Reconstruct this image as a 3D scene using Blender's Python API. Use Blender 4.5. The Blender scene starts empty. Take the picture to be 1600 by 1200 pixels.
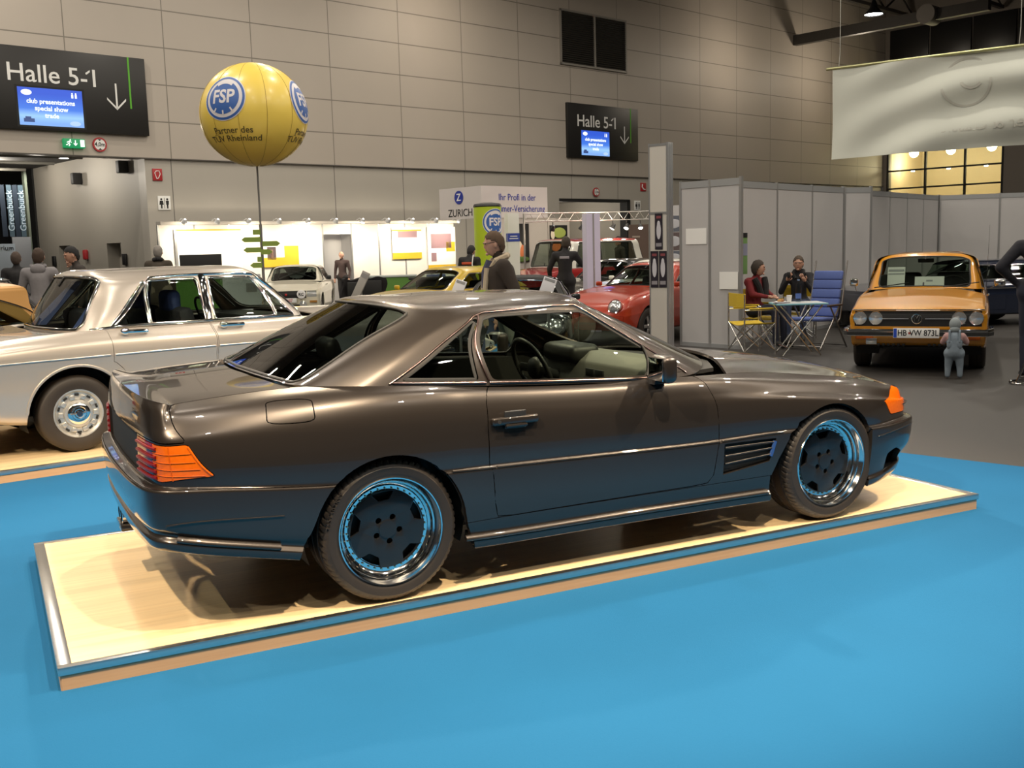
import bpy, bmesh, math, random
import numpy as np
from mathutils import Matrix, Vector
random.seed(7)
C = bpy.context.scene.collection
sc = bpy.context.scene
PI = math.pi
# ---------------------------------------------------------------- camera
cam = bpy.data.cameras.new('camera'); camo = bpy.data.objects.new('camera', cam); C.objects.link(camo); sc.camera = camo
cam.sensor_fit = 'HORIZONTAL'; cam.sensor_width = 36.0; cam.lens = 36.0*1618.45/1600; cam.clip_start = .1; cam.clip_end = 300
_yaw, _pit, _rol = .4683, .1316, -.0273
_fw = Vector((math.sin(_yaw)*math.cos(_pit), math.cos(_yaw)*math.cos(_pit), -math.sin(_pit)))
_rt = Vector((math.cos(_yaw), -math.sin(_yaw), 0)); _up = _rt.cross(_fw)
_r2 = math.cos(_rol)*_rt+math.sin(_rol)*_up; _u2 = -math.sin(_rol)*_rt+math.cos(_rol)*_up
camo.matrix_world = Matrix(((_r2.x, _u2.x, -_fw.x, -1.480), (_r2.y, _u2.y, -_fw.y, -4.977), (_r2.z, _u2.z, -_fw.z, 1.6066), (0, 0, 0, 1)))
# ---------------------------------------------------------------- world, exposure
w = bpy.data.worlds.new('hall_air'); sc.world = w; w.use_nodes = True
bg = w.node_tree.nodes['Background']; bg.inputs[0].default_value = (.85, .78, .68, 1); bg.inputs[1].default_value = .045
sc.view_settings.view_transform = 'Standard'; sc.view_settings.look = 'None'
sc.view_settings.exposure = 0.0; sc.view_settings.gamma = 1.0; sc.view_settings.use_curve_mapping = False
sc.cycles.use_denoising = True; sc.cycles.max_bounces = 7; sc.cycles.transparent_max_bounces = 16; sc.cycles.sample_clamp_indirect = 6.0
# ---------------------------------------------------------------- lights
def lamp(name, kind, loc, energy, color, target=None, size=.3, **kw):
    l = bpy.data.lights.new(name, kind); l.energy = energy; l.color = color
    o = bpy.data.objects.new(name, l); C.objects.link(o); o.location = loc
    if kind == 'AREA': l.shape = 'DISK'; l.size = size
    elif kind in ('SPOT', 'POINT'): l.shadow_soft_size = size
    if target is not None: o.rotation_euler = (Vector(target)-Vector(loc)).to_track_quat('-Z', 'Y').to_euler()
    for k, v in kw.items(): setattr(l, k, v)
    return o
WARM = (1, .80, .55); HALL = (1, .91, .78)
# stand spotlights over the platform (truss above and behind the visitor)
for _i, (_l, _t, _e) in enumerate([((-3.4, -3.0, 5.6), (-.3, -.2, .4), 560), ((.7, -3.4, 5.8), (.6, -.2, .4), 500), ((4.8, -2.8, 5.6), (2.3, -.2, .4), 520), ((1.4, 4.4, 5.8), (.9, -.1, .2), 330)]):
    lamp('stand_spot_light', 'SPOT', _l, _e*3.3, WARM, _t, .07, spot_size=math.radians(62), spot_blend=.6)
lamp('stand_spot_light', 'SPOT', (-4.8, -.6, 5.0), 1500, WARM, (-1.8, 4.4, .5), .07, spot_size=math.radians(60), spot_blend=.6)
WASH = ((28.7, 29.5), (35.3, 31.4), (12.6, 24.9))
# wall washers on the roof steel along the back wall
for _x, _y in WASH: lamp('wall_washer', 'POINT', (_x, _y, 9.4), 190, (1, .86, .68), None, .25)
# hall lamps high under the roof
HALL_LAMPS = [(x, y) for y in (-9, -3, 3, 9, 15, 21) for x in (-8, -1, 6, 13, 20)]
for _x, _y in HALL_LAMPS:
    lamp('hall_light', 'AREA', (_x, _y, 11.2), 250, HALL, (_x, _y, 0), .3)
# ---------------------------------------------------------------- materials
MATS = {}
def mat(name, col, rough=.5, metal=0., noise=0., nscale=8., coat=0., coat_rough=.03, spec=.5, emit=None, estr=0., bump=0., alpha=1., sheen=0.):
    if name in MATS: return MATS[name]
    m = bpy.data.materials.new(name); m.use_nodes = True; nt = m.node_tree; b = nt.nodes['Principled BSDF']
    b.inputs['Base Color'].default_value = (*col, 1); b.inputs['Roughness'].default_value = rough; b.inputs['Metallic'].default_value = metal
    b.inputs['Coat Weight'].default_value = coat; b.inputs['Coat Roughness'].default_value = coat_rough
    b.inputs['Specular IOR Level'].default_value = spec
    if emit: b.inputs['Emission Color'].default_value = (*emit, 1); b.inputs['Emission Strength'].default_value = estr
    tc = nt.nodes.new('ShaderNodeTexCoord'); nz = nt.nodes.new('ShaderNodeTexNoise'); nz.inputs['Scale'].default_value = nscale; nz.inputs['Detail'].default_value = 4
    nt.links.new(tc.outputs['Object'], nz.inputs['Vector'])
    mx = nt.nodes.new('ShaderNodeMix'); mx.data_type = 'RGBA'; n = max(noise, .03)
    mx.inputs[6].default_value = (*[c*(1-n) for c in col], 1); mx.inputs[7].default_value = (*[min(1, c*(1+n)) for c in col], 1)
    nt.links.new(nz.outputs['Fac'], mx.inputs[0]); nt.links.new(mx.outputs[2], b.inputs['Base Color'])
    if bump:
        bp = nt.nodes.new('ShaderNodeBump'); bp.inputs['Strength'].default_value = bump; bp.inputs['Distance'].default_value = .01
        nt.links.new(nz.outputs['Fac'], bp.inputs['Height']); nt.links.new(bp.outputs[0], b.inputs['Normal'])
    MATS[name] = m; return m
def nodes(m): return m.node_tree, m.node_tree.nodes['Principled BSDF']
def glass(name, tint=(.8, .85, .82), ior=1.5):
    """thin pane: tinted see-through with a Fresnel mirror"""
    if name in MATS: return MATS[name]
    m = bpy.data.materials.new(name); m.use_nodes = True; nt = m.node_tree; nt.nodes.clear()
    o = nt.nodes.new('ShaderNodeOutputMaterial'); mx = nt.nodes.new('ShaderNodeMixShader'); tr = nt.nodes.new('ShaderNodeBsdfTransparent')
    gl = nt.nodes.new('ShaderNodeBsdfGlossy'); fr = nt.nodes.new('ShaderNodeFresnel')
    ge = nt.nodes.new('ShaderNodeNewGeometry'); mi = nt.nodes.new('ShaderNodeMix'); mi.inputs[2].default_value = ior; mi.inputs[3].default_value = 1/ior; nt.links.new(ge.outputs['Backfacing'], mi.inputs[0]); nt.links.new(mi.outputs[0], fr.inputs['IOR']); gl.inputs['Roughness'].default_value = .01; tr.inputs['Color'].default_value = (*tint, 1)
    nt.links.new(fr.outputs[0], mx.inputs[0]); nt.links.new(tr.outputs[0], mx.inputs[1]); nt.links.new(gl.outputs[0], mx.inputs[2]); nt.links.new(mx.outputs[0], o.inputs[0])
    MATS[name] = m; return m
def paint(name, col, metal=0., rough=.35, coat=1.): return mat(name, col, rough, metal, .04, 300., coat, .015)
black_rubber = mat('rubber', (.018, .016, .014), .75, 0, .15, 60)
tyre_m = mat('tyre_rubber', (.024, .0175, .013), .55, 0, .12, 90)
chrome = mat('chrome', (.86, .86, .85), .07, 1.)
alu = mat('aluminium', (.72, .72, .71), .28, 1., .06, 40)
dark = mat('dark_plastic', (.012, .012, .013), .45, 0, .1, 40)
black = mat('matt_black', (.008, .008, .008), .7)
white_paint = mat('white_laminate', (.78, .77, .74), .45, 0, .03, 3)
grey_panel = mat('grey_panel', (.47, .46, .46), .5, 0, .04, 2)
paper = mat('paper', (.82, .82, .80), .7, 0, .03, 5)
clear_glass = glass('clear_glass'); car_glass = glass('car_glass', (.62, .68, .62)); dark_glass = glass('dark_glass', (.30, .34, .32))
def emis(name, col, s): return mat(name, (.02, .02, .02), .5, emit=col, estr=s)
# ---------------------------------------------------------------- mesh builder
class MB:
    def __init__(s): s.v = []; s.f = []
    def add(s, vs, fs, M=None):
        o = len(s.v)
        for p in vs: s.v.append(tuple(M @ Vector(p)) if M is not None else tuple(p))
        s.f += [tuple(i+o for i in f) for f in fs]; return s
    def bm(s, b, M=None):
        b.verts.ensure_lookup_table(); b.verts.index_update()
        s.add([v.co.copy() for v in b.verts], [[v.index for v in f.verts] for f in b.faces], M); b.free(); return s
    def box(s, c, d, rot=None, bev=0., seg=2):
        b = bmesh.new(); bmesh.ops.create_cube(b, size=1); bmesh.ops.scale(b, vec=d, verts=b.verts)
        if bev: bmesh.ops.bevel(b, geom=b.edges[:], offset=min(bev, .49*min(d)), segments=seg, affect='EDGES', profile=.5)
        M = Matrix.Translation(c)
        if rot is not None: M = M @ (rot if isinstance(rot, Matrix) else Matrix.Rotation(rot, 4, 'Z'))
        return s.bm(b, M)
    def span(s, a, b, bev=0.): return s.box([(a[i]+b[i])/2 for i in range(3)], [abs(b[i]-a[i]) for i in range(3)], None, bev)
    def lathe(s, prof, n=32, M=None, a0=0., a1=2*PI):
        full = abs(a1-a0-2*PI) < 1e-6; m = n if full else n+1; vs = []; fs = []
        for i in range(m):
            a = a0+(a1-a0)*i/n
            for r, z in prof: vs.append((r*math.cos(a), r*math.sin(a), z))
        k = len(prof)
        for i in range(n):
            j = (i+1) % m
            for q in range(k-1): fs.append((i*k+q, j*k+q, j*k+q+1, i*k+q+1))
        return s.add(vs, fs, M)
    def cyl(s, p0, p1, r0, r1=None, n=16, caps=True):
        r1 = r0 if r1 is None else r1; p0 = Vector(p0); p1 = Vector(p1); L = (p1-p0).length
        M = Matrix.Translation(p0) @ (p1-p0).to_track_quat('Z', 'Y').to_matrix().to_4x4()
        pr = [(r0, 0), (r1, L)]
        if caps: pr = [(1e-5, 0)]+pr+[(1e-5, L)]
        return s.lathe(pr, n, M)
    def ball(s, c, r, n=16, rot=None):
        r = (r, r, r) if not hasattr(r, '__len__') else r
        b = bmesh.new(); bmesh.ops.create_uvsphere(b, u_segments=n, v_segments=max(6, n//2), radius=1); bmesh.ops.scale(b, vec=r, verts=b.verts)
        return s.bm(b, Matrix.Translation(c) @ (rot if rot is not None else Matrix()))
    def tube(s, pts, r, n=8, closed=False, flat=None):
        """round (or flat = (w,h) box) section swept along points"""
        P = [Vector(p) for p in pts]; k = len(P); rr = r if hasattr(r, '__len__') else [r]*k
        up = Vector((0, 0, 1)); rings = []; prev = None
        for i in range(k):
            a = P[(i-1) % k] if (closed or i > 0) else P[i]; b = P[(i+1) % k] if (closed or i < k-1) else P[i]
            t = (b-a).normalized()
            if prev is None:
                x = t.cross(up) if abs(t.dot(up)) < .95 else t.cross(Vector((1, 0, 0)))
            else: x = prev-t*prev.dot(t)
            x.normalize(); y = t.cross(x); prev = x
            if flat: q = [P[i]+x*sx*flat[0]/2+y*sy*flat[1]/2 for sx, sy in ((-1, -1), (1, -1), (1, 1), (-1, 1))]
            else: q = [P[i]+(x*math.cos(2*PI*j/n)+y*math.sin(2*PI*j/n))*rr[i] for j in range(n)]
            rings.append(q)
        m = len(rings[0]); vs = [p for q in rings for p in q]; fs = []
        for i in range(k if closed else k-1):
            j = (i+1) % k
            for q in range(m): fs.append((i*m+q, i*m+(q+1) % m, j*m+(q+1) % m, j*m+q))
        if not closed: fs += [tuple(range(m))[::-1], tuple((k-1)*m+q for q in range(m))]
        return s.add(vs, fs)
    def prism(s, poly, h, M=None, z0=0.):
        n = len(poly); vs = [(x, y, z0) for x, y in poly]+[(x, y, z0+h) for x, y in poly]
        fs = [tuple(range(n))[::-1], tuple(range(n, 2*n))]+[(i, (i+1) % n, n+(i+1) % n, n+i) for i in range(n)]
        return s.add(vs, fs, M)
    def grid(s, F, nu, nv):
        vs = [F(i/nu, j/nv) for i in range(nu+1) for j in range(nv+1)]; m = nv+1
        return s.add(vs, [(i*m+j, (i+1)*m+j, (i+1)*m+j+1, i*m+j+1) for i in range(nu) for j in range(nv)])
    def build(s, name, m, parent=None, angle=38, bev=0., sub=0, recalc=True):
        b = bmesh.new(); vs = [b.verts.new(p) for p in s.v]
        for f in s.f:
            try:
                if len(set(f)) > 2: b.faces.new([vs[i] for i in f])
            except ValueError: pass
        bmesh.ops.remove_doubles(b, verts=b.verts, dist=1e-5)
        bmesh.ops.dissolve_degenerate(b, edges=b.edges, dist=1e-6)
        if recalc: bmesh.ops.recalc_face_normals(b, faces=b.faces)
        if bev: bmesh.ops.bevel(b, geom=[e for e in b.edges if len(e.link_faces) == 2 and e.calc_face_angle(0) > .6], offset=bev, segments=2, affect='EDGES', profile=.5)
        for f in b.faces: f.smooth = True
        for e in b.edges: e.smooth = len(e.link_faces) == 2 and e.calc_face_angle(0) < math.radians(angle)
        me = bpy.data.meshes.new(name); b.to_mesh(me); b.free(); return link(name, me, m, parent, sub)
def link(name, me, m, parent=None, sub=0):
    o = bpy.data.objects.new(name, me); C.objects.link(o)
    for x in (m if isinstance(m, (list, tuple)) else [m]): me.materials.append(x)
    if parent is not None: o.parent = parent
    if sub: md = o.modifiers.new('smooth', 'SUBSURF'); md.levels = md.render_levels = sub
    return o
def thing(name, label, cat, loc=(0, 0, 0), rz=0., group=None):
    o = bpy.data.objects.new(name, None); C.objects.link(o); o.location = loc; o.rotation_euler = (0, 0, rz); o.empty_display_size = .1
    return tag(o, label, cat, group)
def tag(o, label, cat, group=None, kind=None):
    o['label'] = label; o['category'] = cat
    if group: o['group'] = group
    if kind: o['kind'] = kind
    return o
def struct(o, label=None):
    o['kind'] = 'structure'
    if label: o['label'] = label
    return o
def place(o, loc, rz=0.): o.location = loc; o.rotation_euler = (0, 0, rz); return o
def copy_tree(o, parent=None):
    c = o.copy(); C.objects.link(c)
    if parent is not None: c.parent = parent
    for ch in [x for x in o.children]: copy_tree(ch, c)
    return c
def text_mb(txt, size, depth=.004, align='CENTER', M=None, sx=1.0, bold=0.):
    cu = bpy.data.curves.new('t', 'FONT'); cu.body = txt; cu.size = size; cu.extrude = depth/2; cu.align_x = align; cu.align_y = 'CENTER'; cu.resolution_u = 3; cu.offset = bold
    o = bpy.data.objects.new('t', cu); C.objects.link(o); dg = bpy.context.evaluated_depsgraph_get(); dg.update()
    me = o.evaluated_get(dg).to_mesh(); mb = MB()
    mb.add([(v.co.x*sx, v.co.y, v.co.z) for v in me.vertices], [list(p.vertices) for p in me.polygons], M)
    o.evaluated_get(dg).to_mesh_clear(); bpy.data.objects.remove(o); bpy.data.curves.remove(cu); return mb
# text stands upright in the local xz plane, facing -y
UPRIGHT = Matrix(((1, 0, 0, 0), (0, 0, -1, 0), (0, 1, 0, 0), (0, 0, 0, 1)))
def text_at(name, txt, size, x, y, z, m, parent, align='CENTER', depth=.004, sx=1., bold=0.):
    return text_mb(txt, size, depth, align, Matrix.Translation((x, y, z)) @ UPRIGHT, sx, bold).build(name, m, parent, angle=30)
# ---------------------------------------------------------------- cutting panels out of a surface
def arc_pts(cx, cz, r, a0, a1, n): return [(cx+r*math.cos(a0+(a1-a0)*i/n), cz+r*math.sin(a0+(a1-a0)*i/n)) for i in range(n+1)]
def rnd(poly, r, n=4):
    """round the corners of a polygon"""
    out = []; k = len(poly)
    for i in range(k):
        p = Vector(poly[i]); a = Vector(poly[i-1])-p; b = Vector(poly[(i+1) % k])-p; rr = min(r, .45*a.length, .45*b.length)
        A = p+a.normalized()*rr; B = p+b.normalized()*rr
        for j in range(n+1): t = j/n; q = A*(1-t)**2+p*2*t*(1-t)+B*t*t; out.append((q.x, q.y))
    return out
def dense(poly, step):
    out = []; k = len(poly)
    for i in range(k):
        a = Vector(poly[i]); b = Vector(poly[(i+1) % k]); n = max(1, int((b-a).length/step))
        out += [tuple(a+(b-a)*j/n) for j in range(n)]
    return out
def inside(poly, x, y):
    r = False; j = len(poly)-1
    for i in range(len(poly)):
        xi, yi = poly[i]; xj, yj = poly[j]
        if (yi > y) != (yj > y) and x < (xj-xi)*(y-yi)/(yj-yi)+xi: r = not r
        j = i
    return r
class Panels:
    """a surface's parameter grid, cut along polygons and handed out as separate panels"""
    def __init__(s, S, us, vs):
        s.S = S; s.b = bmesh.new(); g = [[s.b.verts.new((u, v, 0)) for v in vs] for u in us]
        for i in range(len(us)-1):
            for j in range(len(vs)-1): s.b.faces.new((g[i][j], g[i+1][j], g[i+1][j+1], g[i][j+1]))
        s.polys = []
    def cut(s, name, poly):
        b = s.b; k = len(poly); x0 = min(p[0] for p in poly); x1 = max(p[0] for p in poly); y0 = min(p[1] for p in poly); y1 = max(p[1] for p in poly)
        for i in range(k):
            a = Vector((*poly[i], 0)); c = Vector((*poly[(i+1) % k], 0)); d = c-a
            if d.length < 1e-6: continue
            no = Vector((-d.y, d.x, 0)).normalized(); lx, hx = min(a.x, c.x), max(a.x, c.x); ly, hy = min(a.y, c.y), max(a.y, c.y); sel = []
            for f in b.faces:
                xs = [v.co.x for v in f.verts]
                if min(xs) > hx or max(xs) < lx: continue
                ys = [v.co.y for v in f.verts]
                if min(ys) > hy or max(ys) < ly: continue
                sd = [(v.co-a).dot(no) for v in f.verts]
                if min(sd) < -1e-6 and max(sd) > 1e-6: sel.append(f)
            if sel:
                geom = set(sel)
                for f in sel: geom.update(f.edges); geom.update(f.verts)
                bmesh.ops.bisect_plane(b, geom=list(geom), dist=1e-6, plane_co=a, plane_no=no)
        s.polys.append((name, poly))
    def done(s):
        s.parts = {}; s.b.verts.index_update()
        for f in s.b.faces:
            c = f.calc_center_median(); nm = 'rest'
            for n, p in s.polys:
                if inside(p, c.x, c.y): nm = n; break
            s.parts.setdefault(nm, []).append(f)
        s.b.verts.ensure_lookup_table()
        uv = np.array([v.co[:2] for v in s.b.verts]); s.uv = uv
        s.P = s.S.ev(uv[:, 0], uv[:, 1]); s.N = s.S.nrm(uv[:, 0], uv[:, 1])
        m = np.abs(s.P[:, 1]) < 1e-4; s.N[m, 1] = 0; s.N /= np.maximum(np.linalg.norm(s.N, axis=1, keepdims=True), 1e-9)
    def data(s, names, off=0., gap=0., depth=.012, offun=None, flip=False):
        """verts, faces, loop normals of the panel(s)"""
        fs = [f for n in ([names] if isinstance(names, str) else names) for f in s.parts.get(n, [])]; idx = {}
        for f in fs:
            for v in f.verts: idx.setdefault(v.index, len(idx))
        ks = list(idx); P = s.P[ks].copy(); N = s.N[ks].copy(); uv = s.uv[ks]
        if offun is not None: P = P+N*np.asarray(offun(uv, P))[:, None]
        if off: P = P+N*off
        cnt = {}
        for f in fs:
            vv = [idx[v.index] for v in f.verts]
            for i in range(len(vv)): cnt[(vv[i], vv[(i+1) % len(vv)])] = vv
        bd = [(a, b, fv) for (a, b), fv in cnt.items() if (b, a) not in cnt]
        bd = [(a, b, fv) for a, b, fv in bd if not (abs(P[a, 1]) < 1e-4 and abs(P[b, 1]) < 1e-4)]
        if gap:
            mv = np.zeros_like(P)
            for a, b, fv in bd:
                t = P[b]-P[a]; m = np.cross(N[a], t); c = P[fv].mean(0)-P[a]; l = np.linalg.norm(m)
                if l < 1e-9: continue
                m /= l; m *= np.sign(m@c) or 1; mv[a] += m; mv[b] += m
            l = np.linalg.norm(mv, axis=1, keepdims=True); P = P+np.where(l > 1e-6, mv/np.maximum(l, 1e-6), 0)*gap
        V = [tuple(p) for p in P]; F = []; LN = []
        o = 1
        tot = 0.
        for f in fs[::max(1, len(fs)//60)]:
            q = [idx[v.index] for v in f.verts]; nn = sum((np.cross(P[q[i]]-P[q[0]], P[q[(i+1) % len(q)]]-P[q[0]]) for i in range(1, len(q)-1)), np.zeros(3)); tot += nn@N[q].mean(0)
        o = 1 if tot > 0 else -1
        for f in fs:
            q = [idx[v.index] for v in f.verts][::o]; F.append(q); LN += [N[i] for i in q]
        if depth:
            k = len(V); low = {}
            for a, b, fv in bd:
                for x in (a, b):
                    if x not in low: low[x] = len(V); V.append(tuple(P[x]-N[x]*depth))
                q = [b, a, low[a], low[b]][::o]; F.append(q)
                n = np.cross(np.array(V[q[1]])-np.array(V[q[0]]), np.array(V[q[2]])-np.array(V[q[0]])); n = n/max(np.linalg.norm(n), 1e-9); LN += [n]*4
        return V, F, LN
    def emit(s, name, names, m, parent, side=0, **kw):
        """side 0: both halves in one mesh, +1 left as built, -1 mirrored to the right"""
        V, F, LN = s.data(names, **kw)
        if not F: return None
        V2, F2, L2 = [], [], []
        if side >= 0: V2 += V; F2 += [list(f) for f in F]; L2 += LN
        if side <= 0:
            o = len(V2); V2 += [(x, -y, z) for x, y, z in V]; k = 0
            for f in F:
                F2.append([i+o for i in f][::-1]); L2 += [np.array((n[0], -n[1], n[2])) for n in LN[k:k+len(f)]][::-1]; k += len(f)
        me = bpy.data.meshes.new(name); me.from_pydata(V2, [], F2)
        for p in me.polygons: p.use_smooth = True
        me.normals_split_custom_set([tuple(n) for n in L2]); me.update()
        return link(name, me, m, parent)
def on(S, uvs, off=0., side=1):
    uv = np.array(uvs, float); P = S.ev(uv[:, 0], uv[:, 1])+S.nrm(uv[:, 0], uv[:, 1])*off; P[:, 1] *= side
    return P
def strip(S, uvs, width, thick, off=0., side=1, n=60, closed=False):
    """flat moulding lying on a surface along a uv path"""
    uv = np.array(uvs, float)
    if closed: uv = np.vstack([uv, uv[:1]])
    t = np.concatenate([[0], np.cumsum(np.linalg.norm(np.diff(S.ev(uv[:, 0], uv[:, 1]), axis=0), axis=1))]); tt = np.linspace(0, t[-1], n)
    u = np.interp(tt, t, uv[:, 0]); v = np.interp(tt, t, uv[:, 1]); P = S.ev(u, v); N = S.nrm(u, v)
    T = np.gradient(P, axis=0)
    if closed: T[0] = T[-1] = P[1]-P[-2]
    T /= np.maximum(np.linalg.norm(T, axis=1, keepdims=True), 1e-9); B = np.cross(N, T)
    sec = [(-.5, 0), (-.42, .75), (-.25, 1), (.25, 1), (.42, .75), (.5, 0), (.3, -.6), (-.3, -.6)]
    vs = [P[i]+B[i]*a*width+N[i]*(b*thick+off) for i in range(n) for a, b in sec]; k = len(sec)
    vs = [(p[0], p[1]*side, p[2]) for p in vs]; fs = [(i*k+q, i*k+(q+1) % k, (i+1)*k+(q+1) % k, (i+1)*k+q) for i in range(n-1) for q in range(k)]
    if not closed: fs += [tuple(range(k)), tuple((n-1)*k+q for q in range(k))]
    return MB().add(vs, fs)
# ---------------------------------------------------------------- surfaces
def _nat(U, Y, x):
    """natural cubic spline through Y (n,...) at knots U, evaluated at x (m,)"""
    U = np.asarray(U, float); Y = np.asarray(Y, float); n = len(U); h = np.diff(U)
    sh = Y.shape; Y2 = Y.reshape(n, -1)
    A = np.zeros((n, n)); B = np.zeros_like(Y2); A[0, 0] = A[-1, -1] = 1
    for i in range(1, n-1):
        A[i, i-1] = h[i-1]; A[i, i] = 2*(h[i-1]+h[i]); A[i, i+1] = h[i]
        B[i] = 6*((Y2[i+1]-Y2[i])/h[i]-(Y2[i]-Y2[i-1])/h[i-1])
    M = np.linalg.solve(A, B)
    x = np.asarray(x, float); i = np.clip(np.searchsorted(U, x, 'right')-1, 0, n-2)
    t0 = (U[i+1]-x)[:, None]; t1 = (x-U[i])[:, None]; hh = h[i][:, None]
    r = M[i]*t0**3/(6*hh)+M[i+1]*t1**3/(6*hh)+(Y2[i]/hh-M[i]*hh/6)*t0+(Y2[i+1]/hh-M[i+1]*hh/6)*t1
    return r.reshape((len(x),)+sh[1:])

def _pch(V, Y, v):
    """monotone cubic along axis 1 of Y (m,n,3), one v per row"""
    V = np.asarray(V, float); h = np.diff(V); D = np.diff(Y, axis=1)/h[None, :, None]
    S = np.zeros_like(Y); a = D[:, :-1]; b = D[:, 1:]
    w1 = (2*h[1:]+h[:-1])[None, :, None]; w2 = (h[1:]+2*h[:-1])[None, :, None]
    ok = a*b > 0
    S[:, 1:-1] = np.where(ok, (w1+w2)/np.where(ok, w1/np.where(ok, a, 1)+w2/np.where(ok, b, 1), 1), 0)
    S[:, 0] = D[:, 0]; S[:, -1] = D[:, -1]
    i = np.clip(np.searchsorted(V, v, 'right')-1, 0, len(V)-2); k = np.arange(len(v))
    hh = h[i][:, None]; t = ((v-V[i])/h[i])[:, None]
    return (Y[k, i]*(1+2*t)*(1-t)**2+S[k, i]*hh*t*(1-t)**2+Y[k, i+1]*t*t*(3-2*t)+S[k, i+1]*hh*t*t*(t-1))

class Surf:
    """tensor surface through a cage P[nu][nv][3]; spline along u, spline or monotone along v"""
    def __init__(s, U, V, P, kv='nat', sign=1.0):
        s.U = np.asarray(U, float); s.V = np.asarray(V, float); s.P = np.asarray(P, float); s.kv = kv; s.sign = sign
    def ev(s, u, v):
        u = np.clip(np.asarray(u, float), s.U[0], s.U[-1]); v = np.clip(np.asarray(v, float), s.V[0], s.V[-1])
        rows = _nat(s.U, s.P, u)
        if s.kv == 'pch': return _pch(s.V, rows, v)
        # natural spline per row: solve once with matrix form
        if not hasattr(s, '_W'):
            n = len(s.V); s._W = lambda vv: _nat(s.V, np.eye(n), vv)
        return np.einsum('mn,mnk->mk', s._W(v), rows)
    def nrm(s, u, v, e=2e-3):
        u = np.asarray(u, float); v = np.asarray(v, float)
        eu = e*(s.U[-1]-s.U[0])/10; evv = e*(s.V[-1]-s.V[0])/10
        a = s.ev(np.minimum(u+eu, s.U[-1]), v)-s.ev(np.maximum(u-eu, s.U[0]), v)
        b = s.ev(u, np.minimum(v+evv, s.V[-1]))-s.ev(u, np.maximum(v-evv, s.V[0]))
        n = np.cross(a, b)*s.sign; l = np.linalg.norm(n, axis=1, keepdims=True)
        return n/np.maximum(l, 1e-12)
    def grid(s, nu=260, nv=160):
        if not hasattr(s, '_g'):
            uu, vv = np.meshgrid(np.linspace(s.U[0], s.U[-1], nu), np.linspace(s.V[0], s.V[-1], nv), indexing='ij')
            s._g = (uu.ravel(), vv.ravel(), s.ev(uu.ravel(), vv.ravel()))
        return s._g
    def inv(s, a, b, ax=(0, 2), sel=None):
        """uv of the surface point whose coordinates (ax) are a,b"""
        uu, vv, P = s.grid(); d = (P[:, ax[0]]-a)**2+(P[:, ax[1]]-b)**2
        if sel is not None: d = np.where(sel(uu, vv, P), d, 1e9)
        i = int(np.argmin(d)); u, v = uu[i], vv[i]
        for _ in range(6):
            e = 1e-3; Q = s.ev([u, min(u+e, s.U[-1]), u], [v, v, min(v+e, s.V[-1])])[:, list(ax)]
            J = np.array([(Q[1]-Q[0])/e, (Q[2]-Q[0])/e]).T; r = np.array([a, b])-Q[0]
            try: st = np.linalg.lstsq(J, r, rcond=1e-4)[0]
            except Exception: break
            st = np.clip(st, -.1, .1); u = float(np.clip(u+st[0], s.U[0], s.U[-1])); v = float(np.clip(v+st[1], s.V[0], s.V[-1]))
        return u, v
    def vz(s, u, z):
        vv = np.linspace(s.V[0], s.V[-1], 200); P = s.ev(np.full(200, u), vv); return float(vv[int(np.argmin(abs(P[:, 2]-z)))])

def tab(n, prs):
    """values at 0..n-1 from (index,value) pairs"""
    return np.interp(np.arange(n), [p[0] for p in prs], [p[1] for p in prs])

def wrap_cage(K, rows):
    """cage of waterline rows round a plan outline K; rows = [(z[n], inset[n])]"""
    K = np.asarray(K, float); n = len(K); uu = np.arange(n, dtype=float)
    a = _nat(uu, K, np.clip(uu+.02, 0, n-1))-_nat(uu, K, np.clip(uu-.02, 0, n-1))
    N = np.stack([-a[:, 1], a[:, 0]], 1); N /= np.linalg.norm(N, axis=1, keepdims=True)   # outward for tail->side->nose, y>0
    N[0] = (-1, 0); N[-1] = (1, 0)
    P = np.zeros((n, len(rows), 3))
    for j, (z, d) in enumerate(rows):
        P[:, j, 0] = K[:, 0]-N[:, 0]*d; P[:, j, 1] = np.maximum(K[:, 1]-N[:, 1]*d, 0); P[:, j, 2] = z
    P[0, :, 1] = 0; P[-1, :, 1] = 0
    return P
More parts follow.
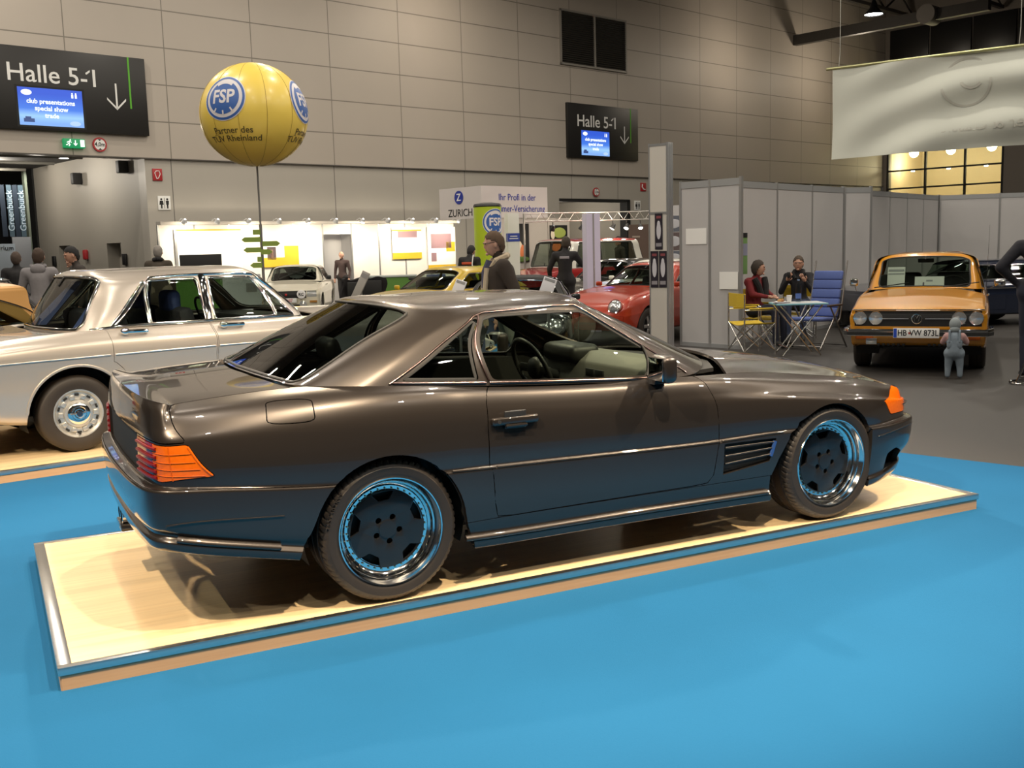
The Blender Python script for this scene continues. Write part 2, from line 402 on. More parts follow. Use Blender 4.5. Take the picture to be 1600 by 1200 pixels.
# ---------------------------------------------------------------- the dark coupe: shape tables (metres, x forward from the rear axle)
MK = [(-1.03,0),(-1.02,.40),(-.998,.68),(-.962,.805),(-.885,.857),(-.70,.878),(-.30,.895),(0,.90),(.30,.89),(.50,.883),(1.1,.88),(1.7,.885),
      (2.15,.892),(2.515,.897),(2.80,.887),(3.04,.85),(3.225,.77),(3.31,.58),(3.355,.30),(3.365,0)]
def main_body():
    n = 20; T = lambda *p: tab(n, p)
    zs = T((0,.945),(2,.94),(3,.928),(4,.922),(5,.934),(6,.952),(7,.935),(8,.915),(9,.897),(10,.862),(11,.842),(12,.815),(13,.773),(14,.738),(15,.692),(16,.66),(17,.65),(19,.645))
    z1 = T((0,.36),(3,.362),(4,.352),(5,.312),(6,.23),(7,.18),(8,.178),(9,.172),(12,.162),(13,.155),(14,.15),(15,.18),(16,.20),(19,.205))
    z6 = T((0,.61),(3,.607),(4,.603),(5,.59),(6,.555),(7,.55),(8,.541),(9,.535),(10,.522),(11,.513),(12,.52),(13,.50),(14,.475),(15,.478),(16,.484),(19,.484))
    d1 = T((0,.03),(4,.02),(5,.015),(13,.015),(14,.02),(15,.05),(16,.085),(19,.085))
    d2 = T((0,.03),(3,.01),(5,.004),(13,.004),(14,.01),(15,.04),(16,.07),(19,.07))
    d3 = T((0,.05),(3,.03),(5,.022),(13,.022),(14,.02),(15,.045),(16,.075),(19,.075))
    d4 = T((0,.02),(3,.014),(5,.012),(14,.012),(15,.02),(16,.02),(19,.02))
    d5 = T((0,.002),(19,.002))
    d7 = T((0,.05),(3,.045),(4,.03),(5,.015),(6,.007),(7,.005),(8,.010),(9,.016),(11.5,.017),(12,.012),(13,.008),(14,.022),(15,.04),(16,.05),(19,.05))
    d12 = T((0,.075),(1,.075),(2,.085),(3,.12),(4,.165),(5,.185),(6,.185),(7,.125),(8,.11),(11,.11),(12,.185),(13,.195),(14,.185),(15,.15),(16,.10),(17,.08),(19,.08))
    z4 = np.maximum(T((0,.44),(4,.43),(6,.33),(8,.297),(13,.295),(14,.30),(15,.33),(19,.36)), z1+.09)
    z7 = z6+.011
    g = lambda f: d7+(d12-d7)*f
    rows = [(z1+.03, d1+.12), (z1, d1), (z1+.034, d2), (z1+.062, d3), (z4, d4), (z4+.5*(z6-z4), d5+.002), (z6-.012, d5), (z6, d5+.004), (z7, d7),
            (z7+.22*(zs-z7), d7-.004*(d7<.03)), (z7+.55*(zs-z7), g(.05)), (zs-.085, g(.26)), (zs-.030, g(.58)), (zs, d12)]
    V = np.arange(len(rows), dtype=float)
    return Surf(np.arange(n, dtype=float), V, wrap_cage(MK, rows), 'pch', -1.0)
MG_BASE = [(-.44,0,.975),(-.42,.35,.972),(-.375,.60,.962),(-.30,.71,.952),(-.12,.762,.940),(.05,.780,.928),(.5,.790,.893),(1.0,.790,.862),(1.4,.775,.840),(1.66,.735,.840),(1.80,.66,.855),(1.98,.40,.885),(2.05,0,.895)]
MG_TOP = [(.14,0,1.262),(.17,.30,1.256),(.235,.47,1.236),(.31,.555,1.214),(.40,.590,1.207),(.47,.603,1.208),(.68,.612,1.214),(.9,.614,1.222),(1.04,.607,1.226),(1.125,.588,1.224),(1.165,.54,1.226),(1.235,.30,1.243),(1.26,0,1.25)]
def greenhouse(base, top, spine, bulge, zmid, edge=.06):
    """cage: base, two bowed rows, window top, rounded roof edge, roof, spine"""
    B = np.array(base, float); T_ = np.array(top, float); n = len(B)
    C0 = np.stack([np.clip(T_[:, 0], spine[0], spine[1]), 0*T_[:, 0], np.interp(T_[:, 0], [spine[0], (spine[0]+spine[1])/2, spine[1]], spine[2:5])], 1)
    d = np.diff(np.vstack([2*B[0]-B[1], B, 2*B[-1]-B[-2]])[:, :2], axis=0); d = d[:-1]+d[1:]
    N = np.stack([-d[:, 1], d[:, 0], 0*d[:, 0]], 1); N /= np.linalg.norm(N, axis=1, keepdims=True)
    rows = [B, B+(T_-B)*.34+N*bulge*.9, B+(T_-B)*.68+N*bulge*.9, T_]
    E1 = T_+(C0-T_)*edge*1.0; E1[:, 2] = T_[:, 2]+(C0[:, 2]-T_[:, 2])*.28+zmid*.35
    E2 = T_+(C0-T_)*.28; E2[:, 2] = T_[:, 2]+(C0[:, 2]-T_[:, 2])*.62+zmid
    E3 = T_+(C0-T_)*.62; E3[:, 2] = T_[:, 2]+(C0[:, 2]-T_[:, 2])*.90+zmid*.6
    rows += [E1, E2, E3, C0]
    P = np.stack(rows, 1); P[0, :, 1] = 0; P[-1, :, 1] = 0
    V = np.array([0, .34, .68, 1., 1.12, 1.45, 1.85, 2.3])
    return Surf(np.arange(n, dtype=float), V, P, 'nat', -1.0)
def main_green():
    return greenhouse(MG_BASE, MG_TOP, (.42, .95, 1.282, 1.289, 1.280), .012, .008)
# ---------------------------------------------------------------- the hall shell
WX, WY, WA = 5.992, 25.846, .2776
def wallp(s, y, z):      # s along the back wall, y behind it
    return Vector((WX+s*math.cos(WA)-y*math.sin(WA), WY+s*math.sin(WA)+y*math.cos(WA), z))
def at_wall(o, s=0, y=0, z=0): return place(o, wallp(s, y, z), WA)
floor_m = mat('grey_hall_floor', (.030, .027, .024), .5, 0, .12, 1.2)
fl = MB().span((-45, -30, -.2), (60, 75, 0)).build('floor', floor_m); struct(fl)
# blue exhibition carpet, its far edge running past the silver saloon and the coupe
carpet_m = mat('blue_carpet', (.012, .108, .245), .93, 0, .10, 1.0, spec=.15)
nt, pb = nodes(carpet_m)
n2 = nt.nodes.new('ShaderNodeTexNoise'); n2.inputs['Scale'].default_value = 260; n2.inputs['Detail'].default_value = 3
bp = nt.nodes.new('ShaderNodeBump'); bp.inputs['Strength'].default_value = .35; bp.inputs['Distance'].default_value = .004
tc = nt.nodes.new('ShaderNodeTexCoord'); nt.links.new(tc.outputs['Object'], n2.inputs['Vector']); nt.links.new(n2.outputs['Fac'], bp.inputs['Height']); nt.links.new(bp.outputs[0], pb.inputs['Normal'])
cp_ = MB().prism([(-14, -4.4), (6.2, -4.4), (4.82, -.315), (4.50, .55), (3.6, 3.3), (-.7, 5.9), (-14, 4.5)], .006, None, .0).build('carpet', carpet_m)
tag(cp_, 'bright blue exhibition carpet spread under the two wooden car platforms', 'carpet')
# platforms
def wood(name, col, w=.07):
    m = mat(name, col, .33, 0, .06, 3, coat=.25, coat_rough=.25); nt, pb = nodes(m)
    tc = nt.nodes.new('ShaderNodeTexCoord'); br = nt.nodes.new('ShaderNodeTexBrick'); br.offset = .37; br.squash = 1
    br.inputs['Scale'].default_value = 1; br.inputs['Brick Width'].default_value = 1.1; br.inputs['Row Height'].default_value = w; br.inputs['Mortar Size'].default_value = .0006
    br.inputs['Color1'].default_value = (*[c*1.05 for c in col], 1); br.inputs['Color2'].default_value = (*[c*.90 for c in col], 1); br.inputs['Mortar'].default_value = (*[c*.75 for c in col], 1)
    wv = nt.nodes.new('ShaderNodeTexNoise'); mp = nt.nodes.new('ShaderNodeMapping'); mp.inputs['Scale'].default_value = (2.5, 60, 60)
    wv.inputs['Scale'].default_value = 1; wv.inputs['Detail'].default_value = 5; nt.links.new(tc.outputs['Object'], mp.inputs[0]); nt.links.new(mp.outputs[0], wv.inputs['Vector'])
    nt.links.new(tc.outputs['Object'], br.inputs['Vector']); mx = nt.nodes.new('ShaderNodeMix'); mx.data_type = 'RGBA'; mx.blend_type = 'MULTIPLY'; mx.inputs[0].default_value = .35
    rp = nt.nodes.new('ShaderNodeValToRGB'); rp.color_ramp.elements[0].color = (.72, .64, .55, 1); rp.color_ramp.elements[1].color = (1, 1, 1, 1); rp.color_ramp.elements[0].position = .3; rp.color_ramp.elements[1].position = .6
    nt.links.new(wv.outputs['Fac'], rp.inputs[0]); nt.links.new(br.outputs['Color'], mx.inputs[6]); nt.links.new(rp.outputs[0], mx.inputs[7]); nt.links.new(mx.outputs[2], pb.inputs['Base Color']); return m
wood_m = wood('beech_laminate', (.86, .64, .37)); edge_m = wood('beech_edge', (.70, .42, .22), .3)
def platform(L, D, label, loc, rz):
    t = thing('display_platform', label, 'platform', loc, rz)
    MB().span((.012, .012, .006), (L-.012, D-.012, .0935)).build('deck', wood_m, t)
    e = MB(); h = .066
    e.span((.004, 0, .006), (L-.004, .012, h)).span((.004, D-.012, .006), (L-.004, D, h)).span((0, .004, .006), (.012, D-.004, h)).span((L-.012, .004, .006), (L, D-.004, h)).build('fascia', edge_m, t)
    for (x0, y0, x1, y1) in ((-.006, -.006, L+.006, .030), (-.006, D-.030, L+.006, D+.006), (-.006, .031, .045, D-.031), (L-.045, .031, L+.006, D-.031)):
        a = MB().span((x0, y0, .0925), (x1, y1, .0966))
        if y1-y0 < .1: a.span((x0, y0 if y0 < 0 else y1-.004, .066), (x1, (y0+.004) if y0 < 0 else y1, .0945))
        else: a.span((x0 if x0 < 0 else x1-.004, y0, .066), ((x0+.004) if x0 < 0 else x1, y1, .0945))
        a.build('edge_trim', alu, t, bev=.0008)
    return t
platform(4.963, 1.933, 'low beech platform with aluminium edge trim under the dark coupe', (-1.344, -.907, 0), 0.)
platform(5.6, 2.3, 'low beech platform with aluminium edge trim under the silver saloon', (-2.75, 3.0, 0), math.radians(12.0))
# back wall: cladding panels above, plain panels below, two gateways
wm = mat('beige_cladding', (.45, .40, .345), .55, 0, .05, .7)
nt, pb = nodes(wm); tc = nt.nodes.new('ShaderNodeTexCoord'); sp = nt.nodes.new('ShaderNodeSeparateXYZ'); nt.links.new(tc.outputs['Object'], sp.inputs[0])
def joint(axis, period, off, half):
    a = nt.nodes.new('ShaderNodeMath'); a.operation = 'SUBTRACT'; a.inputs[1].default_value = off; nt.links.new(sp.outputs[axis], a.inputs[0])
    b = nt.nodes.new('ShaderNodeMath'); b.operation = 'PINGPONG'; b.inputs[1].default_value = period/2; nt.links.new(a.outputs[0], b.inputs[0])
    c = nt.nodes.new('ShaderNodeMath'); c.operation = 'LESS_THAN'; c.inputs[1].default_value = half; nt.links.new(b.outputs[0], c.inputs[0]); return c
ja = joint(0, 2.651, 0, .014); jb = joint(2, .9846, 4.25, .016)
mxx = nt.nodes.new('ShaderNodeMath'); mxx.operation = 'MAXIMUM'; nt.links.new(ja.outputs[0], mxx.inputs[0]); nt.links.new(jb.outputs[0], mxx.inputs[1])
mc = nt.nodes.new('ShaderNodeMix'); mc.data_type = 'RGBA'; mc.inputs[7].default_value = (.20, .18, .15, 1)
src = pb.inputs['Base Color'].links[0].from_socket; nt.links.new(src, mc.inputs[6]); nt.links.new(mxx.outputs[0], mc.inputs[0]); nt.links.new(mc.outputs[2], pb.inputs['Base Color'])
WL = mat('beige_lower_wall', (.44, .41, .36), .5, 0, .04, .6)
nt, pb = nodes(WL); tc = nt.nodes.new('ShaderNodeTexCoord'); sp = nt.nodes.new('ShaderNodeSeparateXYZ'); nt.links.new(tc.outputs['Object'], sp.inputs[0])
ja = joint(0, 2.651, 0, .012); mc = nt.nodes.new('ShaderNodeMix'); mc.data_type = 'RGBA'; mc.inputs[7].default_value = (.12, .11, .10, 1)
src = pb.inputs['Base Color'].links[0].from_socket; nt.links.new(src, mc.inputs[6]); nt.links.new(ja.outputs[0], mc.inputs[0]); nt.links.new(mc.outputs[2], pb.inputs['Base Color'])
SR = 37.2     # corner with the right-hand wall
up = MB().span((-16, 0, 4.25), (SR, .5, 14.0)); at_wall(struct(up.build('wall_back', wm)))
lo = MB().span((-16, .05, 0), (-11, .5, 4.25)).span((-3.4, .05, 0), (12.57, .5, 4.25)).span((12.57, .05, 3.33), (16.6, .5, 4.25)).span((16.6, .05, 0), (SR, .5, 4.25))
at_wall(struct(lo.build('wall_back_lower', WL)))
lip = MB().span((-16, -.03, 4.235), (SR, .05, 4.262)); at_wall(struct(lip.build('trim_1', mat('joint_shadow', (.10, .09, .08), .6))))
# right-hand wall
side_dark = mat('dark_hall_wall', (.03, .028, .026), .7)
rw = MB().span((SR, -60, 0), (SR+.4, 0, 3.2)).span((SR, -60, 8.4), (SR+.4, 0, 14)).span((SR, -60, 3.2), (SR+.4, -6.2, 8.4)).span((SR, -.25, 3.2), (SR+.4, 0, 8.4))
at_wall(struct(rw.build('wall_right', mat('brown_hall_wall', (.20, .175, .15), .6))))
ceil_m = mat('dark_roof', (.030, .027, .025), .8)
at_wall(struct(MB().span((-40, -60, 13.9), (SR, .5, 14.2)).build('ceiling', ceil_m)))
# ---------------------------------------------------------------- wheels (axis along local z, outer face up +z)
def wheel_mats(side): return Matrix.Rotation(PI/2 if side < 0 else -PI/2, 4, 'X')   # right wheels look to -y
def tyre_mb(R, rb, wd, blocks=64, gro=.006):
    """tyre with shoulder grooves; z=0 is the outer sidewall plane, tread runs to z=-wd"""
    prof = [(rb-.012, -.015, 0), (rb, -.004, 0), (rb+.25*(R-rb), .002, 0), (rb+.6*(R-rb), .004, 0), (R-.018, -.004, 0), (R-.006, -.016, 1), (R-.001, -.030, 1), (R, -.048, 1),
            (R, -.052, 0), (R-.007, -.054, 0), (R-.007, -.062, 0), (R, -.064, 0), (R, -wd*.5, 0), (R-.007, -wd*.5-.002, 0), (R-.007, -wd*.5-.01, 0), (R, -wd*.5-.012, 0),
            (R, -wd+.05, 1), (R-.001, -wd+.03, 1), (R-.006, -wd+.016, 1), (R-.02, -wd+.004, 0), (rb, -wd+.004, 0), (rb-.012, -wd+.02, 0)]
    n = blocks*4; vs = []; k = len(prof)
    for i in range(n):
        a = 2*PI*i/n; g = gro if (i % 4) == 0 else 0
        for r, z, t in prof: vs.append(((r-g*t)*math.cos(a+z*1.5), (r-g*t)*math.sin(a+z*1.5), z))
    return MB().add(vs, [(i*k+q, ((i+1) % n)*k+q, ((i+1) % n)*k+q+1, i*k+q+1) for i in range(n) for q in range(k-1)])
def holed_disc(R, holes, n=80):
    """flat disc with polygonal holes, in the xy plane"""
    b = bmesh.new()
    for lp in [[(R*math.cos(2*PI*i/n), R*math.sin(2*PI*i/n)) for i in range(n)]]+holes:
        vs = [b.verts.new((x, y, 0)) for x, y in lp]
        for i in range(len(vs)): b.edges.new((vs[i], vs[(i+1) % len(vs)]))
    bmesh.ops.triangle_fill(b, use_beauty=True, use_dissolve=False, edges=b.edges[:])
    bad = [f for f in b.faces if any(inside(h, *f.calc_center_median()[:2]) for h in holes)]
    bmesh.ops.delete(b, geom=bad, context='FACES')
    r = bmesh.ops.extrude_face_region(b, geom=b.faces[:]); bmesh.ops.translate(b, vec=(0, 0, -.012), verts=[v for v in r['geom'] if isinstance(v, bmesh.types.BMVert)])
    return b
def amg_wheel(parent, x, side, wd, z=.311, R=.311, ys=.868, letters=None):
    W = bpy.data.objects.new('wheel', None); C.objects.link(W); W.parent = parent; W.matrix_local = Matrix.Translation((x, side*ys, z)) @ wheel_mats(side)
    t = tyre_mb(R, .236, wd).build('tyre', tyre_m, W, angle=30)
    if letters:
        mb = MB()
        for i, ch in enumerate(letters):
            if ch == ' ': continue
            a = math.radians(152+len(letters)*3.4/2-i*3.4)
            T = text_mb(ch, .026, .004, 'CENTER', Matrix.Translation((.287*math.cos(a), .287*math.sin(a), .0045)) @ Matrix.Rotation(a-PI/2, 4, 'Z')); mb.add(T.v, T.f)
        mb.build('lettering', tyre_m, t, angle=30)
    lip = MB().lathe([(.224, -.012), (.237, -.008), (.2385, -.002), (.236, .002), (.231, .001), (.228, -.006), (.222, -.014), (.216, -.030), (.2145, -.036), (.208, -.040), (.204, -.048), (.2025, -.056), (.196, -.060), (.190, -.066), (.166, -.068), (.166, -.09)], 96)
    rim = lip.build('rim', mat('polished_lip', (.82, .83, .84), .10, 1., .03, 20), W, angle=25)
    holes = []
    for i in range(5):
        a0 = math.radians(95+72*i)
        tr = [(.128, -.024), (.163, -.052), (.1665, 0), (.163, .052), (.128, .024)]
        holes.append([(r*math.cos(a0)-tt*math.sin(a0), r*math.sin(a0)+tt*math.cos(a0)) for r, tt in tr])
    for i in range(5):
        a0 = math.radians(62+72*i); holes.append([(.056*math.cos(a0)+.0135*math.cos(q*PI/6), .056*math.sin(a0)+.0135*math.sin(q*PI/6)) for q in range(12)])
    b = holed_disc(.1715, holes); mb = MB().bm(b, Matrix.Translation((0, 0, -.054)))
    bm_ = mat('wheel_black', (.010, .010, .011), .35, 0, .05, 40, .35, .08)
    face = mb.build('wheel_face', bm_, W, angle=30, bev=.0015)
    if side < 0:
        b0 = MB().cyl((0, 0, -.07), (0, 0, -.059), .0048, .0038, 8).build('rim_bolt', mat('brass_bolts', (.62, .52, .36), .25, 1.), rim, angle=40)
        for i in range(36):
            a = 2*PI*i/36; q = b0 if i == 0 else b0.copy(); q.location = (.179*math.cos(a), .179*math.sin(a), 0)
            if i: C.objects.link(q)
    MB().lathe([(.04, -.054), (.04, -.0505), (.036, -.050), (1e-4, -.050)], 32).build('hub_cap', bm_, W)
    MB().lathe([(.20, -.10), (.05, -.10), (1e-4, -.10)], 32).lathe([(.205, -.05), (.20, -wd+.02)], 48).build('brake_disc', mat('dark_iron', (.03, .028, .026), .5, .8), W)
    return W
# ---------------------------------------------------------------- the dark coupe
car_paint = paint('graphite_brown_metallic', (.036, .029, .025), .55, .30)
def build_main():
    T = thing('sports_car', 'dark grey-brown metallic two-door coupe with silver-lipped black wheels, nearest car on its own wooden platform', 'car', (0, 0, .0956))
    B = main_body(); G = main_green()
    seal = black
    # --- lower body: panels cut from the wrap surface
    us = np.concatenate([np.linspace(0, 3, 16), np.linspace(3, 5, 22)[1:], np.linspace(5, 14, 118)[1:], np.linspace(14, 17, 30)[1:], np.linspace(17, 19, 12)[1:]])
    vs = np.concatenate([np.linspace(0, 4, 17), np.linspace(4, 6, 9)[1:], np.linspace(6, 8, 13)[1:], np.linspace(8, 13, 36)[1:]])
    Q = Panels(B, us, vs); side_sel = lambda u, v, P: (u > 3) & (u < 17) & (v > 1)
    xz = lambda pts: [(lambda q: (q[0], -.5) if z <= .12 else q)(B.inv(x, max(z, .17), (0, 2), side_sel)) for x, z in pts]
    ra = [(.40, .10), (.372, .25)]+arc_pts(0, .297, .350, math.radians(5), math.radians(160), 26)+[(-.372, .34), (-.415, .235), (-.45, .10)]
    fa = [(2.772, .05), (2.775, .18), (2.79, .33)]+arc_pts(2.505, .311, .325, math.radians(28), math.radians(118), 16)+[(2.27, .56), (2.20, .48), (2.135, .385), (2.082, .29), (2.08, .05)]
    Q.cut('arch', xz(ra)); Q.cut('arch', xz(fa))
    hl = [(3.30, 13.5), (3.55, 12.9), (4.425, 10.2), (4.40, 10.03), (3.2, 9.98), (1.35, 9.98), (1.30, 8.3), (-.5, 8.3), (-.5, 13.5)]
    Q.cut('tail_lamp', rnd([(1.42, 9.86), (3.0, 9.86), (4.49, 9.92), (4.93, 8.66), (3.3, 8.36), (1.42, 8.36)], .10, 3))
    Q.cut('plate_panel', [(-.5, 9.95), (1.40, 9.95), (1.40, 8.3), (-.5, 8.3)])
    Q.cut('spoiler', hl)
    Q.cut('turn_lamp', rnd([(14.56, 9.85), (15.55, 12.75), (16.35, 12.3), (16.75, 8.75), (14.82, 8.85)], .06, 2))
    Q.cut('headlamp', rnd([(16.85, 12.2), (18.15, 12.2), (18.15, 8.8), (16.9, 8.8)], .08, 2))
    Q.cut('grille', [(18.25, 12.5), (19.5, 12.5), (19.5, 8.6), (18.25, 8.6)])
    fl = rnd([(5.53, 11.9), (5.98, 11.72), (5.975, 10.42), (5.50, 10.50)], .30, 4)
    Q.cut('fuel_flap', fl)
    Q.cut('duct', rnd([(14.47, 2.35), (14.60, 3.9), (14.95, 4.05), (15.45, 3.55), (15.5, 2.35)], .12, 3))
    Q.cut('vent', [(11.164, 5.85), (11.90, 5.72), (11.80, 4.75), (11.15, 4.45)])
    door = [(9.06, 13.6), (9.06, 12.8), (9.01, 12.2), (8.955, 11.2), (8.93, 9.6), (8.93, 8.4), (8.95, 6.5), (8.99, 4.6), (9.02, 4.12), (9.2, 4.05), (10.8, 4.10), (10.96, 4.15), (11.03, 4.5), (11.085, 5.8), (11.105, 7.0), (11.11, 8.4), (11.095, 9.8), (11.065, 10.8), (11.02, 11.8), (10.965, 12.6), (10.93, 12.95), (10.915, 13.6)]
    Q.cut('door', dense(door, .05))
    Q.cut('side_skirt', dense([(8.17, -.5), (8.17, 4.03), (11.83, 4.03), (11.83, -.5)], .2))
    rb = dense([(-.5, 7.12), (4, 7.12), (6.2, 7.12), (6.2, -.5), (-.5, -.5)], .3); Q.cut('rear_bumper', rb)
    Q.cut('front_bumper', dense([(13.3, 7.12), (19.5, 7.12), (19.5, -.5), (13.3, -.5)], .3))
    Q.cut('front_wing', dense([(10.9, 13.6), (19.5, 13.6), (19.5, 4.03), (10.9, 4.03)], .3))
    Q.done()
    cp = car_paint; e = Q.emit
    e('quarter_panel', 'rest', cp, T, 0, gap=.0022, depth=.03)
    for s_ in (-1, 1):
        e('door', 'door', cp, T, s_, gap=.0022); e('front_wing', 'front_wing', cp, T, s_, gap=.0022, depth=.03)
        e('side_skirt', 'side_skirt', cp, T, s_, gap=.0005, depth=.03); e('fuel_flap', 'fuel_flap', cp, T, s_, gap=.0022) if s_ < 0 else e('quarter_patch', 'fuel_flap', cp, T, s_, gap=0, depth=0)
    e('rear_bumper', 'rear_bumper', cp, T, 0, gap=.001, depth=.03); e('front_bumper', 'front_bumper', cp, T, 0, gap=.001, depth=.03)
    e('boot_spoiler', 'spoiler', cp, T, 0, gap=.002)
    e('number_plate_recess', 'plate_panel', black, T, 0, off=-.012, depth=0)
    e('grille', 'grille', dark, T, 0, off=-.01, depth=.02)
    # tail lamps: ribbed lenses, red on the tail and amber round the corner
    ribs = lambda uv, P: np.full(len(uv), .003)
    red = mat('red_lens', (.22, .006, .009), .15, 0, .1, 30, .5); amber = mat('amber_lens', (.66, .115, .004), .16, 0, .15, 60, .6)
    nt, pb = nodes(amber); pb.inputs['Transmission Weight'].default_value = .0
    Q.parts['lamp_r'] = [f for f in Q.parts['tail_lamp'] if f.calc_center_median().x < 2.55]; Q.parts['lamp_a'] = [f for f in Q.parts['tail_lamp'] if f.calc_center_median().x >= 2.55]
    for s_ in (-1, 1):
        o = e('tail_lamp', 'lamp_r', red, T, s_, offun=ribs, depth=.02); o['label'] = 'ribbed red tail lens'
        o = e('turn_signal', 'lamp_a', amber, T, s_, offun=lambda uv, P: .25*ribs(uv, P)+.002, depth=.02, gap=.001); o['label'] = 'amber wrap-round turn lens'
        o = e('front_turn_signal', 'turn_lamp', amber, T, s_, off=.003, depth=.02, gap=.001); o['label'] = 'amber corner turn lens'
        e('headlamp', 'headlamp', mat('lamp_glass', (.6, .62, .62), .05, .6), T, s_, off=.002, depth=.02, gap=.001)
        for k in range(5): strip(B, [(1.44, 8.52+k*.29), (2.2, 8.52+k*.29), (2.95, 8.54+k*.29)], .013, .008, .004, s_, 24).build('lens_rib', mat('red_rib', (.16, .004, .006), .3), T)
        for k in range(4): strip(B, [(2.62, 8.68+k*.29), (3.6, 8.68+k*.29), (4.78-k*.075, 8.70+k*.29)], .004, .003, .002, s_, 24).build('lens_rib', mat('amber_rib', (.50, .08, .004), .25), T)
        strip(B, [(3.85, 9.86), (3.98, 8.46)], .004, .003, .002, s_, 8).build('lens_rib', mat('amber_rib', (.50, .08, .004), .25), T)
        strip(B, [(4.50, 9.83), (4.88, 8.72)], .008, .003, .003, s_, 12).build('lens_edge', amber, T)
        # vent slats behind the front wheel
        mb = MB()
        for k, f in enumerate((.16, .42, .68)):
            S_ = strip(B, [(11.17, 5.85-f*1.4), (11.865, 5.72-f*.97)], .010, .006, -.004, s_, 14); mb.add(S_.v, S_.f)
        mb.build('vent_slats', car_paint, T)
        V, F, L = Q.data('vent', off=-.022, depth=0); MB().add([(x, y*s_, z) for x, y, z in V], F).build('vent_recess', black, T)
        strip(B, [(11.89, 5.6), (11.82, 4.95)], .022, .008, -.004, s_, 8).build('vent_badge', mat('blue_badge', (.05, .12, .35), .2, .5), T)
        # waist moulding along the cladding
        strip(B, [(7.93, 7.05), (9.0, 7.02)], .012, .004, .001, s_, 20).build('waist_moulding', cp, T)
        strip(B, [(9.02, 7.02), (11.09, 7.0)], .012, .004, .001, s_, 40).build('waist_moulding', cp, T)
        strip(B, [(11.13, 7.0), (12.02, 7.06)], .012, .004, .001, s_, 20).build('waist_moulding', cp, T)
        # skirt rail with two joints
        strip(B, [(8.25, 2.55), (11.78, 2.55)], .030, .012, .004, s_, 60).build('skirt_rail', cp, T)
        strip(B, [(4.0, 2.6), (5.55, 2.6)], .030, .010, .004, s_, 30).build('bumper_rail', cp, T)
        strip(B, [(3.6, 4.25), (5.6, 4.9)], .006, .003, .001, s_, 30).build('bumper_crease', cp, T)
        strip(B, [(14.15, 5.4), (15.5, 5.6), (17, 5.6)], .006, .003, .001, s_, 30).build('bumper_crease', cp, T)
    # dark inner shell behind every gap
    allp = [k for k in Q.parts if k not in ('arch', 'duct')]
    V, F, L = Q.data(allp, off=-.026, depth=0); mb = MB().add(V, F).add([(x, -y, z) for x, y, z in V], F); mb.build('inner_shell', black, T)
    MB().span((-.55, -.60, .22), (3.0, .60, .26)).build('underbody', black, T)
    for x0, x1 in ((-.40, .40), (2.09, 2.80)):
        for s_ in (-1, 1):
            cx = (x0+x1)/2; mb = MB(); mb.lathe([(.37, 0), (.37, .30), (1e-4, .30)], 32, Matrix.Translation((cx, s_*.80, .325)) @ Matrix.Rotation(PI/2 if s_ > 0 else -PI/2, 4, 'X'), *((-.35, PI+.35) if s_ > 0 else (PI-.35, 2*PI+.35))); mb.build('wheel_well', black, T)
    # --- bonnet and boot lid: sheets spanning the shut lines
    def sheet(name, ue, uf, cen, crown, bulge=0., kick=None, rear=False):
        n = len(ue); m = 9; P = np.zeros((n, m, 3)); E = B.ev(ue, np.full(n, 13.)); fr = B.ev(uf, np.full(len(uf), 13.))
        for i in range(n):
            xc, zc = cen[i]
            for j in range(m):
                t = j/(m-1); y = E[i, 1]*(1-t); s = t
                k = 1-(1-s)**2
                P[i, j] = (E[i, 0]+(xc-E[i, 0])*k, y, E[i, 2]+(zc-E[i, 2])*(1-(1-s)**2.4)+bulge*crown[i]*(max(0, min(1, (s-.16)/.16))**2*(3-2*max(0, min(1, (s-.16)/.16)))-(1-(1-s)**2.4)))
        return P, E
    ue = np.array([11.40, 11.7, 12, 12.4, 12.8, 13.2, 13.6, 14, 14.4, 14.8, 15.2, 15.6, 16.0])
    xs = B.ev(ue, np.full(len(ue), 13.))[:, 0]
    cx = xs+np.interp(xs, [1.84, 2.4, 3.0, 3.2], [.24, .10, .08, .10]); cz = np.interp(cx, [2.05, 2.33, 2.6, 2.82, 3.1, 3.3], [.905, .874, .838, .800, .735, .664])
    P, E = sheet('bonnet', ue, [16], list(zip(cx, cz)), np.interp(xs, [1.84, 2.6, 3.2], [1, .8, .2]), .016)
    fr = B.ev(np.linspace(16, 19, 9), np.full(9, 13.)); P[-1] = fr; P[-2, :, 0] = np.minimum(P[-2, :, 0], fr[:, 0]-.03); P[-2, :, 2] = np.maximum(P[-2, :, 2], fr[:, 2]+.006)
    H = Surf(np.arange(len(ue), dtype=float), np.arange(9.), P, 'nat', -1.0 if False else 1.0)
    Hq = Panels(H, np.linspace(0, len(ue)-1, 61), np.linspace(0, 8, 41)); Hq.done()
    if Hq.N[:, 2].mean() < 0: Hq.N *= -1
    Hq.emit('bonnet', 'rest', cp, T, 0, gap=.002, depth=.015)
    ue = np.array([3.52, 3.8, 4.15, 4.5, 4.9, 5.3, 5.7, 5.93]); xs = B.ev(ue, np.full(len(ue), 13.))[:, 0]
    cx = np.interp(np.arange(8), [0, 7], [-.945, -.455]); cz = np.interp(np.arange(8), [0, 2, 7], [.952, .957, .972])
    P, E = sheet('boot', ue, [0], list(zip(cx, cz)), np.zeros(8), 0.)
    P[0] = B.ev(np.linspace(3.52, 0, 9), np.full(9, 13.))
    for j in range(9): P[-1, j, 0] = min(P[-1, j, 0], np.interp(P[-1, j, 1], [0, .35, .60, .71], [-.452, -.432, -.392, -.36])-.004)
    L_ = Surf(np.arange(8.), np.arange(9.), P, 'nat'); Lq = Panels(L_, np.linspace(0, 7, 36), np.linspace(0, 8, 33)); Lq.done()
    if Lq.N[:, 2].mean() < 0: Lq.N *= -1
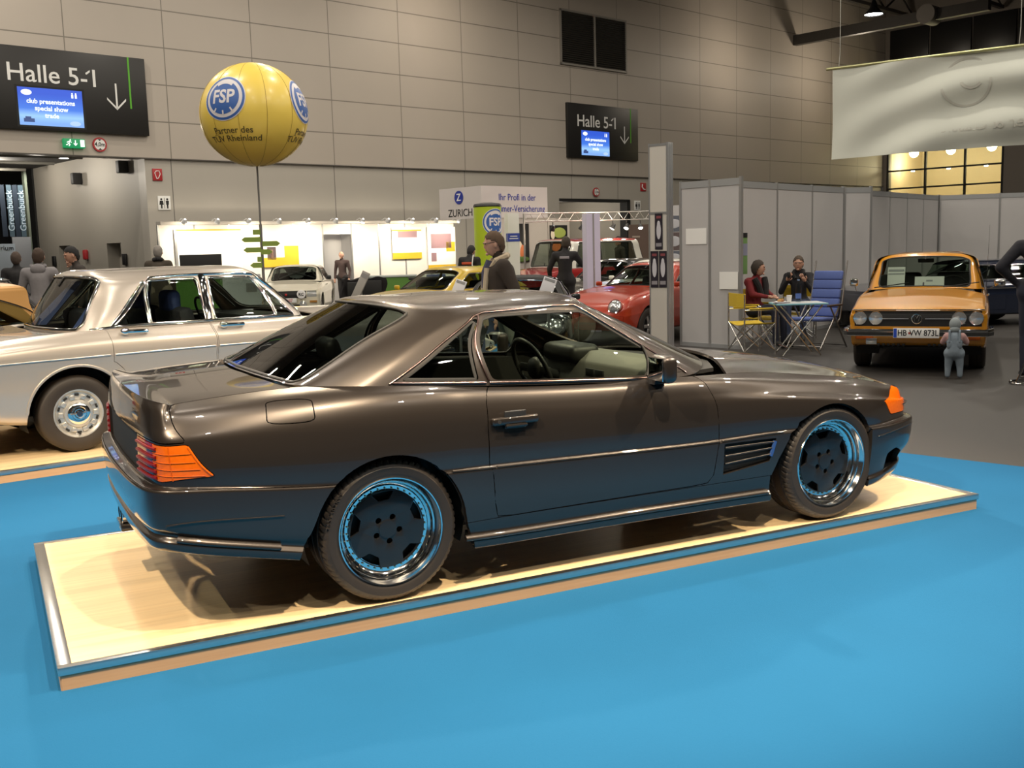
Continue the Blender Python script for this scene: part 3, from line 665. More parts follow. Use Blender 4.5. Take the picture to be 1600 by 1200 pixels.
    Lq.emit('boot_lid', 'rest', cp, T, 0, gap=.0018, depth=.015)
    # cowl and deck fillers
    MB().prism([(1.62, -.72), (1.9, -.64), (2.09, -.34), (2.13, 0), (2.09, .34), (1.9, .64), (1.62, .72)], .02, None, .835).build('cowl', black, T)
    # --- greenhouse
    gu = np.concatenate([np.linspace(0, 3, 37), np.linspace(3, 9.5, 92)[1:], np.linspace(9.5, 12, 31)[1:]]); gv = np.concatenate([np.linspace(0, 1.12, 30), np.linspace(1.12, 2.3, 20)[1:]])
    K = Panels(G, gu, gv)
    K.cut('rear_window', rnd([(-.6, .975), (1.9, .985), (2.30, .95), (2.62, .10), (2.35, .045), (-.6, .045)], .10, 4))
    K.cut('quarter_window', rnd([(5.08, .075), (5.30, .60), (5.40, .90), (5.52, .905), (5.93, .075)], .05, 3))
    K.cut('door_window', rnd([(6.07, .075), (5.60, .915), (5.8, .955), (8.3, .905), (8.52, .86), (8.86, .42), (8.05, .075)], .06, 3))
    K.cut('mirror_triangle', [(8.08, .06), (8.90, .42), (9.07, .06)])
    K.cut('windscreen', rnd([(12.6, .93), (10.05, .93), (10.05, .6), (10.3, .25), (10.55, .02), (12.6, .02)], .12, 3))
    K.cut('screen_pillar', dense([(8.50, 1.0), (9.9, 1.06), (13, 1.06), (13, -.2), (9.02, -.2), (9.10, .03), (8.70, .66)], .05))
    K.done()
    K.emit('hardtop', 'rest', cp, T, 0, gap=.001, depth=.012); K.emit('screen_pillar', 'screen_pillar', cp, T, 0, gap=.0012, depth=.012)
    K.emit('rear_window', 'rear_window', dark_glass, T, 0, off=-.003, depth=0); K.emit('windscreen', 'windscreen', car_glass, T, 0, off=-.003, depth=0)
    rose = mat('bright_trim', (.36, .25, .23), .16, 1.)
    for s_ in (-1, 1):
        K.emit('quarter_window', 'quarter_window', dark_glass, T, s_, off=-.004, depth=0); K.emit('door_window', 'door_window', car_glass, T, s_, off=-.004, depth=0)
        K.emit('mirror_triangle', 'mirror_triangle', cp, T, s_, off=.002)
        strip(G, [(4.97, .02), (5.22, .60), (5.38, .94), (5.62, 1.0), (6.2, 1.0), (7.3, 1.0), (8.38, .985), (8.60, .86), (8.82, .60), (9.02, .28), (9.12, .04)], .011, .005, .001, s_, 110).build('window_trim', rose, T)
        strip(G, [(5.00, .035), (5.5, .035), (6.0, .035)], .013, .006, .001, s_, 30).build('waist_trim', rose, T)
        strip(G, [(6.04, .035), (7, .035), (8.02, .035)], .013, .006, .001, s_, 50).build('waist_trim', rose, T)
        strip(G, [(5.50, .96), (6.03, .06)], .010, .006, .002, s_, 24).build('window_divider', rose, T)
        strip(G, [(8.05, .06), (8.45, .25), (8.90, .44)], .012, .006, .003, s_, 24).build('window_seal', seal, T)
        strip(G, [(6.03, .09), (5.60, .90), (5.8, .945), (8.3, .90), (8.50, .85), (8.85, .43)], .022, .003, -.004, s_, 80).build('window_seal', seal, T)
        strip(G, [(5.1, .09), (5.3, .58), (5.41, .87), (5.50, .87), (5.90, .09)], .016, .003, -.004, s_, 60, True).build('window_seal', seal, T)
    strip(G, [(0, .99), (1.9, 1.0), (2.34, .97), (2.66, .10), (2.38, .025), (0, .025)], .012, .004, .0, 1, 90).build('rear_window_seal', seal, T)
    strip(G, [(0, .99), (1.9, 1.0), (2.34, .97), (2.66, .10), (2.38, .025), (0, .025)], .012, .004, .0, -1, 90).build('rear_window_seal', seal, T)
    # --- door handles, mirrors, exhaust
    for s_ in (-1, 1):
        h = MB(); P = on(B, [(8.97, 10.0), (9.10, 10.05), (9.44, 10.05)], .012, s_)
        c = [(P[0][i]+P[2][i])/2 for i in range(3)]
        h.box((c[0], c[1], c[2]), (.235, .026, .036), None, .010, 3)
        hd = h.build('door_handle', cp, T); MB().box((c[0], c[1]+s_*.001, c[2]+.004), (.11, .013, .082), None, .006, 3).build('handle_cup', dark, hd)
        MB().box((c[0], c[1]+s_*.012, c[2]-.022), (.11, .018, .014), None, .006).build('handle_grip', cp, hd)
        MB().cyl((c[0]-.085, c[1]+s_*.012, c[2]), (c[0]-.085, c[1]+s_*.016, c[2]), .009, None, 16).build('key_lock', chrome, hd)
        m = MB().box((1.40, s_*.90, .912), (.085, .165, .135), Matrix.Rotation(s_*.12, 4, 'Z'), .035, 4).build('wing_mirror', cp, T)
        MB().box((1.355, s_*.90, .912), (.006, .138, .108), Matrix.Rotation(s_*.12, 4, 'Z'), .002).build('mirror_glass', mat('mirror', (.75, .80, .85), .02, 1.), m)
        MB().prism([(1.38, .83), (1.47, .83), (1.45, .86), (1.39, .86)], .10, Matrix.Translation((0, s_*.80+.05, 0)) @ UPRIGHT).build('mirror_foot', dark, m)
    for y in (.08, .17):
        MB().lathe([(.030, 0), (.036, .002), (.036, .14), (.03, .14), (.03, .004)], 24, Matrix.Translation((-.99, y, .312)) @ Matrix.Rotation(PI/2, 4, 'Y')).build('tail_pipe', chrome, T)
    MB().box((-.93, .125, .262), (.14, .20, .03), None, .008).build('tail_pipe_guard', car_paint, T)
    MB().tube([(1.99, .15, .90), (1.83, -.15, .955)], .006, 6).build('wiper', black, T)
    # --- wheels
    amg_wheel(T, 0, -1, .265, letters='265/40ZR17'); amg_wheel(T, 2.515, -1, .235); amg_wheel(T, 0, 1, .265); amg_wheel(T, 2.515, 1, .235)
    # --- cabin
    leather = mat('black_leather', (.018, .017, .016), .45, 0, .15, 30); trim_g = mat('grey_dash', (.17, .16, .14), .55, 0, .1, 20)
    MB().span((-.1, -.70, .24), (1.7, .70, .28)).span((-.30, -.70, .28), (-.02, .70, .80)).build('cabin_floor', mat('cabin_carpet', (.02, .02, .02), .9), T)
    d = MB(); prof = [(1.52, .74), (1.55, .85), (1.62, .905), (1.76, .900), (1.84, .86), (1.84, .5), (1.66, .5), (1.60, .62), (1.54, .66)]
    d.prism([(x, z) for x, z in prof], 1.16, Matrix.Translation((0, .58, 0)) @ UPRIGHT).build('dashboard', trim_g, T, bev=.012)
    MB().box((1.60, .33, .885), (.20, .38, .11), None, .045, 3).build('instrument_hood', leather, T)
    v = MB()
    for y in (-.10, -.0): v.box((1.52, y-.02, .80), (.012, .085, .045), None, .004)
    v.build('air_vents', black, T)
    st = MB(); cs = Vector((1.357, .36, .80)); R3 = Matrix.Rotation(math.radians(-24), 3, 'Y')
    ring = [cs+R3 @ Vector((0, .19*math.cos(a), .19*math.sin(a))) for a in np.linspace(0, 2*PI, 40, endpoint=False)]
    st.tube(ring, .014, 10, True); sw = st.build('steering_wheel', leather, T)
    MB().ball(cs+R3 @ Vector((.02, 0, -.01)), (.04, .085, .07)).box(cs+R3 @ Vector((.015, 0, -.01)), (.02, .36, .05), None, .008).box(cs+R3 @ Vector((.015, 0, -.09)), (.02, .06, .16), None, .008).build('wheel_hub', leather, sw)
    MB().cyl(cs+Vector((.02, 0, -.01)), (1.62, .36, .72), .03).build('steering_column', black, sw)
    for y in (-.36, .36):
        s_ = MB().box((.55, y, .42), (.52, .50, .18), None, .06, 3).build('seat', leather, T)
        MB().box((.24, y, .68), (.15, .48, .50), Matrix.Rotation(math.radians(-16), 4, 'Y'), .06, 3).build('seat_backrest', leather, s_)
        MB().box((.13, y, 1.0), (.09, .24, .13), Matrix.Rotation(math.radians(-14), 4, 'Y'), .045, 3).build('headrest', leather, s_)
        MB().cyl((.17, y-.06, .88), (.15, y-.06, .97), .006).cyl((.17, y+.06, .88), (.15, y+.06, .97), .006).build('headrest_posts', chrome, s_)
    for s_ in (-1, 1):
        MB().prism([(.45, .28), (1.55, .28), (1.62, .80), (1.5, .835), (.5, .875), (.42, .80)], .03, Matrix.Translation((0, s_*.735+.015, 0)) @ UPRIGHT).build('door_trim', leather, T)
        MB().box((.95, s_*.70, .66), (.62, .05, .05), None, .02, 3).build('armrest', leather, T)
    MB().span((.2, -.09, .28), (1.35, .09, .50), .04).build('centre_console', leather, T)
    MB().box((1.36, 0, 1.165), (.02, .22, .06), None, .012).build('rear_view_mirror', dark, T)
    return T
MAIN = build_main()
# ---------------------------------------------------------------- the other cars: one parametric shell
def gloss_wheel(parent, x, y, R, rim, wd, side, style, z=None):
    W = bpy.data.objects.new('wheel', None); C.objects.link(W); W.parent = parent
    W.matrix_local = Matrix.Translation((x, side*y, R if z is None else z)) @ wheel_mats(side)
    MB().lathe([(rim-.01, -.02), (rim, -.004), (rim+.3*(R-rim), .003), (rim+.7*(R-rim), .002), (R-.012, -.010), (R-.003, -.022), (R, -.04), (R, -wd*.5+.004), (R-.006, -wd*.5), (R, -wd*.5-.004), (R, -wd+.04), (R-.012, -wd+.01), (rim, -wd+.004)], 56).build('tyre', tyre_m, W, angle=30)
    if style == 'alloy':
        m = mat('silver_alloy', (.62, .61, .58), .32, .75, .05, 20)
        r = MB().lathe([(rim+.002, -.006), (rim, .000), (rim-.008, -.001), (rim-.018, -.012), (rim-.026, -.022), (rim-.040, -.026), (rim*.60, -.018), (rim*.56, -.006), (rim*.46, -.002), (rim*.44, -.012), (.01, -.012)], 64).build('rim', m, W, angle=30)
        for k in range(10):
            a = 2*PI*k/10; MB().box((rim*.70*math.cos(a), rim*.70*math.sin(a), -.016), (rim*.20, rim*.20, .022), a, .006).build('rim_lug', m, r)
        dk = MB()
        for k in range(10):
            a = 2*PI*(k+.5)/10; MB().box((rim*.79*math.cos(a), rim*.79*math.sin(a), -.0215), (rim*.09, rim*.17, .008), a, .003).build('rim_slot', black, r)
        c = MB().lathe([(rim*.46, -.006), (rim*.45, .006), (rim*.38, .014), (rim*.30, .016), (rim*.28, .010), (rim*.20, .012), (rim*.17, .020), (rim*.10, .024), (1e-4, .025)], 40).build('hub_cap', chrome, W, angle=30)
        MB().lathe([(rim*.12, .0245), (rim*.115, .027), (1e-4, .0275)], 24).build('hub_badge', mat('hub_blue', (.03, .05, .09), .2, .4), c)
        MB().cyl((0, -rim*.86, -.02), (0, -rim*.84, .012), .006, .004, 8).build('valve', black, W)
    elif style == 'fuchs':
        m = mat('dark_alloy', (.35, .34, .33), .3, .8); r = MB().lathe([(rim+.002, -.005), (rim-.012, 0), (rim-.02, -.03), (rim-.025, -.05), (.01, -.055)], 40).build('rim', black, W)
        for k in range(5):
            a = 2*PI*k/5; MB().box((rim*.52*math.cos(a), rim*.52*math.sin(a), -.03), (rim*.8, rim*.30, .02), a, .006).build('spoke', m, r)
        MB().lathe([(rim*.25, -.025), (rim*.2, -.01), (1e-4, -.008)], 20).build('hub_cap', m, W)
    else:
        m = chrome if style == 'chrome' else mat('steel_rim', (.25, .25, .25), .4, .8)
        MB().lathe([(rim+.002, -.005), (rim-.01, 0), (rim-.02, -.02), (rim*.7, -.03), (rim*.62, -.012), (rim*.4, -.002), (1e-4, .002)], 40).build('rim', m, W)
    return W
def interp(x, prs): return float(np.interp(x, [p[0] for p in prs], [p[1] for p in prs]))
def car_shell(T, p, pm, glassm=None, trim=chrome):
    """p: K outline, zt/z1/zm/dt as functions of x, hood & boot crowns, greenhouse loops, cut lists"""
    glassm = glassm or car_glass
    K = p['K']; n = len(K); x = np.array([k[0] for k in K]); f = lambda k: np.array([interp(v, p[k]) for v in x])
    z1, zm, zt, dt = f('z1'), f('zm'), f('zt'), f('dt'); one = np.ones(n); tuck = p.get('tuck', .03)
    rows = [(z1+.03, one*.14), (z1, one*tuck*1.4), (z1+.10, one*tuck*.5), (zm-.06, one*.006), (zm, one*0.), (zm+.03, one*p.get('step', .004)), (zm+.5*(zt-zm), one*.012+.03*dt), (zt-.06, .012+.30*dt), (zt-.018, .012+.62*dt), (zt, dt+.012)]
    B = Surf(np.arange(n, dtype=float), np.arange(10.), wrap_cage(K, rows), 'pch', -1.0)
    us = []; dens = p.get('dens', 5)
    for i in range(n-1): us += list(np.linspace(i, i+1, max(2, int(dens*max(.4, math.dist(K[i], K[i+1])/.35))+1)))[:-1]
    us.append(n-1); vs = list(np.linspace(0, 3, 7))+list(np.linspace(3, 5, 7))[1:]+list(np.linspace(5, 9, 15))[1:]
    Q = Panels(B, us, vs); sel = lambda u, v, P: (v > 1) & (P[:, 1] > .35)
    def uvp(pts): return [(lambda q: (q[0], -.5) if b < z1.min()+.02 else q)(B.inv(a, max(b, z1.min()+.03), (0, 2), sel)) for a, b in pts]
    for (cx, cz, r, lo) in p['arches']: Q.cut('arch', uvp([(cx+r*1.02, z1.min()-.1), (cx+r*1.02, lo)]+arc_pts(cx, cz, r, math.radians(8), math.radians(172), 18)+[(cx-r*1.02, lo), (cx-r*1.02, z1.min()-.1)]))
    for nm, kind, pts in p['cuts']:
        if kind == 'xz': pts = uvp(pts)
        elif kind == 'xztop': pts = [(u, 9.5 if z > zt.max()-.02 and False else v) for (u, v), (xx, z) in zip(uvp(pts), pts)]
        elif kind == 'uz': pts = [(u, B.vz(u, z)) for u, z in pts]
        Q.cut(nm, dense(pts, .12))
    Q.done(); T_parts = {}
    done_l = set()
    for nm in Q.parts:
        if nm in ('arch',): continue
        m, kw = p['mats'].get(nm, (pm, {}))
        if nm == 'rest': Q.emit('body_shell', 'rest', pm, T, 0, gap=.0, depth=.02)
        elif nm.startswith('c_'): Q.emit(nm[2:], nm, m, T, 0, **{**dict(gap=.002, depth=.02), **kw})
        else:
            for s_ in (-1, 1): Q.emit(nm, nm, m, T, s_, **{**dict(gap=.004, depth=.02), **kw})
    V, F, L = Q.data([k for k in Q.parts if k != 'arch'], off=-.03, depth=0); MB().add(V, F).add([(a, -b, c) for a, b, c in V], F).build('inner_shell', black, T)
    # lids
    for nm, u0, u1, cx, cz, rise, fold in p['lids']:
        m_ = 9; kk = np.linspace(u0, u1, 9); E = B.ev(kk, np.full(9, 9.)); P = np.zeros((9, m_, 3)); front = u1 > u0
        for i in range(9):
            t = i/8; xc = cx[0]+(cx[1]-cx[0])*t; zc = np.interp(t, np.linspace(0, 1, len(cz)), cz)
            for j in range(m_):
                s = j/(m_-1); P[i, j] = (E[i, 0]+(xc-E[i, 0])*(1-(1-s)**2), E[i, 1]*(1-s), E[i, 2]+(zc-E[i, 2])*(1-(1-s)**rise))
        if fold is not None:
            fr = B.ev(np.linspace(u1, fold, m_), np.full(m_, 9.)); P[-1] = fr
        S = Surf(np.arange(9.), np.arange(9.), P, 'nat'); q = Panels(S, np.linspace(0, 8, 25), np.linspace(0, 8, 25)); q.done()
        if q.N[:, 2].mean() < 0: q.N *= -1
        q.emit(nm, 'rest', pm, T, 0, gap=.002, depth=.01)
    # greenhouse
    G = greenhouse(p['base'], p['top'], p['spine'], p.get('bulge', .012), p.get('zmid', .008), p.get('edge', .06)); ng = len(p['base'])
    q = Panels(G, np.linspace(0, ng-1, (ng-1)*p.get('gd', 6)+1), np.concatenate([np.linspace(0, 1.12, 22), np.linspace(1.12, 2.3, 12)[1:]]))
    gsel = lambda u, v, P: (v < 1.05) & (P[:, 1] > .25)
    wins = []
    for nm, kind, pts, r in p['windows']:
        uv = [G.inv(a, b, (0, 2), gsel) for a, b in pts] if kind == 'xz' else pts
        if r: uv = rnd(uv, r, 3)
        q.cut(nm, dense(uv, .12)); wins.append((nm, kind, uv))
    q.done(); q.emit('roof', 'rest', p.get('roof_mat', pm), T, 0, gap=0, depth=.01)
    for nm, kind, uv in wins:
        if kind == 'xz':
            for s_ in (-1, 1): q.emit(nm, nm, glassm, T, s_, off=-.004, depth=0); strip(G, uv, p.get('trimw', .018), .006, .001, s_, 60, True).build('window_frame', trim, T)
        else:
            q.emit(nm, nm, glassm, T, 0, off=-.004, depth=0)
            uu = [(u, v) for u, v in uv if 0 <= u <= ng-1]
            for s_ in (-1, 1): strip(G, [(min(max(u, 0), ng-1), v) for u, v in uv], p.get('trimw', .018), .006, .001, s_, 70).build('window_seal', p.get('seal', black), T)
    return B, G, Q
def wells(T, xs, y, r, cz, w=.26):
    for cx in xs:
        for s_ in (-1, 1): MB().lathe([(r, 0), (r, w), (1e-4, w)], 24, Matrix.Translation((cx, s_*y, cz)) @ Matrix.Rotation(PI/2 if s_ > 0 else -PI/2, 4, 'X'), *((-.3, PI+.3) if s_ > 0 else (PI-.3, 2*PI+.3))).build('wheel_well', black, T)
def cabin(T, x0, x1, hw, zf, zs, seats, col, backs=None, dash=None, steer=None):
    m = mat('cabin_'+col[0], col[1], .7, 0, .1, 20)
    MB().span((x0, -hw, zf), (x1, hw, zf+.04)).build('cabin_floor', black, T)
    for xs, ys in seats:
        s_ = MB().box((xs+.2, ys, zs), (.48, .48, .16), None, .05).build('seat', m, T)
        MB().box((xs-.06, ys, zs+.32), (.14, .48, .58), Matrix.Rotation(-.22, 4, 'Y'), .05).build('seat_backrest', m, s_)
    if dash:
        dx, dz = dash; MB().box((dx, 0, dz-.10), (.36, hw*1.85, .20), None, .05).build('dashboard', dark, T)
        if steer is not None:
            cs = Vector((dx-.32, steer, dz-.02)); R3 = Matrix.Rotation(math.radians(-25), 3, 'Y')
            MB().tube([cs+R3 @ Vector((0, .19*math.cos(a), .19*math.sin(a))) for a in np.linspace(0, 2*PI, 28, endpoint=False)], .012, 8, True).box(cs, (.02, .36, .04), None, .006).build('steering_wheel', black, T)
# ---------------------------------------------------------------- silver saloon (second platform)
def silver_saloon():
    pm = paint('champagne_silver', (.50, .45, .40), .5, .32)
    T = thing('saloon_car', 'champagne silver classic four-door saloon with chrome window frames and blue rear curtain', 'car', (-.916-.84*math.sin(math.radians(12)), 3.76+.84*math.cos(math.radians(12)), .0966), math.radians(12))
    K = [(-1.27, 0), (-1.25, .45), (-1.20, .70), (-1.08, .83), (-.85, .875), (-.4, .892), (0, .90), (.4, .90), (1.2, .905), (2.0, .90), (2.45, .89), (2.85, .885), (3.2, .87), (3.5, .82), (3.6, .70), (3.65, .4), (3.66, 0)]
    p = dict(K=K, z1=[(-1.3, .38), (-.6, .33), (-.4, .26), (3.2, .25), (3.66, .36)], zm=[(-1.3, .70), (-.5, .735), (.3, .742), (3.66, .74)],
             zt=[(-1.27, .80), (-1.0, .85), (-.5, .905), (-.1, .935), (.5, .950), (2.0, .945), (2.6, .92), (3.3, .88), (3.66, .84)], dt=[(-1.27, .05), (-1.1, .08), (-.7, .13), (.1, .10), (1.9, .09), (2.3, .12), (3.3, .12), (3.5, .09), (3.66, .05)], tuck=.05, step=.002, dens=6,
             arches=[(.03, .30, .375, .30), (2.85, .30, .36, .30)],
             cuts=[('rear_door', 'xz', [(.285, 1.2), (.30, .93), (.318, .82), (.315, .69), (.385, .63), (.44, .54), (.47, .34), (1.165, .33), (1.172, .58), (1.185, .82), (1.155, .93), (1.15, 1.2)]),
                   ('front_door', 'xz', [(1.16, 1.2), (1.165, .93), (1.195, .82), (1.182, .58), (1.175, .33), (2.12, .33), (2.18, .6), (2.14, .93), (2.12, 1.2)]),
                   ('c_grille', 'uz', [(14.6, .80), (16.5, .80), (16.5, .50), (14.6, .50)]), ('headlamp', 'uz', [(13.3, .82), (14.3, .82), (14.3, .52), (13.3, .52)]), ('tail_lamp', 'uz', [(2.1, .76), (3.3, .76), (3.3, .62), (2.1, .62)])],
             mats=dict(c_grille=(chrome, dict(off=.01)), headlamp=(mat('lamp_glass', (.6, .62, .62), .05, .6), dict(off=.01)), tail_lamp=(mat('red_lens', (.22, .006, .009), .15), {})),
             lids=[('bonnet', 9.6, 13.9, (2.12, 3.62), (.99, .975, .90), 2.2, 16), ('boot_lid', 5.9, 2.2, (-.06, -1.22), (.93, .935, .86), 2.4, 0)],
             base=[(-.04, 0, .925), (-.01, .40, .925), (.06, .62, .924), (.16, .735, .926), (.26, .785, .938), (.6, .80, .952), (1.2, .805, .95), (1.8, .795, .948), (2.02, .76, .95), (2.12, .60, .965), (2.20, .3, .975), (2.22, 0, .98)],
             top=[(.26, 0, 1.375), (.28, .36, 1.37), (.34, .53, 1.355), (.44, .60, 1.335), (.55, .625, 1.33), (.74, .635, 1.335), (1.18, .64, 1.342), (1.55, .63, 1.335), (1.66, .605, 1.335), (1.70, .53, 1.35), (1.74, .3, 1.37), (1.755, 0, 1.375)],
             spine=(.55, 1.4, 1.415, 1.425, 1.412), edge=.08, zmid=.012, gd=7,
             windows=[('rear_window', 'uv', [(-.6, .94), (2.05, .95), (2.42, .86), (2.62, .14), (2.3, .06), (-.6, .06)], .16),
                      ('rear_quarter_light', 'xz', [(.345, .965), (.665, 1.31), (.685, 1.305), (.655, .965)], .02),
                      ('rear_door_window', 'xz', [(.675, .965), (.705, 1.312), (1.125, 1.322), (1.135, .965)], .04),
                      ('front_door_window', 'xz', [(1.215, .965), (1.225, 1.322), (1.62, 1.310), (1.78, .965)], .04),
                      ('front_quarter_light', 'xz', [(1.80, .965), (1.645, 1.30), (1.66, 1.295), (1.96, .965)], .02),
                      ('windscreen', 'uv', [(11.6, .93), (9.35, .94), (9.0, .85), (8.95, .15), (9.3, .06), (11.6, .06)], .16)])
    B, G, Q = car_shell(T, p, pm)
    for s_ in (-1, 1):
        strip(B, [B.inv(x, z, (0, 2), lambda u, v, P: P[:, 1] > .5) for x, z in [(-1.0, .725), (-.4, .738), (.29, .745)]], .014, .006, .001, s_, 30).build('waist_moulding', alu, T)
        strip(B, [B.inv(x, z, (0, 2), lambda u, v, P: P[:, 1] > .5) for x, z in [(.33, .745), (1.16, .75)]], .014, .006, .001, s_, 30).build('waist_moulding', alu, T)
        strip(B, [B.inv(x, z, (0, 2), lambda u, v, P: P[:, 1] > .5) for x, z in [(1.20, .75), (2.14, .75)]], .014, .006, .001, s_, 30).build('waist_moulding', alu, T)
        strip(B, [B.inv(a, b, (0, 2), lambda u, v, P: P[:, 1] > .5) for a, b in arc_pts(.03, .30, .385, math.radians(6), math.radians(174), 24)], .022, .010, .0, s_, 50).build('arch_lip', pm, T)
        strip(G, [(3.3, .03), (5, .03), (7.6, .03)], .022, .010, .001, s_, 50).build('belt_chrome', chrome, T)
        strip(G, [(4.42, .06), (4.65, .45), (4.82, .82), (5.0, 1.0), (5.5, 1.02), (7, 1.02), (7.8, .99), (8.25, .75), (8.55, .35), (8.65, .08)], .024, .010, .001, s_, 80).build('roof_gutter', chrome, T)
        strip(G, [(5.95, .06), (6.0, 1.0)], .060, .008, .001, s_, 20).build('centre_post', chrome, T)
        for xh in (.42, 1.25):
            q = B.inv(xh, .905, (0, 2), lambda u, v, P: P[:, 1] > .5); q2 = B.inv(xh+.19, .905, (0, 2), lambda u, v, P: P[:, 1] > .5); a = Vector(on(B, [q], .03, s_)[0]); b = Vector(on(B, [q2], .022, s_)[0])
            h = MB().tube([a, a*.7+b*.3+Vector((0, s_*.012, 0)), a*.3+b*.7+Vector((0, s_*.012, 0)), b], .015, 8).ball(a+Vector((.01, -s_*.006, 0)), (.040, .030, .030)).build('door_handle', chrome, T)
            MB().cyl(a+Vector((.01, s_*.014, 0)), a+Vector((.01, s_*.022, 0)), .010).build('push_button', chrome, h)
        gloss_wheel(T, .03, .845, .302, .190, .205, s_, 'alloy'); gloss_wheel(T, 2.85, .84, .302, .190, .205, s_, 'alloy')
    strip(G, [(0, .955), (1.9, .965), (2.36, .90), (2.62, .16), (2.36, .05), (0, .05)], .026, .010, .001, 1, 90).build('rear_window_chrome', chrome, T)
    strip(G, [(0, .955), (1.9, .965), (2.36, .90), (2.62, .16), (2.36, .05), (0, .05)], .026, .010, .001, -1, 90).build('rear_window_chrome', chrome, T)
    wells(T, (.03, 2.85), .80, .385, .30)
    MB().span((-.5, -.7, .26), (3.2, .7, .30)).build('underbody', black, T)
    blue = mat('blue_cloth', (.045, .07, .22), .8, 0, .2, 30)
    cabin(T, -.1, 2.1, .74, .30, .62, [], ('navy', (.03, .035, .07)), None, (1.95, .96), .36)
    for xs, ys in ((.55, .38), (.55, -.38), (1.12, .38), (1.12, -.38)):
        s_ = MB().box((xs+.22, ys, .60), (.52, .62, .18), None, .06).build('seat', mat('dark_seat', (.02, .02, .03), .7), T)
        MB().box((xs-.06, ys, .82), (.15, .62, .52), Matrix.Rotation(-.2, 4, 'Y'), .06).build('seat_backrest', mat('dark_seat', (.02, .02, .03), .7), s_)
    for ys in (.36, -.36): MB().box((1.0, ys, 1.12), (.11, .30, .20), None, .05, 3).build('headrest', blue, T)
    for s_ in (-1, 1):  # curtain gathered at each end of the rear window
        V = []
        def cur(u, v): t = u; k = .40+.24*t; z = .94+.37*v; xx = .13+.30*v+.015*math.sin(t*26); return (xx+.04-.06*t*(1-v), s_*(k-.10*v), z)
        MB().grid(cur, 34, 10).build('curtain', blue, T)
    # bumpers
    for x0, sg in ((-1.31, -1), (3.70, 1)):
        MB().tube([(x0-sg*.30, -.90, .50), (x0-sg*.08, -.86, .50), (x0, -.6, .50), (x0+sg*.02, 0, .50), (x0, .6, .50), (x0-sg*.08, .86, .50), (x0-sg*.30, .90, .50)], .05, 10).build('bumper', chrome, T)
    return T
silver_saloon()
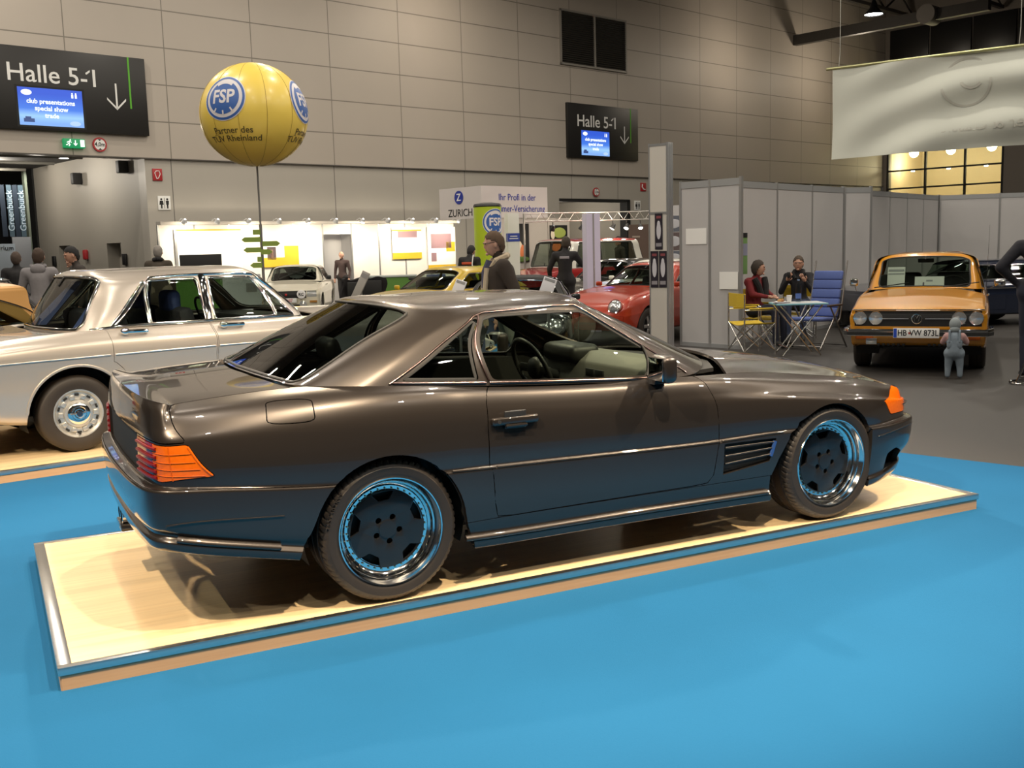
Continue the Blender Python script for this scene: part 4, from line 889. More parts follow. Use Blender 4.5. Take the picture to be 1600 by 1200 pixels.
# ---------------------------------------------------------------- three-box saloons and coupes
def boxy(T, pm, d, extra_cuts=(), extra_mats=None, roof_mat=None, glassm=None, wheel='steel', inner=('grey', (.03, .03, .03)), steer=.35, trim=chrome, coupe=False):
    fo, wb, ro, W, H, belt, hz, bz, sill = (d[k] for k in ('fo', 'wb', 'ro', 'W', 'H', 'belt', 'hz', 'bz', 'sill')); cw, wt, rt, rb, tw = (d[k] for k in ('cowl', 'wtop', 'rtop', 'rbase', 'tw')); R = d.get('R', .30)
    xn = wb+fo; r = d.get('cr', .10)
    K = [(-ro, 0), (-ro+.01, W*.6), (-ro+.03, W*.86), (-ro+r+.03, W*.965), (-ro+.35, W*.985), (0, W), (.45, W), (wb*.5, W), (wb-.45, W), (wb, W), (xn-.3, W*.985), (xn-r, W*.965), (xn-.02, W*.88), (xn+.005, W*.55), (xn+.012, 0)]
    zm = d.get('zm', belt-.16)
    p = dict(K=K, z1=[(-ro, sill+.10), (-.4, sill), (wb+.3, sill), (xn, sill+d.get('chin', .10))], zm=[(-ro, min(zm, bz-.12)), (0, zm), (wb, min(zm, hz-.10)), (xn, min(zm, hz-.12))],
             zt=[(-ro, bz), (rb-.1, belt+.0), (cw+.1, belt), (wb+.2, (belt+hz)/2+.02), (xn-.05, hz), (xn+.02, hz)], dt=[(-ro, .03), (-ro+.3, .07), (rb, .07), (cw, .07), (wb, .07), (xn-.3, .06), (xn, .015)], tuck=d.get('tuck', .03), dens=d.get('dens', 4),
             arches=[(0, R, R+.06, R), (wb, R, R+.06, R)],
             cuts=list(extra_cuts)+([('front_door', 'xz', [(wb*.28, belt+.1), (wb*.27, sill+.09), (wb*.78, sill+.09), (wb*.80, belt+.1)])] if coupe else [('front_door', 'xz', [(wb*.47, belt+.1), (wb*.47, sill+.09), (wb*.80, sill+.09), (wb*.81, belt+.1)]), ('rear_door', 'xz', [(wb*.13, belt+.1), (wb*.17, sill+.25), (wb*.24, sill+.09), (wb*.465, sill+.09), (wb*.465, belt+.1)])]),
             mats=extra_mats or {}, lids=[('bonnet', 8.3, 11.6, (cw+.06, xn-.03), (belt+.045, (belt+hz)/2+.05, hz+.01), 2.2, 14), ('boot_lid', 4.7, 3.0, (rb-.02, -ro+.02), (belt+.02, (belt+bz)/2+.03, bz+.01), 2.2, 0)],
             base=[(rb, 0, belt+.02), (rb+.02, W*.5, belt+.015), (rb+.08, W*.80, belt+.01), (rb+.24, W*.90, belt), (wb*.3, W*.92, belt), (wb*.55, W*.92, belt), (cw-.30, W*.90, belt), (cw-.12, W*.84, belt+.005), (cw-.02, W*.70, belt+.015), (cw+.07, W*.35, belt+.03), (cw+.09, 0, belt+.035)],
             top=[(rt, 0, H-.04), (rt+.02, tw*.6, H-.045), (rt+.07, tw*.90, H-.065), (rt+.20, tw*.985, H-.085), (wb*.33, tw, H-.085), (wb*.5, tw, H-.080), (wt-.22, tw*.985, H-.085), (wt-.09, tw*.95, H-.085), (wt-.03, tw*.84, H-.07), (wt, tw*.45, H-.05), (wt+.01, 0, H-.045)],
             spine=(rt+.3, wt-.3, H-.012, H, H-.01), edge=.07, zmid=.008, roof_mat=roof_mat or pm,
             windows=[('rear_window', 'uv', [(-.6, .95), (1.75, .95), (2.30, .88), (2.50, .12), (2.2, .06), (-.6, .06)], .12)]+([('side_window', 'xz', [(rb+.36, belt+.02), (rt+.30, H-.105), (wt-.20, H-.105), (cw-.27, belt+.02)], .05)] if coupe else [('rear_side_window', 'xz', [(rb+.34, belt+.02), (rt+.28, H-.105), (wb*.455, H-.105), (wb*.455, belt+.02)], .04), ('front_side_window', 'xz', [(wb*.485, belt+.02), (wb*.485, H-.105), (wt-.20, H-.105), (cw-.27, belt+.02)], .04)])+[
                      ('windscreen', 'uv', [(10.6, .94), (8.4, .94), (7.85, .86), (7.95, .12), (8.2, .05), (10.6, .05)], .10)], trimw=d.get('trimw', .016))
    B, G, Q = car_shell(T, p, pm, glassm, trim)
    for s_ in (-1, 1):
        for x in (0, wb): gloss_wheel(T, x, W-.035, R, R*.60, .19, s_, wheel)
        a = B.inv(wb*.52, belt-.09, (0, 2), lambda u, v, P: P[:, 1] > .5); c = on(B, [a], .012, s_)[0]; MB().box(tuple(c), (.15, .02, .025), None, .006).build('door_handle', trim, T)
    wells(T, (0, wb), W-.08, R+.065, R)
    MB().span((-ro+.5, -W+.2, sill+.02), (xn-.4, W-.2, sill+.06)).build('underbody', black, T)
    cabin(T, rb+.2, cw-.1, W-.12, sill+.06, .48, [(wb*.42, .36), (wb*.42, -.36), (wb*.08, .34), (wb*.08, -.34)], inner, None, (cw-.16, belt+.01), steer)
    return B, G, Q
# yellow saloon with number plate, facing the camera at the right
HDY = math.radians(219)
def yellow_saloon():
    pm = paint('mustard_yellow', (.56, .235, .006), 0, .3)
    hd = HDY; f0 = Vector((8.79, 4.13)); wb = 2.58; O = f0-wb*Vector((math.cos(hd), math.sin(hd)))
    T = thing('saloon_car', 'mustard yellow boxy saloon facing the camera with black grille and four round headlamps', 'car', (O.x, O.y, 0), hd)
    d = dict(fo=.72, wb=wb, ro=.95, W=.785, H=1.39, belt=.905, hz=.755, bz=.85, sill=.25, cowl=1.80, wtop=1.30, rtop=-.05, rbase=-.45, tw=.60, R=.30, chin=.08, zm=.70, trimw=.02, cr=.06, dens=5)
    cuts = [('c_grille_panel', 'uz', [(11.95, .735), (15, .735), (15, .555), (11.95, .555)]), ('turn_signal', 'uz', [(12.02, .452), (12.85, .452), (12.85, .395), (12.02, .395)])]
    amber = mat('amber_lens', (.85, .18, .006), .16)
    B, G, Q = boxy(T, pm, d, cuts, dict(c_grille_panel=(black, dict(off=-.004)), turn_signal=(mat('orange_lens', (.75, .16, .01), .2), dict(off=.006))), inner=('black', (.012, .012, .012)), wheel='steel', steer=.34)
    xn = wb+.72; c = lambda y: xn+.012-.06*(abs(y)/.80)**3
    MB().tube([(c(y)+.004, y, .748) for y in np.linspace(-.72, .72, 21)], .008, 6).build('grille_trim', chrome, T)
    for s_ in (-1, 1):
        for y in (.635, .455):
            x = c(y)
            h = MB().lathe([(.078, -.02), (.084, .004), (.080, .014), (.074, .010)], 32, Matrix.Translation((x, s_*y, .648)) @ Matrix.Rotation(PI/2, 4, 'Y')).build('headlamp', chrome, T)
            MB().lathe([(.076, .010), (.06, .013), (.03, .016), (1e-4, .017)], 28, Matrix.Translation((x, s_*y, .648)) @ Matrix.Rotation(PI/2, 4, 'Y')).build('lens', mat('lamp_glass_clear', (.74, .77, .80), .14, .8, .35, 60), h)
        MB().span((c(.2)+.002, s_*.09, .640), (c(.2)+.012, s_*.38, .650)).build('grille_bar', alu, T)
        MB().box((xn+.0, s_*.50, .375), (.05, .125, .075), None, .01).build('fog_lamp', mat('lamp_glass', (.6, .62, .62), .05, .6), T)
        # wing mirror on its stalk
        if s_ < 0: m = MB().box((1.83, s_*.86, 1.015), (.05, .11, .10), None, .03, 3).cyl((1.83, s_*.83, .90), (1.83, s_*.85, .98), .008).build('wing_mirror', chrome, T)
        else: m = MB().box((1.60, s_*.90, .98), (.05, .13, .09), None, .03, 3).cyl((1.62, s_*.80, .92), (1.60, s_*.87, .97), .008).build('wing_mirror', chrome, T)
        MB().tube([(1.86, .42*s_-.18, .945), (1.74, .42*s_+.24, 1.0)], .007, 5).build('wiper', black, T)
    ring = MB().tube([(c(0)+.016, .055*math.cos(a), .645+.055*math.sin(a)) for a in np.linspace(0, 2*PI, 24, endpoint=False)], .006, 6, True)
    for q in ([(-.036, .034), (-.018, -.038), (0, .006), (.018, -.038), (.036, .034)], [(-.02, .044), (0, .012), (.02, .044)]): ring.tube([(c(0)+.016, y, .645+z) for y, z in q], .0055, 5)
    ring.build('grille_emblem', chrome, T)
    bp = MB(); pts = [(wb+.25, -.80, .485), (xn-.06, -.80, .485), (xn+.05, -.75, .485), (xn+.075, -.4, .485), (xn+.08, 0, .485), (xn+.075, .4, .485), (xn+.05, .75, .485), (xn-.06, .80, .485), (wb+.25, .80, .485)]
    bum = bp.tube(pts, .03, flat=(.05, .085)).build('bumper', chrome, T, bev=.008); MB().tube([(x+(.028 if x > xn-.05 else 0), y*1.02, z-.012) for x, y, z in pts], .03, flat=(.02, .04)).build('bumper_rubber', black, bum)
    # front number plate
    pl = MB().box((xn+.118, .0, .485), (.012, .50, .115), None, .004).build('number_plate', mat('plate_white', (.78, .78, .76), .4), T)
    MB().box((xn+.1245, -.228, .485), (.002, .036, .105)).build('plate_blue_band', mat('plate_blue', (.02, .07, .45), .4), pl)
    Mx = Matrix(((0, 0, 1, 0), (1, 0, 0, 0), (0, 1, 0, 0), (0, 0, 0, 1)))
    for tx, y in (('HB', -.152), ('VW 873L', .085)):
        text_mb(tx, .098, .002, 'CENTER', Matrix.Translation((xn+.1255, y, .485)) @ Mx, .82, .0012).build('plate_characters', black, pl)
    MB().cyl((xn+.124, -.072, .485), (xn+.1262, -.072, .485), .014).build('plate_seal', mat('seal_red', (.35, .08, .06), .5), pl)
    for y in np.linspace(-.42, -.14, 6): MB().box((xn-.005, y, .335), (.04, .03, .028), None, .004).build('air_slot', black, T)
    for y in np.linspace(.14, .42, 6): MB().box((xn-.005, y, .335), (.04, .03, .028), None, .004).build('air_slot', black, T)
    MB().cyl((1.95, .74, .90), (1.80, .76, 1.72), .003, .0015, 6).build('aerial', chrome, T)
    MB().box((1.26, 0, 1.275), (.02, .20, .055), None, .015).build('rear_view_mirror', dark, T)
    return T, d
YS, YD = yellow_saloon()
def ys(x, y, z): return YS.matrix_basis @ Vector((x, y, z))
# ---------------------------------------------------------------- rear-engined sports cars: rounded wings, upright round headlamps
def sports(name, label, pm, loc, hd, soft=None, wheel='fuchs', H=1.29):
    T = thing(name, label, 'car', (*loc, 0), hd); wb, fo, ro, W = 2.27, .83, 1.02, .80
    xn = wb+fo
    K = [(-ro, 0), (-ro+.03, .40), (-ro+.12, .64), (-ro+.32, .76), (-.45, .80), (0, .815), (.45, .795), (1.1, .785), (1.8, .785), (wb, .80), (wb+.38, .785), (wb+.62, .70), (xn-.06, .52), (xn, .28), (xn+.02, 0)]
    p = dict(K=K, z1=[(-ro, .36), (-.4, .24), (wb+.3, .22), (xn, .28)], zm=[(-ro, .56), (0, .60), (1.1, .56), (wb, .56), (xn, .46)],
             zt=[(-ro, .66), (-.7, .80), (0, .90), (.8, .91), (1.5, .90), (2.0, .885), (wb, .84), (wb+.45, .77), (wb+.62, .69), (xn, .54)], dt=[(-ro, .10), (-.6, .15), (.1, .12), (1.5, .11), (1.9, .12), (wb, .15), (wb+.4, .14), (xn-.1, .09), (xn, .08)], tuck=.05, dens=4,
             arches=[(0, .30, .355, .30), (wb, .30, .345, .30)],
             cuts=[('front_door', 'xz', [(.62, 1.1), (.60, .60), (.64, .32), (1.66, .32), (1.72, .6), (1.66, 1.1)]), ('front_bumper', 'uz', [(11.0, .50), (15, .50), (15, .10), (11.0, .10)]), ('turn_signal', 'uz', [(11.3, .47), (12.2, .47), (12.2, .41), (11.3, .41)])],
             mats=dict(turn_signal=(mat('orange_lens', (.75, .16, .01), .2), dict(off=.006))),
             lids=[('bonnet', 8.3, 11.55, (1.78, xn-.04), (.92, .84, .60), 1.6, 14), ('engine_lid', 5.1, 2.2, (-.30, -ro+.02), (.94, .88, .70), 1.8, 0)],
             base=[(-.62, 0, .88), (-.58, .34, .885), (-.48, .56, .885), (-.25, .66, .89), (.2, .69, .895), (.8, .70, .895), (1.3, .69, .885), (1.55, .665, .88), (1.66, .58, .885), (1.76, .3, .90), (1.79, 0, .905)],
             top=[(.05, 0, H-.055), (.07, .32, H-.06), (.14, .47, H-.08), (.30, .525, H-.095), (.50, .54, H-.085), (.75, .545, H-.075), (.98, .54, H-.075), (1.08, .525, H-.08), (1.13, .46, H-.07), (1.17, .25, H-.05), (1.18, 0, H-.045)],
             spine=(.45, .95, H-.008, H, H-.012), edge=.09, zmid=.012, roof_mat=soft or pm,
             windows=[('rear_window', 'uv', [(-.6, .93), (1.7, .93), (2.2, .85), (2.4, .30), (2.1, .22), (-.6, .22)], .12), ('rear_side_window', 'xz', [(-.05, .93), (.30, 1.13), (.60, 1.16), (.66, .92)], .05), ('door_window', 'xz', [(.70, .92), (.64, 1.165), (1.02, 1.165), (1.46, .905)], .04),
                      ('windscreen', 'uv', [(10.6, .94), (8.5, .94), (7.9, .86), (7.9, .12), (8.2, .05), (10.6, .05)], .12)], trimw=.018, seal=chrome if soft else black)
    B, G, Q = car_shell(T, p, pm)
    for s_ in (-1, 1):
        gloss_wheel(T, 0, .79, .30, .19, .19, s_, wheel); gloss_wheel(T, wb, .775, .30, .19, .18, s_, wheel)
        M = Matrix.Translation((wb+.66, s_*.565, .645)) @ Matrix.Rotation(s_*.10, 4, 'Z') @ Matrix.Rotation(math.radians(66), 4, 'Y')
        h = MB().lathe([(.09, -.22), (.115, -.05), (.118, .0), (.110, .012), (.104, .008)], 32, M).build('headlamp', pm, T)
        MB().lathe([(.108, .006), (.10, .014), (.06, .032), (1e-4, .040)], 28, M).build('lens', mat('lamp_glass_clear', (.74, .77, .80), .14, .8, .35, 60), h)
        MB().lathe([(.106, .010), (.116, .012), (.118, .0)], 28, M).build('lamp_ring', chrome, h)
        MB().box((1.52, s_*.80, .935), (.06, .12, .08), None, .025, 3).build('wing_mirror', pm, T)
        MB().tube([(1.72, .28*s_-.2, .915), (1.58, .28*s_+.12, .975)], .007, 5).build('wiper', black, T)
    wells(T, (0, wb), .74, .36, .30); MB().span((-.4, -.55, .24), (2.5, .55, .28)).build('underbody', black, T)
    MB().box((1.86, 0, .875), (.03, .46, .012), None, .004).build('scuttle_grille', black, T)
    cabin(T, -.1, 1.6, .62, .28, .42, [(.62, .33), (.62, -.33)], ('black', (.012, .012, .012)), None, (1.52, .90), .33)
    return T
H1 = math.radians(201)
RED = sports('sports_car', 'orange-red rounded sports car parked behind the tall white display pillar', paint('signal_orange_red', (.36, .026, .003), 0, .3), (9.75, 10.2), H1)
sports('sports_car', 'mustard yellow rounded sports car in front of the lit white booth', paint('olive_yellow', (.50, .34, .015), 0, .3), (6.92, 12.53), math.radians(199))
sports('sports_car', 'white rounded sports car wedged between the orange-red and the black one', paint('ivory_white', (.72, .70, .62), 0, .3), (11.64, 12.77), H1)
sports('sports_car', 'black rounded sports car with large clear windscreen next to the white pillar', paint('gloss_black', (.010, .010, .011), 0, .25), (11.84, 14.72), H1)
sports('sports_car', 'black open-topped sports car with chrome screen frame and black soft top', paint('gloss_black', (.010, .010, .011), 0, .25), (5.60, 8.55), math.radians(238), H=1.21, soft=mat('soft_top', (.012, .012, .012), .85), wheel='chrome')
# rally car, facing the camera from the white booth
def rally():
    pm = paint('cream_white', (.66, .62, .50), 0, .3); hd = math.radians(247); wb = 2.40; f0 = Vector((5.24, 20.25)); O = f0-(wb)*Vector((math.cos(hd), math.sin(hd)))
    T = thing('rally_car', 'cream white rally car with two round covered spot lamps on its nose', 'car', (O.x, O.y, 0), hd)
    d = dict(fo=.68, wb=wb, ro=.9, W=.80, H=1.31, belt=.88, hz=.72, bz=.86, sill=.22, cowl=1.72, wtop=1.22, rtop=-.05, rbase=-.4, tw=.58, R=.29, chin=.02, zm=.62, dens=3, cr=.07)
    cuts = [('c_grille_panel', 'uz', [(12.9, .70), (15, .70), (15, .53), (12.9, .53)]), ('headlamp', 'uz', [(11.9, .70), (12.85, .70), (12.85, .55), (11.9, .55)]), ('c_air_intake', 'uz', [(13.1, .38), (15, .38), (15, .26), (13.1, .26)])]
    B, G, Q = boxy(T, pm, d, cuts, dict(c_grille_panel=(black, {}), headlamp=(mat('lamp_glass', (.6, .62, .62), .05, .6), {}), c_air_intake=(black, {})), inner=('black', (.012, .012, .012)), coupe=True, glassm=dark_glass)
    xn = wb+.68
    for s_ in (-1, 1):
        l = MB().lathe([(.10, -.05), (.105, .0), (.10, .02), (1e-4, .03)], 28, Matrix.Translation((xn+.09, s_*.37, .62)) @ Matrix.Rotation(PI/2, 4, 'Y')).build('spot_lamp_cover', mat('cover_white', (.80, .78, .78), .4), T)
        M = Matrix.Translation((xn+.122, s_*.37, .62)) @ Matrix(((0, 0, 1, 0), (1, 0, 0, 0), (0, 1, 0, 0), (0, 0, 0, 1)))
        text_mb('KC', .09, .003, 'CENTER', M, 1, .002).build('cover_lettering', black, l)
        MB().lathe([(.085, -.05), (.09, .0), (.08, .02), (1e-4, .03)], 24, Matrix.Translation((xn+.06, s_*.40, .38)) @ Matrix.Rotation(PI/2, 4, 'Y')).build('fog_lamp', mat('lamp_glass', (.6, .62, .62), .05, .6), T)
        MB().box((xn-.02, s_*.64, .44), (.05, .17, .05)).build('turn_signal', mat('brown_lens', (.35, .16, .03), .3), T)
        MB().box((1.55, s_*.87, .97), (.07, .13, .10), None, .03).build('wing_mirror', dark, T)
        MB().tube([(1.0, s_*.52, .9), (1.2, s_*.40, 1.16)], .022, 8).tube([(1.02, s_*.45, .95), (1.15, -s_*.2, 1.18)], .018, 8).build('roll_cage', paint('cage_white', (.6, .6, .6)), T)
    MB().prism([(-.32, 1.22), (.32, 1.22), (.16, .98), (0, .94), (-.16, .98)], .01, Matrix(((0, 0, 1, 1.05), (1, 0, 0, 0), (0, 1, 0, 0), (0, 0, 0, 1)))).build('screen_panel', white_paint, T)
    pl = MB().box((xn+.04, 0, .475), (.012, .50, .11), None, .003).build('number_plate', mat('plate_white', (.78, .78, .76), .4), T)
    text_mb('M-07607', .10, .003, 'CENTER', Matrix.Translation((xn+.048, 0, .475)) @ Matrix(((0, 0, 1, 0), (1, 0, 0, 0), (0, 1, 0, 0), (0, 0, 0, 1))), .85, .001).build('plate_characters', mat('plate_red', (.45, .04, .05), .5), pl)
    MB().box((xn+.015, 0, .615), (.02, .055, .05), math.radians(0), .01).build('grille_emblem', mat('emblem_red', (.45, .02, .02), .4), T)
rally()
# dark blue coupe behind the yellow saloon
def blue_coupe():
    T = thing('coupe_car', 'dark blue coupe with chrome side windows behind the yellow saloon at right edge', 'car', (15.3, 7.75, 0), math.radians(160))
    boxy(T, paint('midnight_blue', (.008, .014, .035), .2, .25), dict(fo=.80, wb=2.5, ro=.95, W=.80, H=1.17, belt=.80, hz=.68, bz=.74, sill=.20, cowl=1.55, wtop=.95, rtop=-.15, rbase=-.75, tw=.58, R=.30, zm=.56), inner=('black', (.012, .012, .012)), coupe=True, wheel='chrome')
    for z in (.66,): MB().span((.2, .815, z), (2.2, .83, z+.02)).build('side_trim', chrome, T)
blue_coupe()
# bronze coupe and dark saloon at the left edge
def left_cars():
    T = thing('coupe_car', 'bronze coupe cut by the left edge behind the silver saloon', 'car', (-2.45, 6.92, 0), math.radians(8))
    B, G, Q = boxy(T, paint('bronze', (.36, .19, .055), .4, .32), dict(fo=.85, wb=2.5, ro=1.0, W=.85, H=1.42, belt=.92, hz=.80, bz=.84, sill=.24, cowl=1.62, wtop=.90, rtop=-.2, rbase=-.75, tw=.60, R=.31, zm=.62), coupe=True, wheel='chrome')
    for s_ in (-1, 1): strip(G, [(7.25, .0), (7.3, .5), (7.3, 1.0)], .085, .006, .002, s_, 20).build('screen_pillar', paint('bronze', (.36, .19, .055)), T)
    T = thing('saloon_car', 'dark blue saloon behind the bronze coupe at the left edge', 'car', (-1.2, 10.3, 0), math.radians(172))
    boxy(T, paint('midnight_blue', (.008, .014, .035), .2, .25), dict(fo=.80, wb=2.6, ro=1.0, W=.83, H=1.40, belt=.90, hz=.78, bz=.84, sill=.24, cowl=1.75, wtop=1.30, rtop=.0, rbase=-.4, tw=.60, R=.30, dens=3))
left_cars()
# red and white estate behind the truss
def estate():
    pm = paint('dark_red', (.28, .012, .012), 0, .3); T = thing('van', 'dark red rounded van with white window band behind the spotlight truss', 'van', (12.6, 17.6, 0), math.radians(196))
    d = dict(fo=.75, wb=2.4, ro=.9, W=.82, H=1.77, belt=1.06, hz=.92, bz=1.0, sill=.30, cowl=2.0, wtop=1.75, rtop=-.65, rbase=-.85, tw=.66, R=.32, dens=3, trimw=.03)
    B, G, Q = boxy(T, pm, d, roof_mat=paint('ivory_white', (.72, .70, .62), 0, .3), wheel='chrome')
    # red roof skin above the white band
    q = Panels(G, np.linspace(0, 10, 41), np.linspace(1.03, 2.3, 14)); q.done(); q.emit('roof_skin', 'rest', pm, T, 0, off=.006, depth=.012)
estate()
# ---------------------------------------------------------------- signs on the back wall
def dirv(a): return Vector((math.cos(a), math.sin(a), 0))
white_txt = mat('sign_white', (.80, .80, .78), .5); green_line = mat('sign_green', (.10, .42, .02), .5); sign_black = mat('sign_black', (.012, .011, .010), .45)
def screen_mat():
    m = mat('blue_screen', (.01, .01, .02), .3); nt, b = nodes(m); tc = nt.nodes.new('ShaderNodeTexCoord'); sp = nt.nodes.new('ShaderNodeSeparateXYZ'); rp = nt.nodes.new('ShaderNodeValToRGB')
    nt.links.new(tc.outputs['Generated'], sp.inputs[0]); nt.links.new(sp.outputs[2], rp.inputs[0]); e = rp.color_ramp.elements
    e[0].color = (.22, .42, .85, 1); e[1].color = (.03, .10, .62, 1); e[0].position = .08; e[1].position = .85; x = e.new(.25); x.color = (.32, .58, .95, 1); x = e.new(.45); x.color = (.06, .20, .75, 1)
    nt.links.new(rp.outputs[0], b.inputs['Emission Color']); b.inputs['Emission Strength'].default_value = 1.15; return m
def arrow_mb(x, z0, z1, w, t, y):
    mb = MB().span((x-t/2, y-.006, z0+.02), (x+t/2, y, z1)); a = w/2
    for s in (-1, 1): mb.prism([(x, z0), (x+s*a, z0+a), (x+s*a, z0+a+t*1.3), (x, z0+t*1.3)], .006, Matrix.Translation((0, y, 0)) @ UPRIGHT)
    return mb
def halle(s0, z0, label, narrow=False):
    t = thing('direction_sign', label, 'sign', wallp(s0, -.05, 0), WA); W, H = 4.03, 2.01
    MB().span((0, -.07, z0), (W, .05, z0+H), .01).build('panel', sign_black, t)
    text_at('lettering', 'Halle 5-1', .62, .48, -.073, z0+1.36, white_txt, t, 'LEFT', .006, 1.02, .004); MB().prism([(2.43, 1.50), (2.55, 1.585), (2.55, 1.53), (2.45, 1.455)], .006, Matrix.Translation((0, -.070, z0)) @ UPRIGHT).build('numeral_flag', white_txt, t)
    sc_ = MB().span((.72, -.078, z0+.11), (2.30, -.068, z0+1.03)).build('screen', screen_mat(), t)
    MB().span((.66, -.074, z0+.06), (2.36, -.066, z0+1.08)).build('screen_bezel', black, t)
    lit = emis('screen_white', (.9, .95, 1), 1.3)
    for tx, z in (('club presentations', .70), ('special show', .53), ('trade', .36)): text_at('screen_text', tx, .16, 1.51, -.080, z0+z, lit, sc_, 'CENTER', .003, 1, .004)
    MB().ball((.93, -.079, z0+.91), (.13, .003, .07), 20).build('screen_logo', lit, sc_)
    for dx in (0, .09): MB().ball((2.05+dx, -.079, z0+.95), (.022, .003, .022), 10).box((2.05+dx, -.079, z0+.88), (.05, .003, .09)).build('screen_figure', lit, sc_)
    MB().box((.95, -.079, z0+.23), (.26, .003, .09), None, .02).box((.93, -.079, z0+.29), (.14, .003, .06), None, .02).build('screen_car', emis('screen_dark_blue', (.05, .1, .3), .8), sc_)
    MB().ball((2.08, -.079, z0+.2), (.14, .003, .06), 20).build('screen_globe', emis('screen_pale', (.5, .7, .95), 1.0), sc_)
    arrow_mb(3.20, z0+.62, z0+1.30, .50, .045, -.071).build('arrow', white_txt, t)
    MB().span((3.555, -.075, z0+.68), (3.60, -.068, z0+H)).build('green_line', green_line, t)
halle(-7.31, 4.83, 'large black hall sign with blue screen and arrow over the left gateway')
halle(12.95, 4.88, 'smaller looking black hall sign with blue screen below the louvred vent')
t = thing('exit_sign', 'lit green emergency exit sign under the left hall sign', 'sign', wallp(-5.56, -.02, 0), WA)
gr = emis('exit_green', (.0, .32, .10), .9); MB().span((0, -.10, 4.43), (.54, .02, 4.66), .01).build('housing', gr, t); lt = emis('exit_white', (.9, 1, .9), 1.6)
MB().span((.415, -.106, 4.46), (.52, -.10, 4.635)).build('door_symbol', lt, t); arrow_mb(.29, 4.48, 4.62, .09, .022, -.101).build('arrow', lt, t)
MB().ball((.165, -.104, 4.62), (.02, .004, .02), 12).tube([(.15, -.104, 4.60), (.12, -.104, 4.54), (.15, -.104, 4.51), (.12, -.104, 4.47)], .012, 6).tube([(.12, -.104, 4.54), (.08, -.104, 4.50), (.05, -.104, 4.50)], .010, 6).tube([(.15, -.104, 4.59), (.19, -.104, 4.56)], .009, 6).tube([(.145, -.104, 4.59), (.09, -.104, 4.575), (.08, -.104, 4.55)], .009, 6).build('running_figure', lt, t)
red_s = mat('sign_red', (.42, .025, .03), .45)
for s, z, r, lab in ((-4.61, 4.55, .185, 'round red-ringed clearance sign reading 4,0m beside the exit sign'), (14.56, 3.62, .17, 'round red-ringed clearance sign above the far gateway')):
    t = thing('clearance_sign', lab, 'sign', wallp(s, -.02, z), WA); MY = Matrix.Rotation(PI/2, 4, 'X')
    MB().cyl((0, .02, 0), (0, -.02, 0), r, None, 40).build('disc', red_s, t); MB().cyl((0, -.019, 0), (0, -.024, 0), r*.78, None, 40).build('white_field', white_txt, t)
    text_at('lettering', '4,0m' if s < 0 else '3,2m', r*.80, 0, -.026, 0, black, t, 'CENTER', .004, .95, .002)
    for q in (-1, 1): MB().prism([(-.05, q*r*.74), (.05, q*r*.74), (0, q*r*.5)], .004, Matrix.Translation((0, -.023, 0)) @ UPRIGHT).build('arrowhead', black, t)
t = thing('fire_hose_sign', 'small red fire hose sign right of the left gateway', 'sign', wallp(-3.07, .04, 3.82), WA)
MB().span((-.135, -.02, -.16), (.135, .01, .16), .004).build('plate', red_s, t); MB().tube([(-.03, -.022, -.11), (-.08, -.022, .05), (-.03, -.022, .10), (.05, -.022, .10), (.075, -.022, .02), (.02, -.022, -.09), (-.03, -.022, -.11)], .012, 6).build('hose_symbol', white_txt, t)
t = thing('emergency_phone_sign', 'small red telephone sign right of the tall white pillar top', 'sign', wallp(17.45, .04, 3.87), WA)
MB().span((-.17, -.02, -.17), (.17, .01, .17), .004).build('plate', red_s, t); MB().tube([(-.07, -.022, .11), (-.09, -.022, .0), (.0, -.022, -.09), (.09, -.022, -.10)], .028, 8).build('handset_symbol', white_txt, t)
for s, z, lab in ((-2.93, 3.06, 'white toilet sign with two black figures right of the left gateway'), (17.07, 3.13, 'white toilet sign beside the far gateway')):
    t = thing('toilet_sign', lab, 'sign', wallp(s, .04, z), WA); MB().span((-.18, -.02, -.19), (.18, .01, .19), .004).build('plate', white_txt, t)
    for q in (-1, 1): MB().ball((q*.085, -.022, .10), (.03, .004, .03), 14).prism([(q*.085-.045, .06), (q*.085+.045, .06), (q*.085+(.06 if q < 0 else .035), -.05), (q*.085+.022, -.05), (q*.085+.02, -.15), (q*.085-.02, -.15), (q*.085-.022, -.05), (q*.085-(.06 if q < 0 else .035), -.05)], .004, Matrix.Translation((0, -.021, 0)) @ UPRIGHT).build('figure', black, t)
    MB().span((-.006, -.024, -.15), (.006, -.02, .14)).build('divider', black, t)
# louvred vent
t = thing('louvre_vent', 'large dark two-part louvred vent high on the cladding', 'vent', wallp(12.71, -.02, 8.25), WA); fr = mat('vent_frame', (.30, .28, .25), .5, .3); sl = mat('vent_slat', (.055, .05, .042), .5, .3)
MB().span((.0, -.06, 0), (3.70, .02, .07)).span((0, -.06, 1.92), (3.70, .02, 1.99)).span((0, -.06, 0), (.06, .02, 1.99)).span((3.64, -.06, 0), (3.70, .02, 1.99)).span((1.82, -.065, 0), (1.90, .02, 1.99)).build('frame', fr, t)
MB().span((.03, -.005, .03), (3.67, .02, 1.96)).build('backing', black, t)
for x0, x1 in ((.06, 1.82), (1.90, 3.64)):
    mb = MB()
    for k in range(24): mb.box(((x0+x1)/2, -.03, .10+k*.077), (x1-x0, .008, .075), Matrix.Rotation(math.radians(-40), 4, 'X'))
    mb.build('louvres', sl, t)
